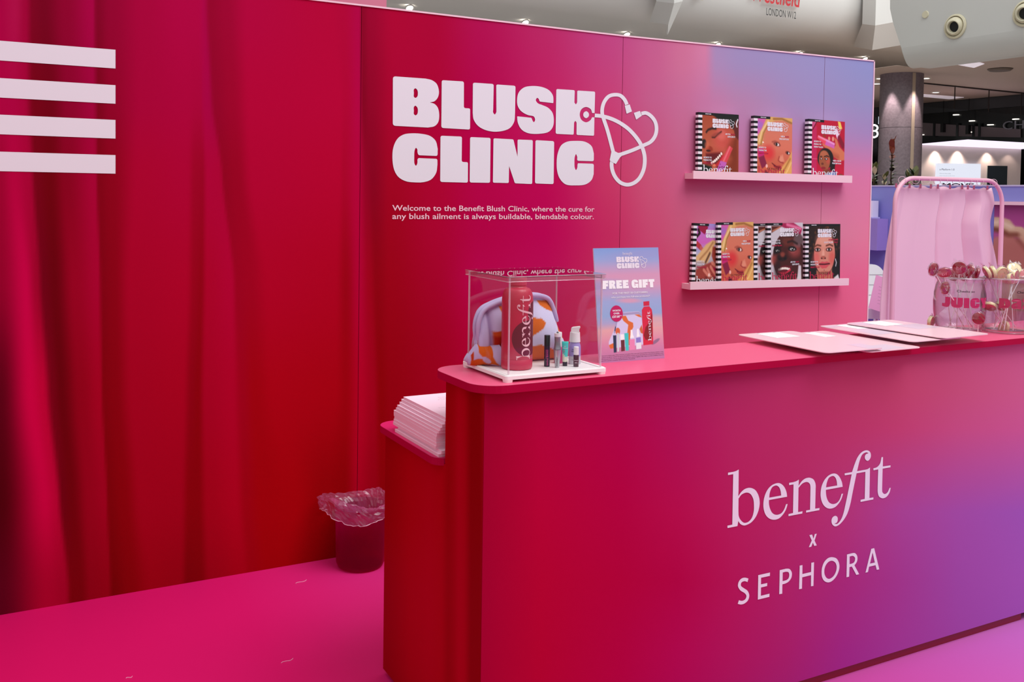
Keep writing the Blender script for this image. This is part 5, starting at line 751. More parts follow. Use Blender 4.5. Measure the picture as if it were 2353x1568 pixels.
def build_pouch():
    yc = 2.312
    p0 = on(1082, 838, Y=yc); p1 = on(1303, 838, Y=yc); top = on(1230, 678, Y=yc)[2]
    X0, X1, H = p0[0], p1[0], top-ZB; cx = (X0+X1)/2; W = (X1-X0)/2
    t = thing('clutch_pouch', 'lavender and orange knitted clutch pouch inside the display case', 'pouch', (cx, yc, ZB))
    c = Canvas(300, 240, (186, 170, 206))
    def Q(pts): return [((x-1082)/221.0, (y-678)/160.0) for x, y in pts]
    OR, DR = (206, 100, 34), (146, 20, 8)
    c.e(.75, .55, .5, .6, 0, (206, 200, 226), .9, .9)
    c.p(Q([(1224, 690), (1258, 692), (1264, 703), (1268, 718), (1258, 718), (1240, 711), (1228, 701)]), OR, .012)
    c.p(Q([(1138, 700), (1162, 698), (1164, 722), (1148, 720), (1140, 712)]), OR, .012)
    c.p(Q([(1150, 800), (1222, 794), (1240, 802), (1262, 812), (1272, 820), (1274, 842), (1150, 845)]), OR, .012)
    c.p(Q([(1284, 738), (1276, 747), (1266, 762), (1269, 776), (1280, 784), (1290, 792), (1310, 796), (1300, 772)]), OR, .012)
    c.p(Q([(1195, 728), (1222, 730), (1231, 741), (1224, 754), (1195, 775)]), OR, .012)
    c.p(Q([(1117, 757), (1135, 755), (1168, 758), (1168, 792), (1118, 790)]), (186, 74, 24), .02); c.p(Q([(1117, 768), (1168, 768), (1168, 796), (1118, 792)]), DR, .05, .8)
    c.p(Q([(1070, 796), (1082, 786), (1092, 796), (1088, 815), (1070, 815)]), (165, 40, 15), .02)
    c.s_(Q([(1113, 708), (1114, 790)]), .03, (130, 105, 150), .03, .6)
    TP = [(1083, 836), (1087, 812), (1092, 785), (1093, 752), (1099, 724), (1110, 711), (1127, 703), (1150, 693), (1190, 683), (1222, 679), (1250, 683), (1261, 693), (1266, 708), (1272, 728), (1280, 748), (1292, 777), (1299, 800), (1302, 836)]
    TW = [on(x, y, Y=yc) for x, y in TP]; TX = [p[0]-cx for p in TW]; TZ = [max(.004, p[2]-ZB) for p in TW]
    V = []; F = []; Cl = []; NU, NV = 150, 130
    for i in range(NU+1):
        u = -1+2*i/NU; hz = float(np.interp(u*W, TX, TZ))
        for j in range(NV):
            v = 2*math.pi*j/NV; zf = .5-.5*math.cos(v); z = hz*zf**.9
            tk = (.043*(1-zf)**.7+.008+.012*math.sin(math.pi*zf))*(1-.8*abs(u)**5)*min(1, hz/.08)
            y = -math.sin(v)*tk
            if math.sin(v) > 0: y += (.005*math.sin(9*u+2)*zf*(1-zf)*3+.010*math.exp(-((u+.70)/.05)**2))*math.sin(v)
            x = u*W; zz = z
            V.append((x, y, zz)); a = int(np.clip((x+W)/(2*W)*299, 0, 299)); b = int(np.clip((1-z/H)*239, 0, 239)); Cl.append(c.a[b, a])
    for i in range(NU):
        for j in range(NV): F.append((i*NV+j, i*NV+(j+1) % NV, (i+1)*NV+(j+1) % NV, (i+1)*NV+j))
    F.append(tuple(range(NV))); F.append(tuple(range(NU*NV, (NU+1)*NV))[::-1])
    me = bpy.data.meshes.new('pouch'); me.from_pydata(V, [], F); set_col(me, np.clip(s2l(np.array(Cl))*1.15, 0, 1)); shade(me)
    knit = vmat('knit_print', .85, .1, bump=(900, .35)); link('body', me, knit, t)
    lav = mat('pouch_lavender', (186, 168, 206), .7, k=1.1)
    path = [(1094, 790), (1092, 752), (1098, 724), (1109, 709), (1126, 701), (1150, 690), (1190, 680), (1222, 677), (1250, 681), (1261, 692), (1266, 706), (1271, 725), (1277, 742)]
    for dy, r_ in ((-.012, .0068), (.006, .0075)):
        P = [on(x, y, Y=yc) for x, y in path]; pts = []
        for i in range(len(P)-1):
            for q in range(4): pts.append(P[i]+(P[i+1]-P[i])*q/4)
        pts.append(P[-1]); pts = [np.mean(pts[max(0, i-2):i+3], 0) for i in range(len(pts))]
        MB().tube([(p[0]-cx, dy-.002*math.sin(i*.3), p[2]-ZB) for i, p in enumerate(pts)], [r_*min(1, .45+.12*min(i, len(pts)-1-i)) for i in range(len(pts))], 12).obj('clasp_frame', lav, t, smooth=True)
    # the folded lower corner that pokes forward at the left
    c2 = Canvas(180, 100, (190, 170, 206)); 
    def Q2(pts): return [((x-1060)/95.0, (y-788)/52.0) for x, y in pts]
    c2.p(Q2([(1095, 788), (1130, 788), (1129, 800), (1128, 815), (1140, 830), (1155, 838), (1118, 836), (1108, 822), (1094, 806)]), (208, 92, 30), .03)
    c2.p(Q2([(1076, 800), (1083, 796), (1082, 820), (1077, 820)]), (188, 58, 24), .03); c2.p(Q2([(1076, 820), (1108, 820), (1117, 832), (1140, 842), (1076, 842)]), (200, 84, 30), .03); c2.e(.57, .72, .09, .2, -20, (190, 165, 200), .3)
    a = on(1066, 817, Y=2.318); b = on(1145, 812, Y=2.272); A = np.array([a[0]-cx, a[1]-yc, a[2]-ZB]); B = np.array([b[0]-cx, b[1]-yc, .027])
    V = []; F = []; Cl = []; NU, NV = 70, 56
    for i in range(NU+1):
        s = i/NU; ctr = A*(1-s)+B*s; rz = .0275*min(1, (s*2.6)**.7+.07); ry = .030*min(1, (s*1.5)**.8+.05)
        cz = .0015+rz if s > .1 else ctr[2]*.5+(.0015+rz)*.5
        for j in range(NV):
            v = 2*math.pi*j/NV; V.append((ctr[0]-.002*math.sin(v), ctr[1]-math.sin(v)*ry, cz-math.cos(v)*rz*(1+.08*math.sin(7*s))))
            Cl.append(c2.a[int(np.clip((.5+.5*math.cos(v))*99, 0, 99)), int(s*179)])
    for i in range(NU):
        for j in range(NV): F.append((i*NV+j, i*NV+(j+1) % NV, (i+1)*NV+(j+1) % NV, (i+1)*NV+j))
    F.append(tuple(range(NV))); F.append(tuple(range(NU*NV, (NU+1)*NV))[::-1])
    me = bpy.data.meshes.new('fold'); me.from_pydata(V, [], F); set_col(me, np.clip(s2l(np.array(Cl))*1.1, 0, 1)); shade(me); link('folded_corner', me, knit, t)
build_pouch()

def stand(px, py, r, name, label, cat='cosmetics'):
    c = on(px, py, Z=ZB); d = ray(px, py); d = d/np.hypot(d[0], d[1])
    t = thing(name, label, cat, (c[0]+d[0]*r, c[1]+d[1]*r, ZB)); t.rotation_euler.z = math.atan2(-d[1], -d[0]); return t
def band(t, r, lines, m, name='label_print'):
    """lettering bent round a vertical cylinder that faces local +X"""
    link(name, text_mesh(lines, lambda x, z: ((r+.0003)*math.cos(x/r), (r+.0003)*math.sin(x/r), z)), m, t)
def vert(t, r, txt, z0, z1, h, off, m, name='label_print'):
    link(name, text_mesh([(txt, 0, 0, z1-z0, h, .02)], lambda x, y: ((r+.0003)*math.cos((off-y)/r), (r+.0003)*math.sin((off-y)/r), z0+x)), m, t)
t = stand(1256.5, 843.5, .0078, 'mascara_tube', 'black mascara tube standing in the display case, nearest the bottle')
MB().lathe([(0, 0), (.0074, 0), (.0078, .0008), (.0078, .040), (.0074, .0404), (.0078, .0408), (.0080, .083), (.0072, .0845), (0, .0845)], 28).obj('tube', mat('mascara_black', (22, 8, 16), .22), t, smooth=True, angle=.7)
vert(t, .0078, 'BADgal BANG!', .004, .046, .004, .003, mat('mascara_pink', (205, 60, 130), .4)); vert(t, .0078, 'mascara', .022, .046, .002, -.002, mat('mascara_pink'))
t = stand(1280, 846, .0056, 'brow_gel', 'silver brow gel tube with a ball-topped neck, in the display case')
sil = mat('brow_silver', (176, 176, 180), .28, metal=.55)
MB().lathe([(0, 0), (.0052, 0), (.0056, .0008), (.0100, .047), (.0100, .048), (0, .048)], 28).obj('tube', sil, t, smooth=True, angle=.7)
MB().lathe([(0, .0484), (.0100, .0484), (.0101, .0505), (.0096, .0515), (.0082, .060), (.0076, .068), (.0082, .080), (.0084, .0825), (0, .0825)], 28).obj('cap', mat('brow_cap', (150, 150, 154), .25, metal=.6), t, smooth=True, angle=.7)
MB().lathe([(.0084, .0827), (.0086, .092), (.0060, .0925), (.0022, .0855), (0, .0855)], 24).obj('clear_crown', mat('brow_crown', (236, 236, 238), .2), t, smooth=True)
m = MB(); m.lathe([(.0030*math.sin(a), .0935-.0030*math.cos(a)) for a in [math.pi*i/10 for i in range(11)]], 16); m.lathe([(.0011, .085), (.0011, .092)], 10); m.obj('ball_tip', mat('brow_ball', (120, 118, 122), .25, metal=.7), t, smooth=True)
vert(t, .0080, '24-HOUR BROW SETTER', .004, .044, .0034, .0012, black_print)
t = stand(1283, 836, .0125, 'setting_spray', 'small pink bottle with white cap, behind the silver brow gel')
MB().lathe([(0, 0), (.0118, 0), (.0125, .001), (.0125, .036), (.0115, .042), (.0090, .0445), (0, .0445)], 28).obj('bottle', mat('spray_pink', (222, 72, 132), .35), t, smooth=True, angle=.7)
MB().lathe([(0, .0448), (.0088, .0448), (.0086, .083), (.0078, .0845), (0, .0845)], 24).obj('cap', mat('cap_white', (244, 240, 240), .35), t, smooth=True, angle=.7)
t = stand(1298, 842, .0062, 'primer_tube', 'turquoise squeeze tube with a black cap, in the display case')
MB().lathe([(0, 0), (.0062, 0), (.0064, .0005), (.0064, .0105), (.006, .0112), (0, .0112)], 24).obj('cap', mat('cap_black', (26, 26, 28), .3), t, smooth=True, angle=.7)
V = []; F = []; cols = []
for i in range(15):
    s = i/14; z = .0115+s*.0545; ry = .0068+.0022*s; rx = .0065*(1-s)**.6+.0005
    for j in range(20):
        a = 2*math.pi*j/20; V.append((rx*math.cos(a), ry*math.sin(a)*(1 if True else 1), z)); 
        y = ry*math.sin(a); cols.append((244, 238, 215) if (s < .22+.25*max(0, -y/ry)) else (70, 208, 200) if s < .93 else (45, 190, 182))
for i in range(14):
    for j in range(20): F.append((i*20+j, i*20+(j+1) % 20, (i+1)*20+(j+1) % 20, (i+1)*20+j))
F.append(tuple(range(20))[::-1]); F.append(tuple(range(280, 300)))
me = bpy.data.meshes.new('tube'); me.from_pydata(V, [], F); set_col(me, s2l(np.array(cols, float))); shade(me); link('tube', me, vmat('tube_print', .35, .5), t)
link('label_print', text_mesh([('the', -.004, .052, .006, .003, .01), ('POREfessional', -.0062, .047, .0125, .003, .01), ('benefit', -.004, .018, .008, .0025, .01)], lambda x, z: (.0058*max(.25, (1-(z-.0115)/.0545))**.6+.0014, x, z)), white_print, t)
m = MB(); m.tube([(.0067, -.0035+.0022*math.cos(a), .040+.0028*math.sin(a)) for a in [2*math.pi*i/12 for i in range(12)]], .0004, 5, closed=True); m.obj('round_badge', magenta_print, t)
t = stand(1320, 838.5, .0165, 'pump_bottle', 'lavender bottle with a tall white pump top, in the display case')
V = []; prof = [(.0155, 0), (.0165, .001), (.0165, .044), (.0160, .050), (.0138, .0565), (.0125, .0595), (.0, .0598)]
MB().lathe([(0, 0)]+prof[:2]+[(.0165, .025)], 36).obj('bottle_foot', mat('pump_silver', (206, 204, 212), .3), t, smooth=True, angle=.8)
MB().lathe([(.0166, .022)]+prof[2:], 36).obj('bottle', mat('pump_lavender', (166, 146, 208), .35), t, smooth=True, angle=.8)
MB().lathe([(0, .0602), (.0150, .0602), (.0135, .086), (.0128, .0865), (0, .0865)], 30).obj('collar', mat('cap_white'), t, smooth=True, angle=.6)
m = MB(); m.prism([(-.009, y, z) for y, z in ((-.0108, .0868), (.0112, .0868), (.0118, .0960), (.0142, .1005), (.0128, .1022), (-.0050, .0998), (-.0090, .0980), (-.0106, .0945))], (.018, 0, 0))
m.obj('pump_head', mat('cap_white'), t, bevel=.0016, bseg=2, smooth=True, angle=.5)
band(t, .0166, [('the', -.008, .040, .006, .003, .01), ('POREfessional', -.009, .034, .018, .0035, .01), ('super setter', -.008, .012, .014, .0022, 0)], black_print)
t = stand(1323.5, 844, .0072, 'tint_bottle', 'tiny dark berry tint bottle with a white cap, front right in the display case')
MB().lathe([(0, 0), (.0068, 0), (.0072, .001), (.0072, .0305), (.0062, .032), (0, .032)], 24).obj('bottle', mat('tint_berry', (66, 8, 24), .15, coat=.4), t, smooth=True, angle=.7)
MB().lathe([(0, .0323), (.0068, .0323), (.0070, .033), (.0068, .053), (.006, .0538), (0, .0538)], 24).obj('cap', mat('cap_white'), t, smooth=True, angle=.7)
m_ = mat('tint_print', (250, 225, 232), .4)
link('label_print', flat_mesh(BENE_S, lambda x, y, k: ((.0075)*math.cos((x*.0176-.006)/.0072), .0075*math.sin((x*.0176-.006)/.0072), .0165+y*.0176)), m_, t); band(t, .0072, [('tint', -.0035, .0105, .007, .003, .01)], m_)

# ------------------------------------------------------------------ free gift poster
def build_poster():
    W, H = .226, .3265; y0 = 2.2735; lean = math.atan2(2.3155-y0, .3235)
    t = thing('poster_board', 'pale sky poster board reading FREE GIFT, leaning back beside the display case', 'poster', (1.5195, y0, TOP+.0004), rot=(-lean, 0, -.02))
    MB().span((0, .0006, .0002), (W, .004, H)).obj('board', mat('poster_edge', (232, 200, 222), .4), t)
    MB().prism([(W*.4, .0045, .02), (W*.6, .0045, .02), (W*.55, .0045, .2), (W*.45, .0045, .2)], (0, .003, 0)).obj('rear_strut', mat('poster_edge'), t)
    c = Canvas(220, 318, (0, 0, 0)); c.g([(0, (122, 144, 205)), (.10, (142, 152, 205)), (.17, (178, 146, 190)), (.24, (205, 140, 176)), (.33, (206, 142, 176)), (.4, (180, 146, 190)), (.47, (150, 156, 205)), (.6, (140, 158, 205)), (.66, (165, 150, 195)), (.72, (218, 152, 160)), (.78, (214, 140, 160)), (.86, (205, 118, 160)), (1, (176, 104, 160))])
    c.e(.75, .06, .5, .05, -4, (150, 140, 196), .9, .6); c.e(.5, .47, .17, .02, 2, (214, 142, 170), .9, .8); c.e(.15, .33, .3, .05, 0, (150, 150, 205), .9, .6); c.e(.9, .66, .2, .05, 0, (222, 160, 160), .9, .7)
    def q(x, y): return ((x-(40+(y-62)*.055))/(805+(y-62)*.012), (y-60)/1378.0)
    def Q(l): return [q(*p) for p in l]
    c.e(*q(820, 1225), .07, .015, -25, (110, 80, 120), .6, .7)
    c.p(Q([(380, 860), (420, 845), (600, 842), (630, 870), (660, 1100), (690, 1250), (300, 1270), (230, 1240), (230, 1190), (290, 1060), (330, 920)]), (205, 190, 228), .008)
    c.p(Q([(378, 890), (440, 890), (470, 950), (530, 980), (535, 1030), (500, 1100), (490, 1250), (440, 1250), (460, 1080), (470, 1000), (410, 950)]), (212, 92, 40), .008)
    c.p(Q([(550, 882), (625, 880), (640, 920), (600, 910)]), (212, 92, 40), .008); c.p(Q([(640, 1010), (612, 1060), (630, 1110), (660, 1120)]), (200, 84, 44), .008); c.p(Q([(230, 1230), (300, 1205), (300, 1270), (250, 1275)]), (212, 92, 40), .01); c.e(*q(340, 1070), .035, .03, 0, (206, 84, 50), .3)
    c.s_(Q([(300, 1080), (330, 930), (390, 868), (600, 862), (632, 890)]), .022, (158, 140, 184), .01); c.s_(Q([(305, 1060), (312, 1020)]), .012, (40, 20, 60), .01)
    for pts, col in ((((282, 1118), (322, 1118), (326, 1322), (292, 1324)), (34, 34, 70)), (((332, 1090), (352, 1090), (362, 1180), (356, 1315), (336, 1316)), (196, 200, 206)), (((372, 1112), (416, 1112), (420, 1180), (374, 1182)), (246, 244, 246)), (((378, 1180), (424, 1178), (428, 1312), (384, 1316)), (96, 24, 40)), (((422, 1100), (472, 1098), (478, 1310), (440, 1312)), (60, 190, 190)),
                     (((500, 1065), (520, 1062), (528, 1120), (545, 1160), (494, 1165), (500, 1120)), (248, 246, 248)), (((484, 1180), (552, 1176), (556, 1304), (488, 1308)), (226, 120, 172)), (((582, 1058), (600, 1056), (606, 1110), (616, 1150), (578, 1155)), (246, 246, 250)), (((568, 1165), (628, 1160), (638, 1300), (572, 1304)), (132, 112, 196)), (((570, 1225), (634, 1222), (638, 1300), (572, 1304)), (226, 222, 234))):
        c.p(Q(pts), col, .008)
    c.p(Q([(658, 728), (734, 724), (736, 780), (662, 782)]), (198, 12, 52), .006); c.p(Q([(640, 830), (665, 790), (735, 788), (768, 830), (778, 900), (788, 1255), (662, 1262)]), (206, 16, 56), .006); c.p(Q([(770, 860), (778, 1150), (760, 1200), (690, 1195), (665, 1140), (690, 1040), (740, 980)]), (132, 4, 20), .01)
    X, Z = np.meshgrid(np.linspace(0, W, 220), np.linspace(H, 0, 318))
    pr = link('printed_face', grid_mesh(np.stack([X, np.zeros_like(X), Z], -1), c.a*.93+np.array([8, 16, 10]), 1.22), vmat('poster_print', .35, .5), t)
    def L(u, v): return (u*W, H*(1-v))
    fn = lambda e: (lambda x, z: (x, -e, z))
    logo_on(fn(.0005), W*.335, H*.862, W*.475, pr, white_print); bene_on(fn(.0005), W*.435, H*.938, W*.15, pr, white_print)
    link('headline_lettering', block_text('FREE GIFT', W*.105, H*.640, W*.80, H*.074, fn(.0006)), mat('poster_white', (250, 250, 250), .5), pr)
    link('small_lettering', text_mesh([('FOR THE FIRST 50 CUSTOMERS', W*.25, H*.592, W*.54, H*.0155, .03), ('who purchase two full-size products!*', W*.225, H*.558, W*.6, H*.0155, .02)], fn(.0006)), white_print, pr)
    m = MB(); cx, cz = W*.293, H*(1-.578); m.add([(cx+.0215*math.cos(a), -.0008, cz+.0232*math.sin(a)) for a in [2*math.pi*i/40 for i in range(40)]], [tuple(range(40))]); m.obj('round_badge', mat('badge_magenta', (196, 8, 92), .4), pr)
    link('badge_lettering', text_mesh([('WORTH', cx, cz+.0062, .028, .0048, .04, 'C'), ('OVER', cx, cz-.0020, .021, .0048, .04, 'C'), ('£37.00**', cx+.001, cz-.0118, .033, .0062, .04, 'C')], fn(.001)), white_print, pr)
    s = .118/.68; link('script_lettering', flat_mesh(BENE_S, lambda x, y, k: (W*.806-y*s*.42, -.001, H*.163+x*s*.74)), white_print, pr)
    fine = ['*Terms and conditions apply. While stocks last. In the Blush Clinic store only. From purchase of two full-size products or more.', '*Limited to one gift per customer for the first 50 qualifying customers will be determined, and confirmed by the Benefit counter', 'staff at the pop up store. You are only gift must be per day as customer eligibility. Offer subject to product availability. Only at the', 'Blush Clinic pop up in Westfield. Benefit Cosmetics Worldwide.']
    link('small_print', text_mesh([(s_, W*.02, H*(.058-.0145*i), W*(.97 if i < 3 else .52), H*.0075, .0) for i, s_ in enumerate(fine)], fn(.0006)), mat('fine_print', (60, 20, 50), .5), pr)
build_poster()

# ------------------------------------------------------------------ menu cards on the counter
def card(c, ang, z, rx, ry, label, bits):
    W, D = .245, .405
    t = thing('menu_card', label, 'card', (c[0], c[1], z), group='pink menu cards on the counter', rot=(rx, ry, ang))
    MB().prism([(x, y, 0) for x, y in rrect(W, D, .022, 6)], (0, 0, .0024)).obj('card_sheet', mat('card_body', (248, 202, 212), .22, spec=.3), t)
    def P(x, y): return (x, y, .0028)
    m = MB(); m.add([P(-.05, .085), P(.05, .085), P(.05, .185), P(-.05, .185)], [(0, 1, 2, 3)]); m.obj('blank_label', mat('card_label', (255, 250, 254), .4, spec=.2), t)
    g = MB()
    for (x, y, a, b) in bits: g = MB(); g.add([(x-a, y-b, .0026), (x+a, y-b, .0026), (x+a, y+b, .0026), (x-a, y+b, .0026)], [(0, 1, 2, 3)]); g.obj('pale_artwork', mat('card_lilac', (226, 196, 214), .25, spec=.25), t)
    if False: g.obj('pale_artwork', mat('card_lilac', (226, 196, 214), .25, spec=.25), t)
    for sx in (-.035, .035):
        m = MB(); m.tube([(sx+.005*math.cos(a), .193+.003*math.sin(a), .0026) for a in [2*math.pi*i/10 for i in range(10)]], .0006, 4, closed=True); m.obj('punched_mark', mat('card_mark', (190, 150, 160), .5), t)
    return t
card((2.310, 2.262), -.03, TOP+.0165, 0, 0, 'pink menu card nearest the poster, overlapping the next card', [(.09, -.15, .03, .045)])
card((2.480, 2.262), .0, TOP+.0075, 0, 0, 'pink menu card partly covered by the one nearest the poster', [(-.09, .17, .03, .02), (0, -.15, .06, .04)])
card((2.722, 2.296), .0, TOP+.0200, 0, 0, 'pink menu card with its left edge raised, third from the poster', [(0, .02, .1, .06), (-.09, .17, .03, .02)])
card((2.845, 2.285), .03, TOP+.0260, 0, 0, 'pink menu card nearest the sweet jars, topmost of the four', [(-.07, .16, .045, .03), (.05, .03, .06, .05)])

# ------------------------------------------------------------------ jars of lollipops
def jar(px, py, label, big, small, col, s0):
    r = .078; c = on(px, py, Z=TOP); cx, cy = c[0], c[1]
    t = thing('sweet_jar', label, 'jar', (cx, cy, TOP), group='glass sweet jars at the far end')
    g = clear('jar_glass', (.93, .895, .915), 1.5, .02, 1.9)
    out = [(0, 0), (.070, .0), (.076, .002), (.079, .008), (.083, .03), (.0885, .075), (.0895, .105), (.0875, .14), (.0815, .168), (.0775, .180), (.0775, .186), (.0815, .190), (.084, .194), (.0835, .1985), (.080, .2005)]
    inn = [(.0765, .1985), (.0745, .186), (.0745, .178), (.0785, .166), (.0848, .138), (.0868, .105), (.0858, .075), (.0800, .03), (.074, .011), (.05, .008), (0, .008)]
    MB().lathe(out+inn, 56).obj('glass', g, t, smooth=True, angle=1.2)
    e = clear('jar_edge', (.9, .85, .88), 1.5, .1, 2.0, body=(245, 225, 235), bodyw=.28)
    MB().tube([(.0822*math.cos(a), .0822*math.sin(a), .1965) for a in [2*math.pi*i/48 for i in range(48)]], .0024, 8, closed=True).obj('rim', e, t, smooth=True)
    MB().tube([(.0745*math.cos(a), .0745*math.sin(a), .0042) for a in [2*math.pi*i/48 for i in range(48)]], .0022, 8, closed=True).obj('base_ring', e, t, smooth=True)
    d = ray(px, py); a0 = math.atan2(-d[1], -d[0]); R = .0910
    def f(x, z): th = a0+x/R; q = R-.0022*abs((z-.105)/.035)**2*.6; return (q*math.cos(th), q*math.sin(th), z)
    link('large_lettering', block_text(big[0], s0, .094, big[1], .036, f), col, t)
    link('small_lettering', text_mesh([(small, s0+.052 if big[0] != 'Dazz' else s0+.058, .149, .062, .0085, .012)], lambda x, z: ((.0875-.003)*math.cos(a0+x/.0875)*1.02, (.0875-.003)*math.sin(a0+x/.0875)*1.02, z)), black_print, t)
    return cx, cy
ju = mat('juicy_print', (196, 38, 98), .35); da = mat('dazzle_print', (186, 52, 92), .35)
J1 = jar(2203, 761, 'glass jar of red lollipops lettered JUICY', ('JUICY', .178), 'Cheeks so', ju, -.062)
J2 = jar(2312, 763, 'glass jar of cream lollipops lettered in rosy capitals, at the right edge', ('Dazz', .150), 'Cheeks so', da, -.026)
wrap_m = clear('cellophane', (.985, .975, .98), 1.45, .10, 2.2)
def loll(px, py, Y, tip, nrm, kind, label, group, r=.0232, length=.135):
    h = on(px, py, Y=Y); h = np.array([h[0], h[1], h[2]]); tip = np.array(tip if tip is not None else (h[0]+.004, h[1]+.004, TOP+.002)); dv = tip-h; L = np.linalg.norm(dv); dv = dv/L
    n = np.array(nrm, float); n = n-dv*(n@dv); n /= np.linalg.norm(n); s = np.cross(n, dv)
    t = thing('lollipop', label, 'lollipop', tuple(h), group=group)
    R = Matrix(((s[0], dv[0], n[0], 0), (s[1], dv[1], n[1], 0), (s[2], dv[2], n[2], 0), (0, 0, 0, 1)))   # local x=s, y=stick, z=face normal
    if R.determinant() < 0: R = Matrix(((-s[0], dv[0], n[0], 0), (-s[1], dv[1], n[1], 0), (-s[2], dv[2], n[2], 0), (0, 0, 0, 1)))
    t.matrix_world = Matrix.Translation(Vector(h)) @ R
    if kind in ('red', 'plain'):
        MB().lathe([(0, -.0055), (r*.8, -.0055), (r*.97, -.003), (r, 0), (r*.97, .003), (r*.8, .0055), (0, .0065)], 28).obj('candy', mat('candy_red', (158, 0, 40), .15, coat=.6), t, smooth=True)
        if kind == 'red': link('candy_print', text_mesh([('bf', -.0085, -.0065, .017, .015, -.012)], lambda x, y: (-x, -y, .0069)), mat('candy_script', (240, 190, 200), .4), t)
    else:
        MB().lathe([(0, -.006), (r*.93, -.006), (r, -.004), (r, .004), (r*.93, .0062), (r*.88, .0055)], 28).obj('candy_shell', mat('candy_cream', (240, 222, 172), .35, coat=.3), t, smooth=True, angle=.8)
        MB().lathe([(0, .0058), (r*.87, .0056)], 28).obj('candy_face', mat('candy_face_pink', (214, 110, 120), .25) if kind == 'cream' else mat('candy_face_peach', (236, 200, 150), .3), t)
    MB().tube([(0, r*.5, 0), (0, L, 0)], .0016, 7).obj('stick', mat('stick_white', (246, 230, 236), .4), t, smooth=True)
    m = MB(); N1, N2 = 9, 16; rings = []
    for i in range(N1+1):
        a = math.pi*i/N1
        for j in range(N2):
            b = 2*math.pi*j/N2; q = 1.14+random.uniform(-.06, .10)
            x = r*q*math.sin(a)*math.cos(b); z = .0085*(1+random.uniform(-.3, .5))*math.sin(a)*math.sin(b); y = -r*q*1.05*math.cos(a)
            if i >= N1-1: x *= .35; y = r*(1.1+.35*(i-N1+2)); z *= .6
            rings.append((x, y, z))
    m.add(rings, [(i*N2+j, i*N2+(j+1) % N2, (i+1)*N2+(j+1) % N2, (i+1)*N2+j) for i in range(N1) for j in range(N2)])
    for k in range(3):
        x = random.uniform(-.8, .8)*r; m.add([(x-.006, -r*1.05, 0), (x+.006, -r*1.0, .002), (x+.008+random.uniform(-.004, .004), -r*1.5, .004), (x-.004, -r*1.42, -.003)], [(0, 1, 2, 3)])
    m.obj('wrapper', wrap_m, t, smooth=False)
    return t
def inside(J, a, q=.05): return (J[0]+q*math.cos(a), J[1]+q*math.sin(a), TOP+.012)
V_ = -ray(2205, 650); V_ = V_/np.linalg.norm(V_)
GR, GC = 'red lollipops in the first jar', 'cream lollipops in the second jar'
sd = np.array([V_[1], -V_[0], 0])
def zc(px, py, off=0): return 2.285+off
loll(2145, 619.5, zc(0, 0), inside(J1, 0.3, .05), V_-sd*.9, 'red', 'red lollipop hanging out at the left rim of the JUICY jar', GR)
loll(2170, 627, zc(0, 0, -.03), inside(J1, 1.2, .05), V_+(0, 0, .3), 'red', 'red lollipop second from the left, above the JUICY jar rim', GR)
loll(2204.5, 616, zc(0, 0, -.02), inside(J1, 3.6, .04), V_, 'red', 'tallest red lollipop facing straight ahead, above the JUICY jar', GR)
loll(2191, 633, zc(0, 0, .04), inside(J1, 4.6, .05), V_+sd*.3, 'red', 'red lollipop behind the tallest one in the JUICY jar', GR, r=.021)
loll(2227, 622, zc(0, 0, .0), inside(J1, 3.0, .05), V_+sd*1.5, 'red', 'red lollipop in crinkled wrapper right of the tallest one', GR)
loll(2243, 629, zc(0, 0, -.01), inside(J1, 3.9, .055), V_+sd*2.6, 'red', 'edge-on red lollipop at the right rim of the JUICY jar', GR)
loll(2216, 634, zc(0, 0, .05), inside(J1, 5.2, .05), V_+sd*.5, 'red', 'red lollipop at the back of the JUICY jar, low behind the others', GR, r=.02)
loll(2172, 662, zc(0, 0, -.01), inside(J1, 5.6, .05), V_-sd*.4+(0, 0, .5), 'red', 'red lollipop sunk inside the JUICY jar under the rim', GR)
loll(2248.5, 732, 2.196, None, V_-(0, 0, .1), 'plain', 'plain red lollipop upright between the two jars', GR, r=.0215)
loll(2139, 740, 2.372, None, V_*.35-sd, 'cream', 'cream lollipop leaning against the left side of the JUICY jar', 'cream lollipops in the second jar', r=.022)
zj = 2.255
loll(2268, 626, zj, inside(J2, 0.5), V_+sd*2.0, 'cream', 'edge-on cream lollipop leftmost above the second jar', GC)
loll(2282, 626, zj-.01, inside(J2, .9), V_+sd*2.4, 'cream', 'edge-on cream lollipop second from left above the second jar', GC)
loll(2301, 627.5, zj-.03, inside(J2, 1.5), V_-sd*.7, 'peach', 'cream lollipop turned left with a peach face, above the second jar', GC)
loll(2330, 618.5, zj+.03, inside(J2, 3.6), V_, 'peach', 'tallest pale yellow lollipop above the second jar', GC, r=.025)
loll(2333, 635, zj-.02, inside(J2, 3.3), V_-sd*1.2+(0, 0, -.8), 'cream', 'tilted cream lollipop at the rim of the second jar', GC)
loll(2323, 641, zj-.03, inside(J2, 4.2), V_-sd*1.6+(0, 0, -.8), 'cream', 'small cream lollipop sunk at the rim of the second jar', GC, r=.02)
loll(2349, 632, zj, inside(J2, 2.8), V_+sd*.6, 'cream', 'cream lollipop cut by the right edge of the photo', GC)
loll(2275, 704, zj-.02, (J2[0]+.02, J2[1]+.02, TOP+.014), V_*.35-(0, 0, 1), 'cream', 'cream lollipop with rosy face fallen inside the second jar, left', GC)
loll(2299, 704, zj-.01, (J2[0]+.055, J2[1], TOP+.014), V_*.35-(0, 0, 1)+sd*.2, 'cream', 'cream lollipop with rosy face fallen inside the second jar, right', GC, r=.02)
loll(2307, 752, zj, (J2[0]+.05, J2[1]+.03, TOP+.10), (0, .1, 1), 'peach', 'cream lollipop lying flat on the bottom of the second jar', GC)

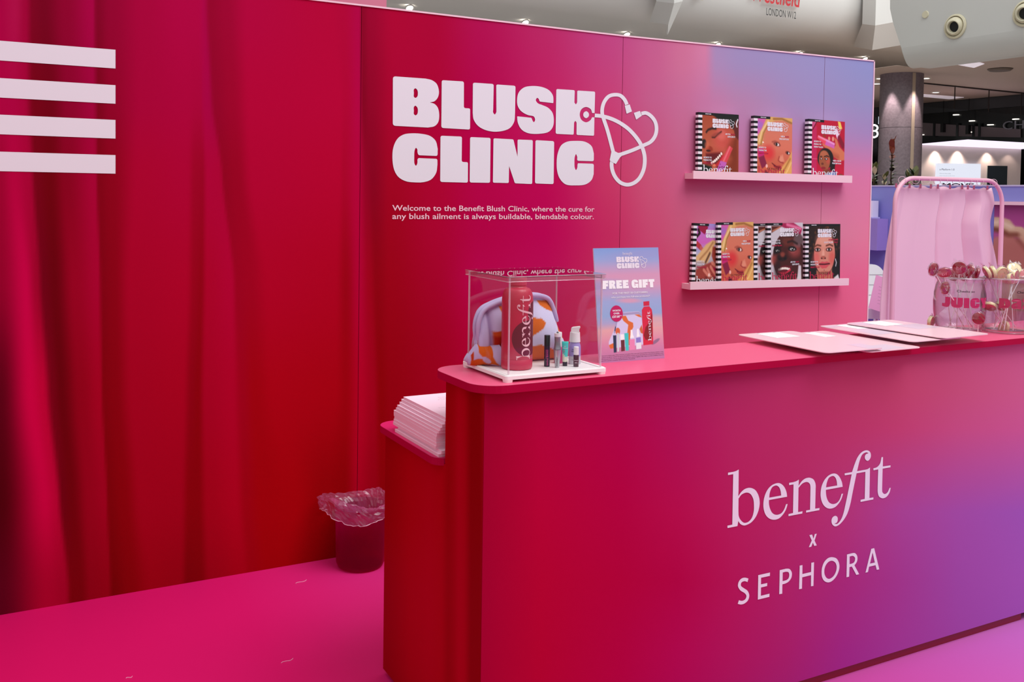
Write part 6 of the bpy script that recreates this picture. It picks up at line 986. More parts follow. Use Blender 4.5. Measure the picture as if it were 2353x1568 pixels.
# ------------------------------------------------------------------ pads stacked on the step shelf
PZ = .767+.0195
pad_m = mat('pad_paper', (246, 196, 214), .6)
offs = [(0, 0), (.007, -.004), (.0, .019), (.001, .017), (.0015, .019), (.002, .020), (.003, .019), (.0045, .010), (.0075, .006), (.012, .004), (.0185, .001), (.0225, -.010)]
where = ['bottom pad of the pink pad stack on the step shelf', 'second pad from the bottom of the pink stack, pushed forward']+['%s pad counted from the bottom of the pink stack' % w for w in ('third', 'fourth', 'fifth', 'sixth', 'seventh', 'eighth', 'ninth')]+['third pad from the top of the pink stack', 'second pad from the top of the pink stack', 'topmost pad of the pink stack, printed with small form lines']
z = PZ+.0003
for i, ((dx, dy), lab) in enumerate(zip(offs, where)):
    th = .0086
    t = thing('paper_pad', lab, 'paper pad', (1.071+dx, 2.376+dy, z), rz=random.uniform(-.006, .006), group='pink pads on the step shelf')
    MB().span((0, 0, 0), (.210, .315, th-.0009)).obj('sheets', pad_m, t)
    MB().span((-.0004, -.0004, th-.0008), (.2104, .3154, th)).obj('top_sheet', mat('pad_top', (255, 214, 232), .6), t)
    if i == 11:
        L = []
        for k in range(6): L.append(('Name and skin type form'[:14+k], .03+.002*k, .26-.014*k, .05, .003, 0)); L.append(('notes', .10, .26-.014*k, .02, .003, 0))
        L += [('Prescription for your perfect blush', .03, .15, .10, .003, 0), ('shade and finish', .03, .135, .08, .002, 0), ('signed', .03, .11, .05, .003, 0)]
        link('form_lines', text_mesh([('BLUSH TYPE', .09, .262, .05, .003, 0), ('dry', .15, .262, .02, .003, 0), ('SKIN TONE', .085, .246, .055, .003, 0), ('oily', .15, .246, .02, .003, 0), ('FINISH', .075, .230, .07, .003, 0), ('matte', .155, .230, .02, .003, 0), ('COVERAGE', .10, .214, .04, .003, 0), ('sheer', .15, .214, .025, .003, 0), ('YOUR PRESCRIPTION', .03, .13, .12, .003, 0), ('use every day as needed', .05, .118, .09, .0018, 0), ('notes', .12, .10, .04, .003, 0)], lambda x, y: (x, y, th+.0003)), mat('form_grey', (150, 110, 130), .6), t)
    z += th+.0002

# ------------------------------------------------------------------ waste bin
def build_bin():
    a = on(776, 1295, Z=0); f = on(828, 1321, Z=0); R = .098
    d = ray(830, 1310); d = d/np.hypot(d[0], d[1]); cx, cy = f[0]+d[0]*R, f[1]+d[1]*R
    t = thing('waste_bin', 'see-through magenta waste bin standing by the wall behind the counter', 'bin', (cx, cy, 0.0))
    pm = bpy.data.materials.new('bin_plastic'); pm.use_nodes = True; nt = pm.node_tree; nt.nodes.clear()
    o = nt.nodes.new('ShaderNodeOutputMaterial'); mx = nt.nodes.new('ShaderNodeMixShader'); tr = nt.nodes.new('ShaderNodeBsdfTransparent'); tr.inputs[0].default_value = (.95, .12, .42, 1)
    pb = nt.nodes.new('ShaderNodeBsdfPrincipled'); pb.inputs['Base Color'].default_value = lin((120, 0, 50)); pb.inputs['Roughness'].default_value = .3
    mx.inputs[0].default_value = .22; tl = nt.nodes.new('ShaderNodeBsdfTranslucent'); tl.inputs[0].default_value = lin((225, 10, 150)); m2 = nt.nodes.new('ShaderNodeMixShader'); m2.inputs[0].default_value = .42
    nt.links.new(tr.outputs[0], m2.inputs[1]); nt.links.new(tl.outputs[0], m2.inputs[2]); nt.links.new(m2.outputs[0], mx.inputs[1]); nt.links.new(pb.outputs[0], mx.inputs[2]); nt.links.new(mx.outputs[0], o.inputs[0])
    prof = [(0, .001), (R-.022, .001), (R-.008, .006), (R-.001, .022), (R, .04), (R+.004, .240), (R+.0065, .242), (R+.0065, .246), (R+.001, .246), (R-.003, .04), (R-.01, .012), (0, .007)]
    MB().lathe(prof, 48).obj('shell', pm, t, smooth=True, angle=1.0)
    # thin liner bag: hangs inside, folds over the rim and flares out to the left
    V = []; F = []; NU, NV = 72, 26; rnd = random.Random(4)
    ph = [rnd.uniform(0, 6.28) for _ in range(12)]
    lx = -math.cos(YAW); ly = math.sin(YAW)
    for j in range(NV):
        s = j/(NV-1)
        for i in range(NU):
            a = 2*math.pi*i/NU; ca, sa = math.cos(a), math.sin(a); side = max(0, ca*lx+sa*ly)
            cr_ = sum(math.sin(k*a*2+ph[k]+s*4)*.5**(k*.35) for k in range(1, 8))*.0022
            if s < .42: q = s/.42; r_ = (R-.03)*math.sin(min(1, q*1.3)*math.pi/2)**.6+.02*q+cr_*2; z_ = .09+.155*q**1.3+.01*math.sin(3*a+1)*(1-q)
            elif s < .72: q = (s-.42)/.30; r_ = R-.006+(.022+.055*side**1.5)*q+cr_*(1+2*q); z_ = .245+.030*math.sin(q*math.pi*.75)*(1+.5*math.sin(a*2+1))+.012*q*side
            else: q = (s-.72)/.28; r_ = R+.016+.055*side**1.5-.002*q+cr_*3; z_ = .245+.030*math.sin(.75*math.pi)*(1+.5*math.sin(a*2+1))+.012*side-(.058+.014*math.sin(a*3+2))*q
            z_ += rnd.uniform(-.0035, .0035); r_ += rnd.uniform(-.0035, .0035)
            V.append((r_*ca, r_*sa, z_))
    for j in range(NV-1):
        for i in range(NU): F.append((j*NU+i, j*NU+(i+1) % NU, (j+1)*NU+(i+1) % NU, (j+1)*NU+i))
    me = bpy.data.meshes.new('liner'); me.from_pydata(V, [], F); me.update()
    lm = clear('liner_film', (.99, .90, .95), 1.45, .22, 1.6, body=(255, 140, 205), bodyw=.13)
    link('liner_bag', me, lm, t)
    for zz, rr, w_ in ((.318, R+.05, .0), (.262, R+.03, .0)): pass
    e = []
    for i in range(NU): e.append(V[(NV-1)*NU+i])
    MB().tube(e, .0016, 5, closed=True).obj('liner_hem', clear('liner_hem_film', (.9, .8, .86), 1.45, .3, 2.0, body=(252, 200, 225), bodyw=.5), t)
    # crumpled paper seen through the wall
    m = MB(); bm = m.bm; bmesh.ops.create_icosphere(bm, subdivisions=3, radius=.055)
    for v in bm.verts: v.co *= 1+.22*math.sin(v.co.x*90+1)*math.sin(v.co.y*80)+rnd.uniform(-.05, .05)
    for v in bm.verts: v.co.z *= .7
    m.obj('paper_scrap', mat('scrap_violet', (205, 60, 190), .6), t, loc=(-.01, -.015, .165))
build_bin()
# white thread scraps on the floor
for i, (px, py, w_, lab) in enumerate(((692, 1338, .05, 'short white thread lying on the floor near the bin'), (660, 1520, .045, 'white thread scrap on the floor at the lower middle'), (297, 1558, .02, 'tiny white fleck on the floor at the bottom left'))):
    c = on(px, py, Z=0); m = MB()
    m.tube([(-w_/2+w_*k/5, .004*math.sin(k*1.3), .0012+.0004*math.cos(k)) for k in range(6)], .0007, 5)
    o = m.obj('thread_scrap', mat('thread_white', (248, 190, 225), .6), None, loc=(c[0], c[1], 0)); o.rotation_euler.z = .3; tag(o, lab, 'thread')

# ------------------------------------------------------------------ right side of the stand
def build_low_wall():
    X = 7.2; zt = 1.628; y0, y1 = 3.2, 8.2
    ys = np.linspace(y1, y0, 60); zs = np.linspace(zt, 0, 40); Y, Z = np.meshgrid(ys, zs)
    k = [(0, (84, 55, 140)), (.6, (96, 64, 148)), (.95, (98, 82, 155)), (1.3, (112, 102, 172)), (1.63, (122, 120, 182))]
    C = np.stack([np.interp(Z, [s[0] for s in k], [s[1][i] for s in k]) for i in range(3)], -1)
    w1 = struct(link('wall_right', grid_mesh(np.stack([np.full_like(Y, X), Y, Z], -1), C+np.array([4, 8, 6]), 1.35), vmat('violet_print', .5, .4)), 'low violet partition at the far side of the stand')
    MB().span((X+.002, y0, 0), (X+.10, y1, zt)).obj('partition_core', mat('violet_core', (110, 100, 170), .5), w1)
    struct(MB().span((X-.006, y0, zt), (X+.106, y1, zt+.012)).obj('trim_2', mat('violet_cap', (205, 195, 225), .4)), 'pale cap along the low violet partition')
    # framed portrait panel on the partition
    a = on(2297, 468, X=X)[1]
    t = thing('portrait_panel', 'large magenta panel with a blonde head portrait on the violet partition', 'panel', (X, 4.0, 0))
    ztop = on(2330, 467.5, X=X)[2]
    MB().span((-.05, -.8, ztop-.014), (-.002, a+.13-4.0, ztop+.014)).obj('top_rail', mat('ledge_pink'), t)
    L = 5.05; R = 3.2
    c = Canvas(110, 110, (176, 70, 138)); c.g([(0, (140, 40, 105)), (.04, (165, 62, 130)), (.3, (182, 78, 142)), (1, (170, 80, 160))])
    def q(px, py): p = on(px, py, X=X); return ((L-p[1])/(L-R), (ztop-.014-p[2])/1.3)
    def Q(l): return [q(*p) for p in l]
    c.p(Q([(2250, 600), (2265, 560), (2290, 545), (2325, 540), (2345, 560), (2390, 600), (2420, 760), (2250, 760)]), (188, 118, 106), .02)
    c.p(Q([(2240, 560), (2262, 510), (2286, 499), (2305, 500), (2322, 506), (2332, 520), (2350, 522), (2380, 545), (2400, 600), (2360, 575), (2352, 562), (2340, 545), (2325, 542), (2305, 532), (2286, 526), (2262, 540)]), (212, 178, 142), .015)
    c.s_(Q([(2286, 527), (2300, 530), (2318, 540), (2336, 540)]), .03, (120, 62, 40), .03); c.s_(Q([(2340, 552), (2352, 566), (2375, 590)]), .02, (130, 72, 50), .03); c.s_(Q([(2275, 512), (2300, 510), (2325, 522)]), .02, (232, 205, 175), .03)
    c.e(*q(2330, 590), .12, .12, 0, (170, 92, 82), .9, .6)
    U, V = np.meshgrid(np.linspace(L, R, 110), np.linspace(ztop-.014, ztop-1.314, 110))
    link('printed_portrait', grid_mesh(np.stack([np.full_like(U, -.004), U-4.0, V], -1), c.a, 1.1), vmat('poster_print'), t)
    # wipe dispenser
    b0 = on(2016.5, 503, X=X-.14); b1 = on(2015, 576, X=X-.14)
    t = thing('wall_box', 'lilac box fixed to the violet partition beside the printed wall', 'box', (X-.07, b0[1]+.13, b1[2]))
    MB().span((-.07, -.13, 0), (.068, .13, b0[2]-b1[2])).obj('box_body', mat('lilac_box', (158, 130, 205), .4), t)
    c0 = on(2009, 461, X=X-.12); 
    t = thing('tissue_dispenser', 'white and clear dispenser standing on the lilac wall box', 'dispenser', (X-.07, b0[1]+.16, b0[2]+.001))
    h = c0[2]-b0[2]-.001
    MB().prism([(x, y, .012) for x, y in rrect(.10, .15, .02, 4)], (0, 0, h-.014)).obj('clear_cover', mat('dispenser_white', (222, 212, 236), .2, coat=.5), t, smooth=True, angle=.5)
    MB().span((-.055, -.08, 0), (.055, .08, .012)).obj('dispenser_base', mat('dispenser_violet', (190, 175, 225), .3), t)
build_low_wall()

def build_rack():
    Y = 4.4; z = on(2180, 412, Y=Y)[2]; xl = on(2055, 520, Y=Y)[0]; xr = on(2301, 520, Y=Y)[0]; pk = mat('rack_pink', (240, 178, 196), .35); r = .0145
    t = thing('clothes_rail', 'pale pink tubular rail stand with rounded top corners', 'rail', (xl, Y, 0)); w_ = xr-xl; R = .17
    for nm, x in (('leg', 0), ('leg', w_)):
        MB().tube([(x, 0, .012), (x, 0, z-.27)], r+.0015, 14).obj(nm, pk, t, smooth=True)
    path = [(0, 0, z-.27)]+[(R-R*math.cos(a), 0, z-R+R*math.sin(a)) for a in [math.pi/2*i/8 for i in range(9)]]+[(w_-R+R*math.sin(a), 0, z-R+R*math.cos(a)) for a in [math.pi/2*i/8 for i in range(9)]]+[(w_, 0, z-.27)]
    MB().tube(path, r, 14).obj('top_hoop', pk, t, smooth=True)
    for x in (0, w_): MB().span((x-.02, -.28, 0), (x+.02, .28, .012)).obj('foot', pk, t)
    # curtain
    edgeL = [(2063, 426), (2058, 445), (2052, 480), (2045, 520), (2037, 570), (2029, 630), (2023, 700), (2021, 760), (2018, 900)]
    edgeR = [(2284, 428), (2290, 450), (2293, 468), (2288, 488), (2284, 512), (2287, 545), (2297, 590), (2303, 625), (2310, 700), (2316, 790), (2325, 900)]
    Yc = 4.455
    el = np.array([on(x, y, Y=Yc)[[0, 2]] for x, y in edgeL]); er = np.array([on(x, y, Y=Yc)[[0, 2]] for x, y in edgeR])
    zt = el[0, 1]; NU, NV = 150, 60; V = []
    folds = [(.0, .0), (.03, -.02), (.08, .0), (.25, .01), (.428, .0), (.436, .13), (.50, .055), (.58, .015), (.680, .0), (.688, .14), (.76, .05), (.82, -.015), (.86, -.012), (.93, .01), (1.0, .03)]
    fx = [f[0] for f in folds]; fy = [f[1] for f in folds]
    for j in range(NV):
        zz = zt-(zt-.03)*j/(NV-1); x0 = np.interp(-zz, -el[:, 1], el[:, 0]); x1 = np.interp(-zz, -er[:, 1], er[:, 0])
        for i in range(NU):
            u = i/(NU-1); s = u+.02*(j/NV)*math.sin(3*u+.2)
            amp = min(1.0, .6+j/30); y = np.interp(s, fx, fy)*amp*1.0+.003*math.sin(20*u+j*.05)
            V.append((x0+(x1-x0)*u-xl, Yc-Y+y, zz-(.012*math.sin(u*math.pi*8)**2 if j == 0 else 0)))
    F = [(j*NU+i, (j+1)*NU+i, (j+1)*NU+i+1, j*NU+i+1) for j in range(NV-1) for i in range(NU-1)]
    c = thing('curtain', 'pale pink curtain hanging in folds from the rail stand', 'curtain', (xl, Y, 0))
    me = bpy.data.meshes.new('curtain'); me.from_pydata(V, [], F); shade(me); o = link('cloth', me, mat('curtain_pink', (240, 190, 208), .75, sheen=.1), c)
    sm = o.modifiers.new('thickness', 'SOLIDIFY'); sm.thickness = .0015
    ring_m = mat('ring_metal', (240, 205, 216), .3)
    for k, px in enumerate((2073, 2104, 2129, 2153, 2169, 2197, 2225, 2238, 2252, 2283)):
        p = on(px, 411+(px-2070)*.028, Y=Y); x = p[0]-xl; zz = p[2]-.008
        m = MB(); m.tube([(x+.0150*math.cos(a), -.0175*math.cos(a), zz+.0235*math.sin(a)) for a in [2*math.pi*i/20 for i in range(20)]], .0016, 5, closed=True); m.obj('ring', ring_m, c, smooth=True)
        MB().span((x-.0035, .040, zz-.052), (x+.0035, .052, zz-.022)).obj('clip', mat('clip_pink', (205, 110, 140), .4), c)
build_rack()

def build_chair():
    D = 8.3; s = on(2015, 706, D=D); sz = s[2]
    t = thing('salon_chair', 'white padded salon chair beside the violet partition', 'chair', (s[0]+.12, s[1]+.1, 0), rz=-.35)
    wh = mat('chair_white', (238, 234, 232), .45)
    m = MB(); m.prism([(x, y, sz-.09) for x, y in rrect(.44, .46, .06, 5)], (0, 0, .085)); m.obj('seat', wh, t, smooth=True, angle=.5, bevel=.015, bseg=3)
    zt = on(2012, 616, D=D)[2]
    V = []; F = []; N1, N2 = 14, 16
    m = MB()
    hb = zt-sz+.02
    m.prism([(x*(1-.06*y/hb), .20+.10*(y/hb+.5), sz-.02+hb/2+y) for x, y in rrect(.44, hb, [.10, .10, .04, .04], 8)], (0, .06, 0))
    m.obj('backrest', wh, t, smooth=True, angle=.5, bevel=.014, bseg=3)
    for k in (1, 2, 3):
        q = k/4; MB().tube([(-.2+.04*i, .197+.10*q-.001, sz-.02+hb*q) for i in range(11)], .0028, 6).obj('stitched_seam', mat('chair_seam', (205, 200, 200), .6), t)
    ch = mat('chrome', (225, 225, 230), .12, metal=1.0)
    MB().tube([(0, 0, .03), (0, 0, sz-.09)], .03, 16).obj('post', ch, t, smooth=True)
    MB().lathe([(0, 0), (.21, 0), (.21, .012), (.05, .035), (0, .035)], 32).obj('base', ch, t, smooth=True, angle=.5)
    MB().tube([(-.18, -.12, .26), (-.15, -.2, .255), (.15, -.2, .255), (.18, -.12, .26), (.06, .0, .30)], .01, 8).obj('footrest', ch, t, smooth=True)
    lp = on(2008, 704, D=8.08)
    l = thing('leaflet', 'pink leaflet propped on the white salon chair', 'leaflet', (lp[0], lp[1], sz+.002), rot=(-.15, .30, -.35))
    MB().span((-.05, 0, .0), (.15, .002, .29)).obj('sheet', mat('leaflet_pink', (240, 165, 205), .5), l)
    link('leaflet_lines', text_mesh([('m', -.0+.004*k, .20-.028*k, .03, .004, .02) for k in range(6)], lambda x, z: (x, -.001, z)), mat('form_grey'), l)
build_chair()

# ------------------------------------------------------------------ planter with rubber plants behind the partition
def plant(px, top, z0, n, label, tall, seed, D=11.0, lush=1.0, red=False):
    rnd = random.Random(seed); b = on(px, 425, D=D); h = on(px, top, D=D)[2]
    t = thing('rubber_plant', label, 'plant', (b[0], b[1], z0), group='rubber plants behind the violet partition')
    H = h-z0
    MB().tube([(.01*math.sin(k), .01*math.cos(k*2), H*.93*k/6) for k in range(7)], [.012*(1-.1*k) for k in range(7)], 8).obj('stem', mat('stem_brown', (70, 45, 32), .6), t, smooth=True)
    for i in range(n):
        f = (i+.5)/n; z = H*(.15+.82*f); a = rnd.uniform(0, 6.28); el = rnd.uniform(.2, .8) if f < .8 else rnd.uniform(.9, 1.45); L = rnd.uniform(.08, .13)*lush; W = L*.27
        col = ('leaf_rust', (128, 52, 26)) if (red and f > .72) else rnd.choice([('leaf_green', (46, 62, 26)), ('leaf_dark', (40, 30, 24)), ('leaf_olive', (92, 92, 44)), ('leaf_green', (46, 62, 26))]) if rnd.random() > .15 else ('leaf_cream', (205, 180, 140))
        d = Vector((math.cos(a)*math.cos(el), math.sin(a)*math.cos(el), math.sin(el))); s = d.cross(Vector((0, 0, 1))).normalized(); u = s.cross(d).normalized()
        base = Vector((0, 0, z)); m = MB(); V = []
        for k in range(8):
            q = k/7; wd = W*math.sin(math.pi*min(1, q*.92+.06))**.8; c = base+d*L*q+Vector((0, 0, -.25*L*q*q*(1 if el < .8 else 0)))
            V += [c-s*wd+u*.1*wd, c, c+s*wd+u*.1*wd]
        m.add([tuple(v) for v in V], [(3*k+j, 3*k+j+1, 3*k+j+4, 3*k+j+3) for k in range(7) for j in range(2)])
        o = m.obj('leaf', mat(col[0], col[1], .35), t, smooth=True, angle=1.2)
def build_plants():
    z0 = 1.32; a = on(1960, 440, D=11.0); b = on(2150, 440, D=11.0)
    t = thing('planter', 'dark planter trough behind the violet partition', 'planter', ((a[0]+b[0])/2, (a[1]+b[1])/2, 0), rz=math.atan2(b[1]-a[1], b[0]-a[0]))
    L = math.hypot(b[0]-a[0], b[1]-a[1]); MB().span((-L/2, -.2, 0), (L/2, .2, z0)).obj('trough', mat('planter_dark', (60, 55, 55), .6), t)
    MB().span((-L/2+.02, -.18, z0), (L/2-.02, .18, z0+.01)).obj('soil', mat('soil', (45, 32, 24), .9), t)
    z1 = z0+.0101
    plant(2048, 324, z1, 40, 'tall rubber plant with rusty new leaves in front of the column', True, 3, red=True)
    plant(2008, 384, z1, 34, 'low leafy plant nearest the printed wall', False, 5, lush=1.1)
    plant(2032, 405, z1, 20, 'small plant between the tall plant and the wall', False, 8, lush=.9)
    plant(2086, 402, z1, 30, 'bushy plant just left of the rail stand top', False, 11)
    plant(2101, 396, z1, 30, 'bushy plant at the right foot of the column', False, 13)
build_plants()

# ------------------------------------------------------------------ the hall behind
def spot(name, loc, target, power, size, blend=.6, col=(1, .9, .8), parent=None):
    L = bpy.data.lights.new(name, 'SPOT'); L.energy = power; L.spot_size = size; L.spot_blend = blend; L.color = col; L.shadow_soft_size = .04
    o = bpy.data.objects.new(name, L); COL.objects.link(o); o.location = loc; o.rotation_euler = (Vector(target)-Vector(loc)).to_track_quat('-Z', 'Y').to_euler(); return o
lamp_m = mat('downlight_glow', (255, 250, 240), emit=(255, 250, 240), estr=5.0)
ring = mat('downlight_ring', (225, 222, 215), .4)
def downlight(p, r, label, group, tilt=0.0):
    t = thing('downlight', label, 'ceiling light', (p[0], p[1], p[2]-.002-.05*bool(tilt)), group=group, rot=(-tilt, 0, 0))
    MB().lathe([(r*.98, -.004), (r, -.018), (r*1.28, -.022), (r*1.32, 0)], 28).obj('trim_ring', ring, t, smooth=True, angle=.5)
    MB().lathe([(0, -.012), (r*.97, -.012)], 28).obj('lens', lamp_m, t)
    spot('downlight_beam', (p[0], p[1], p[2]-.03), (p[0], p[1], 0), 130, 1.7, .8, (1, .93, .86))
def build_hall():
    # upper soffit z=5 with its rounded edge up into the white fascia
    sof = mat('soffit_grey', (186, 178, 170), .7); fas = mat('fascia_white', (236, 240, 242), .6)
    Yf = 15.05; Rr = .9; m = MB(); V = []; xs = [-6, 32]
    prof = [(24, 5.0), (Yf+Rr, 5.0)]+[(Yf+Rr-Rr*math.sin(a), 5.0+Rr-Rr*math.cos(a)) for a in [math.pi/2*i/14 for i in range(1, 15)]]+[(Yf, 12)]
    for x in xs: V += [(x, y, z) for y, z in prof]
    n = len(prof); m.add(V, [(i, i+1, n+i+1, n+i) for i in range(n-1)])
    so = struct(m.obj('ceiling', mat('hall_plaster', (215, 212, 208), .7), smooth=True, angle=.9), 'pale plaster soffit curving up into the atrium fascia')
    # lower ceiling z=4 beyond
    low = mat('hall_ceiling_brown', (178, 156, 142), .7)
    m = MB().span((15.15, -2, 4.0), (50, 50, 4.01)); m.span((14.8, 12.45, 4.0), (15.15, 50, 4.01)); m.span((-6, 24, 4.0), (14.8, 50, 4.01)); struct(m.obj('ceiling_lower', low), 'brownish lower ceiling of the hall')
    for (px, py), lab in zip(((941, 11), (1207, 45), (1440, 73), (1649, 97), (1838, 118), (1987, 130)), ('leftmost round downlight over the printed wall', 'second round downlight from the left over the wall', 'third round downlight, above the logo end', 'fourth round downlight from the left, left of the violet sky', 'fifth round downlight, above the violet corner', 'last round downlight over the right corner of the wall')):
        p = on(px, py, Z=5.0); downlight(p, .066, lab, 'round downlights in the soffit', .62)
    names = ['small downlight left of the column top', 'small downlight lower left of the column top', 'small downlight right of the column top', 'small downlight under the big white bulkhead', 'downlight right of the column, above the light panel', 'downlight below the light panel', 'downlight in the middle of the brown ceiling', 'downlight near the right edge of the brown ceiling', 'low downlight above the illuminated letter']
    for (px, py), lab in zip(((2022.5, 179), (2015.5, 191), (2127, 178.5), (2203, 144), (2150, 211), (2169, 236), (2241.5, 231), (2311, 226.5), (2016, 253)), names):
        p = on(px, py, Z=4.0); downlight(p, .075, lab, 'small downlights in the brown ceiling')
    # recessed pale panels in the lower ceiling
    for quad, lab in ((((2200, 148), (2238, 155), (2262, 146), (2246, 141)), 'bright skylight patch in the brown ceiling under the bulkhead'), (((2122, 216), (2215, 223.5), (2182, 227.5), (2122, 222)), 'long pale light panel in the brown ceiling')):
        P = [on(x, y, Z=3.995) for x, y in quad]; m = MB(); m.prism([tuple(p) for p in P], (0, 0, -.01)); tag(m.obj('ceiling_panel', mat('panel_glow', (225, 215, 220), emit=(215, 205, 215), estr=.55)), lab, 'ceiling panel')
    p = on(2298, 159.5, Z=3.99); m = MB().lathe([(0, -.03), (.18, -.03), (.22, 0)], 28); o = m.obj('speaker_grille', mat('grille_brown', (100, 85, 75), .7), None, loc=tuple(p), smooth=True, angle=.5); tag(o, 'round brown ceiling grille above the dark shop', 'grille')
    # big bulkhead with air nozzles
    X = 14.8; bl = on(2085, 152, X=X); pts = [on(2085, 152, X=X), on(2074, 128, X=X), on(2052, 52, X=X), on(2045, 20, X=X), on(2046, -60, X=X)]
    z0 = bl[2]; out = [(bl[1]-.0, z0), (bl[1]+.02, z0+.1)]+[(p[1], p[2]) for p in pts[1:]]+[(-2, 8), (-2, z0-.0)]
    m = MB(); m.prism([(X+.35, y, z) for y, z in out], (.25, 0, 0))
    # rounded lower lip
    ys = [bl[1]-.02, -2]; V = []; pr = [(X+.36, z0)]+[(X+.35-.35*math.sin(a), z0+.35-.35*math.cos(a)) for a in [math.pi/2*i/8 for i in range(1, 9)]]
    ends = [(2099, 158), (2093, 158), (2088, 156), (2084, 153), (2081, 148), (2078, 140), (2075.5, 130), (2073, 119), (2071, 109)]
    V = [(x, x*ray(*q)[1]/ray(*q)[0], z) for (x, z), q in zip(pr, ends)]+[(x, ys[1], z) for x, z in pr]
    ye0 = V[len(pr)-1][1]
    n = len(pr); m.add(V, [(i, i+1, n+i+1, n+i) for i in range(n-1)]); m.add([V[k] for k in range(n)]+[(X+.5, ye0, z0+.36)], [(k, k+1, n) for k in range(n-1)])
    face = [(ye0, z0+.35), (pts[2][1], pts[2][2]), (pts[3][1], pts[3][2]), (pts[4][1], pts[4][2]), (-2, 8), (-2, z0+.35)]
    m.add([(X, y, z) for y, z in face], [tuple(range(len(face)))]); 
    # end cheek joining face and back
    e = [(ye0, z0+.35), (pts[2][1], pts[2][2]), (pts[3][1], pts[3][2]), (pts[4][1], pts[4][2])]
    V = [(X, y, z) for y, z in e]+[(X+.5, y, z) for y, z in e]; m.add(V, [(i, i+1, 4+i+1, 4+i) for i in range(3)])
    struct(m.obj('ceiling_bulkhead', mat('bulkhead_white', (196, 194, 188), .6), smooth=True, angle=.5), 'big pale bulkhead with air nozzles at the top right')
    nz = mat('nozzle_cream', (205, 196, 168), .45); blk = mat('nozzle_dark', (14, 14, 16), .6)
    for px, py, s, lab in ((2196, 61, 1.0, 'round cream air nozzle with a dark throat on the bulkhead'), (2357, 31, 1.0, 'second air nozzle cut by the right edge of the photo'), (1613, -8, .3, 'small dark nozzle at the top edge beside the lettering')):
        if s == 1.0: p = on(px, py, X=X); p[0] -= .004; R = .215; rot = (0, -math.pi/2, 0)
        else: p = on(px, py, Y=Yf); R = .075; rot = (math.pi/2, 0, 0)
        t = thing('air_nozzle', lab, 'air nozzle', tuple(p), rot=rot, group=None)
        MB().lathe([(R, 0), (R*.99, R*.12), (R*.86, R*.18), (R*.80, R*.10), (R*.78, -.02)], 40).obj('outer_ring', nz, t, smooth=True, angle=.6)
        b = MB().lathe([(R*.77, -.01), (R*.74, R*.16), (R*.64, R*.36), (R*.52, R*.46), (R*.46, R*.44), (R*.42, R*.1), (R*.40, -.1)], 36).obj('ball', nz, t, smooth=True, angle=.7)
        k = MB().lathe([(0, R*.12), (R*.44, R*.12)], 28).obj('throat', blk, t)
        if s == 1.0:
            for o in (b, k): o.rotation_euler = (.16, -.22, 0)
    p = on(2127, 33.5, X=X); m = MB().lathe([(0, .02), (.062, .02), (.068, 0)], 28); o = m.obj('sensor_disc', nz, None, loc=tuple(p), rot=(0, -math.pi/2, 0), smooth=True, angle=.5); tag(o, 'small cream disc on the bulkhead left of the nozzle', 'sensor')
    # corner post between fascia and bulkhead, and the fin further left
    def fin(top, mid, bot, depth, z_up, name, label):
        m = MB(); A = [on(x, y, Y=Yf-d) for (x, y), d in zip(mid, depth[0])]; B = [on(x, y, Y=Yf-d) for (x, y), d in zip(bot, depth[1])]
        def onto(p0, p1, p2, q):
            nn = np.cross(p1-p0, p2-p0); dd = ray(*q); return CAM+dd*(nn@(p0-CAM))/(nn@dd)
        B[0] = onto(A[0], A[1], B[1], bot[0]); B[2] = onto(A[1], A[2], B[1], bot[2])
        T = [(a[0], a[1], z_up) for a in A]
        n = len(A); V = [tuple(a) for a in T+A+B]; F = []
        for i in range(n-1): F += [(i, i+1, n+i+1, n+i), (n+i, n+i+1, 2*n+i+1, 2*n+i)]
        m.add(V, F); o = m.obj(name, mat('hall_plaster')); sm = o.modifiers.new('t', 'SOLIDIFY'); sm.thickness = .04; struct(o, label)
    fin(None, ((1985, 54), (2011, 57.5), (2060, 48)), ((1964, 105), (2004, 112), (2072, 101)), ((.10, .50, .25), (-.25, .05, -.20)), 12, 'trim_3', 'angled corner post where fascia meets bulkhead')
    fin(None, ((1512, 2), (1548, 6), (1564, 2)), ((1496, 48), (1534, 53), (1530, 78)), ((.1, .6, .1), (-.3, .1, -.9)), 12, 'trim_4', 'small angled fin on the fascia')
    fc = on(1990, 60, Y=Yf)
    # lettering on the fascia
    W = on(1836, 20, Y=Yf-.01)[0]; x0 = on(1759, 10, Y=Yf-.01)[0]
    za = on(1795, 40.5, Y=Yf-.01)
    link('black_lettering', text_mesh([('LONDON W12', on(1760, 34, Y=Yf)[0], on(1793, 39.0, Y=Yf)[2], on(1828, 40, Y=Yf)[0]-on(1760, 34, Y=Yf)[0], .155, 0)], lambda x, z: (x, Yf-.012, z)), black_print, so)
    link('red_lettering', text_mesh([('Westfield', on(1722, 0, Y=Yf)[0], on(1780, 9, Y=Yf)[2], on(1835, 10, Y=Yf)[0]-on(1722, 0, Y=Yf)[0], .34, .01)], lambda x, z: (x+(z-5.5)*.12, Yf-.014, z)), mat('red_sign', (190, 24, 36), .5), so)
    # column
    D = 19.2; c = on(2069, 300, D=D); c[0] *= 1.0; r = .405; H = 4.0
    t = thing('round_column', 'round mauve-grey clad column with a pale vertical strip', 'column', (c[0], c[1], 0)); 
    cm = mat('column_clad', (112, 98, 104), .55, noise=(26, (126, 112, 118)))
    m = MB(); 
    for z0_, z1_ in ((.0, 1.12), (1.13, 2.0), (2.008, 2.93), (2.938, 4.0)): m.lathe([(r, z0_), (r, z1_)], 64)
    m.lathe([(r-.012, 0), (r-.012, 4.0)], 48); m.obj('cladding', cm, t, smooth=True)
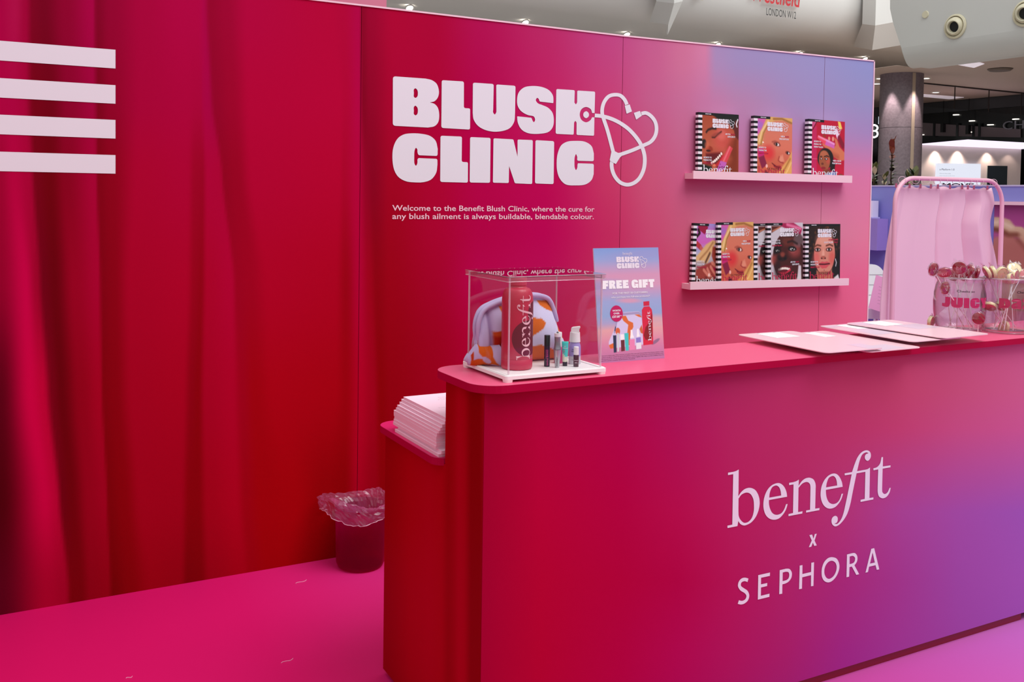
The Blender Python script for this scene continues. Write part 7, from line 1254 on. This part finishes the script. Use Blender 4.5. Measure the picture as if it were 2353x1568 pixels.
    v = -ray(2098, 300); a0 = math.atan2(v[1], v[0]); dlt = math.asin(min(1, (2094.5-2069)/46.0)); V = []
    for i in range(7):
        a = a0+dlt-.085+.17*i/6; V += [((r+.006)*math.cos(a), (r+.006)*math.sin(a), 0), ((r+.006)*math.cos(a), (r+.006)*math.sin(a), 3.99)]
    m = MB(); m.add(V, [(2*i, 2*i+2, 2*i+3, 2*i+1) for i in range(6)]); m.obj('pale_strip', mat('column_strip', (176, 156, 136), .5), t, smooth=True)
    for px, pw in ((2044, 110), (2101, 110)):
        v = -ray(px, 300); v = v/np.hypot(v[0], v[1]); a = math.atan2(v[1], v[0])+math.asin(np.clip((px-2069)/46.0*.8, -1, 1)); q = Vector((c[0]+(r+.20)*math.cos(a), c[1]+(r+.20)*math.sin(a), 3.97)); spot('column_spot', q, (c[0]+(r+.02)*math.cos(a), c[1]+(r+.02)*math.sin(a), 1.8), 170, .75, .3, (1, .86, .84))
    # shops beyond
    dark = mat('shop_black', (10, 11, 13), .25); Xs = 21.0
    m = MB().span((Xs, -2, 0), (Xs+.2, 40, 4.0)); struct(m.obj('wall_shops', dark), 'black glossy shopfront wall far behind')
    q = MB(); za = on(2120, 253, X=Xs); zb_ = on(2120, 262, X=Xs); q.span((Xs-.03, -2, zb_[2]), (Xs-.001, 40, 3.99)); struct(q.obj('trim_5', mat('shop_header', (52, 54, 56), .3)), 'dark grey header band over the black shopfront')
    m = MB().span((-6, 34, 0), (Xs, 34.2, 4.0)); struct(m.obj('wall_far', mat('far_navy', (34, 34, 48), .4)), 'dark far wall of the hall')
    i0 = on(2118, 281, X=Xs-.02); i1 = on(2346, 297, X=Xs-.02); 
    t = thing('shop_window', 'dim brown shop window above the lit kiosk roof', 'window', (Xs-.02, 0, 0))
    a1, a2, b1, b2 = on(2118, 282, X=Xs-.02), on(2346, 297, X=Xs-.02), on(2346, 316, X=Xs-.02), on(2118, 312, X=Xs-.02)
    m = MB(); m.prism([(0, a1[1], a1[2]), (0, a2[1], a2[2]), (0, b1[1], b1[2]), (0, b2[1], b2[2])], (-.02, 0, 0)); m.obj('lit_interior', mat('interior_brown', (66, 58, 60), .6, emit=(70, 58, 60), estr=.25), t)
    for px in (2147, 2200, 2237.5, 2251):
        a_, b_ = on(px, 283, X=Xs-.06), on(px, 314, X=Xs-.06); MB().span((-.05, a_[1]-.03, b_[2]), (-.03, a_[1]+.03, a_[2])).obj('mullion', dark, t)
    for px, py, lab in ((2167, 294, 'black pendant speaker left in the dark shop window'), (2225, 298, 'black pendant speaker right in the dark shop window')):
        p = on(px, py, X=Xs-.12); o = MB().span((-.05, -.04, -.11), (.05, .04, .11)).span((-.006, -.006, .11), (.006, .006, 3.999-p[2])).obj('pendant_speaker', mat('pendant_black', (8, 8, 10), .4), None, loc=tuple(p)); tag(o, lab, 'speaker', 'pendant speakers in the shop window')
    link('dim_sign_lettering', text_mesh([('CHE', 0, 0, 1.0, .2, 0)], lambda x, z: (-.035, on(2304, 298, X=Xs-.05)[1]-x*.75, on(2304, 298, X=Xs-.05)[2]+z)), mat('dim_sign', (110, 112, 116), .5), t)
    for k, (px, py) in enumerate(((2197, 265), (2233, 279), (2276, 288), (2229, 305), (2334, 275), (2119, 311))):
        p = on(px, py, X=Xs-.03); o = MB().lathe([(0, 0), (.075, 0), (.075, .02), (0, .02)], 16).obj('shop_spot', mat('shop_spot_glow', (240, 235, 225), emit=(235, 228, 215), estr=1.6), None, loc=tuple(p)); tag(o, ['small glowing spot on the black shopfront, upper left', 'small glowing spot mid black shopfront', 'small glowing spot right of the middle', 'small glowing spot low above the kiosk roof', 'small glowing spot near the right edge', 'small glowing spot beside the column'][k], 'light')
    # illuminated letter, half hidden by the printed wall
    p = on(2004, 302, D=24.0); t = thing('lit_sign', 'glowing white letter B sign half hidden behind the printed wall', 'sign', tuple(p), rz=-YAW)
    s = 24.0/FPX
    def T(pts, w_): return MB().tube([((x-2004)*s, 0, -(y-302)*s) for x, y in pts], w_*s, 8)
    glow = mat('sign_glow', (255, 255, 255), emit=(245, 252, 250), estr=1.6)
    T([(1994, 287.5), (2010, 287.5), (2015, 290), (2016.5, 294), (2015, 298), (2011, 301), (2015.5, 303), (2017, 308), (2015, 313), (2010, 315.5), (1994, 315.5)], 2.1).obj('letter_stroke', glow, t, smooth=True)
    T([(1994, 301), (2010, 301)], 1.8).obj('letter_stroke', glow, t, smooth=True); T([(1994, 287), (1994, 316)], 2.1).obj('letter_stroke', glow, t, smooth=True)
    T([(2018.7, 268), (2018.7, 285)], 1.3).obj('light_bar', mat('bar_glow', (215, 225, 235), emit=(190, 205, 215), estr=.8), t, smooth=True)
    MB().span((-.6, .1, -p[2]), (.18, .2, .6)).obj('backing', dark, t)
    # glass partition seen right of the column
    g0 = on(2122, 190, Z=4.0); Yg = g0[1]; t = thing('glass_partition', 'hanging glass screen with thin dark seams right of the column', 'glass partition', (g0[0], Yg, 0))
    L = on(2353, 212, Y=Yg)[0]-g0[0]+1.5; fr = mat('seam_dark', (50, 38, 34), .5); MB().span((0, -.02, 3.975), (L, .02, 3.998)).obj('head_rail', fr, t)
    ex = [0.0]+[on(px, 200, Y=Yg)[0]-g0[0] for px in (2194.5, 2273, 2348)]+[L]
    for a_, b_ in zip(ex[:-1], ex[1:]): MB().span((a_+.01, -.005, 3.50), (b_-.01, .005, 3.974)).obj('pane', clear('partition_glass', (.9, .88, .87), 1.35, .0, .8), t)
    for e_ in ex[1:-1]: MB().span((e_-.009, -.008, 3.50), (e_+.009, .008, 3.974)).obj('seam', fr, t)
    # kiosk
    D = 21.5; O = on(2113, 400, D=D); E = on(2347, 400, D=D); u = np.array([E[0]-O[0], E[1]-O[1], 0]); Lk = np.linalg.norm(u); rz = math.atan2(u[1], u[0])
    t = thing('kiosk', 'cream sales kiosk with a glowing white roof edge', 'kiosk', (O[0], O[1], 0), rz=rz)
    def loc(px, py): p = on(px, py, D=D); return ((p[0]-O[0])*math.cos(rz)+(p[1]-O[1])*math.sin(rz), p[2])
    MB().span((0, 0, 0), (Lk-.02, 1.4, loc(2200, 333)[1])).obj('body', mat('kiosk_cream', (236, 218, 218), .6), t)
    P = [loc(*p) for p in ((2113, 331), (2217, 321.5), (2347, 328.5), (2347, 343), (2113, 333))]; m = MB().prism([(x, -.12, z) for x, z in P], (0, .9, 0)); m.obj('glowing_roof_edge', mat('kiosk_glow', (60, 58, 62), emit=(242, 228, 250), estr=1.2), t)
    a_, b_ = loc(2268, 381), loc(2313, 470); MB().span((a_[0], -.01, max(0, b_[1]-1.2)), (b_[0], -.001, a_[1])).obj('doorway', mat('doorway_navy', (16, 22, 34), .2), t)
    MB().span((a_[0]-.012, -.02, .2), (a_[0], -.001, a_[1]+.012)).obj('door_trim', ring, t)
    s1 = thing('display_screen', 'bright white screen with small grey heading on the cream kiosk', 'screen', (0, 0, 0)); s1.location = (O[0], O[1], 0); s1.rotation_euler = (0, 0, rz)
    a_, b_ = loc(2149, 375.5), loc(2250, 430); MB().span((a_[0], -.06, b_[1]-.9), (b_[0], -.012, a_[1])).obj('screen_panel', mat('screen_glow', (40, 42, 50), emit=(236, 240, 254), estr=.92), s1)
    link('screen_lettering', text_mesh([('a-Platform 1.0', loc(2156, 391)[0], loc(2156, 391.5)[1], loc(2190, 391)[0]-loc(2156, 391)[0], .042, .01), ('Time for your electric mobility', loc(2156, 398)[0], loc(2156, 399.5)[1], .25, .014, .01), ('Flexible and open platform for fleet and home', loc(2156, 404)[0], loc(2156, 404.5)[1], .34, .012, 0), ('charging and energy services', loc(2156, 407)[0], loc(2156, 407.5)[1], .22, .012, 0)], lambda x, z: (x, -.0625, z)), mat('screen_text', (120, 120, 150), .6), s1)
    link('screen_heading', text_mesh([('MOVE', loc(2163, 424)[0], loc(2163, 431)[1], .7, .10, .03)], lambda x, z: (x, -.0625, z)), mat('screen_dark_text', (30, 20, 50), .6), s1)
    for px in (2148, 2199, 2267, 2316):
        x, z = loc(px, 334); R = Matrix.Rotation(rz, 3, 'Z'); a_ = R @ Vector((x, -.10, z-.06))+Vector((O[0], O[1], 0)); b_ = R @ Vector((x, -.005, z-1.0))+Vector((O[0], O[1], 0)); spot('kiosk_spot', a_, b_, 26, 1.4, .8, (1, .82, .66))
build_hall()
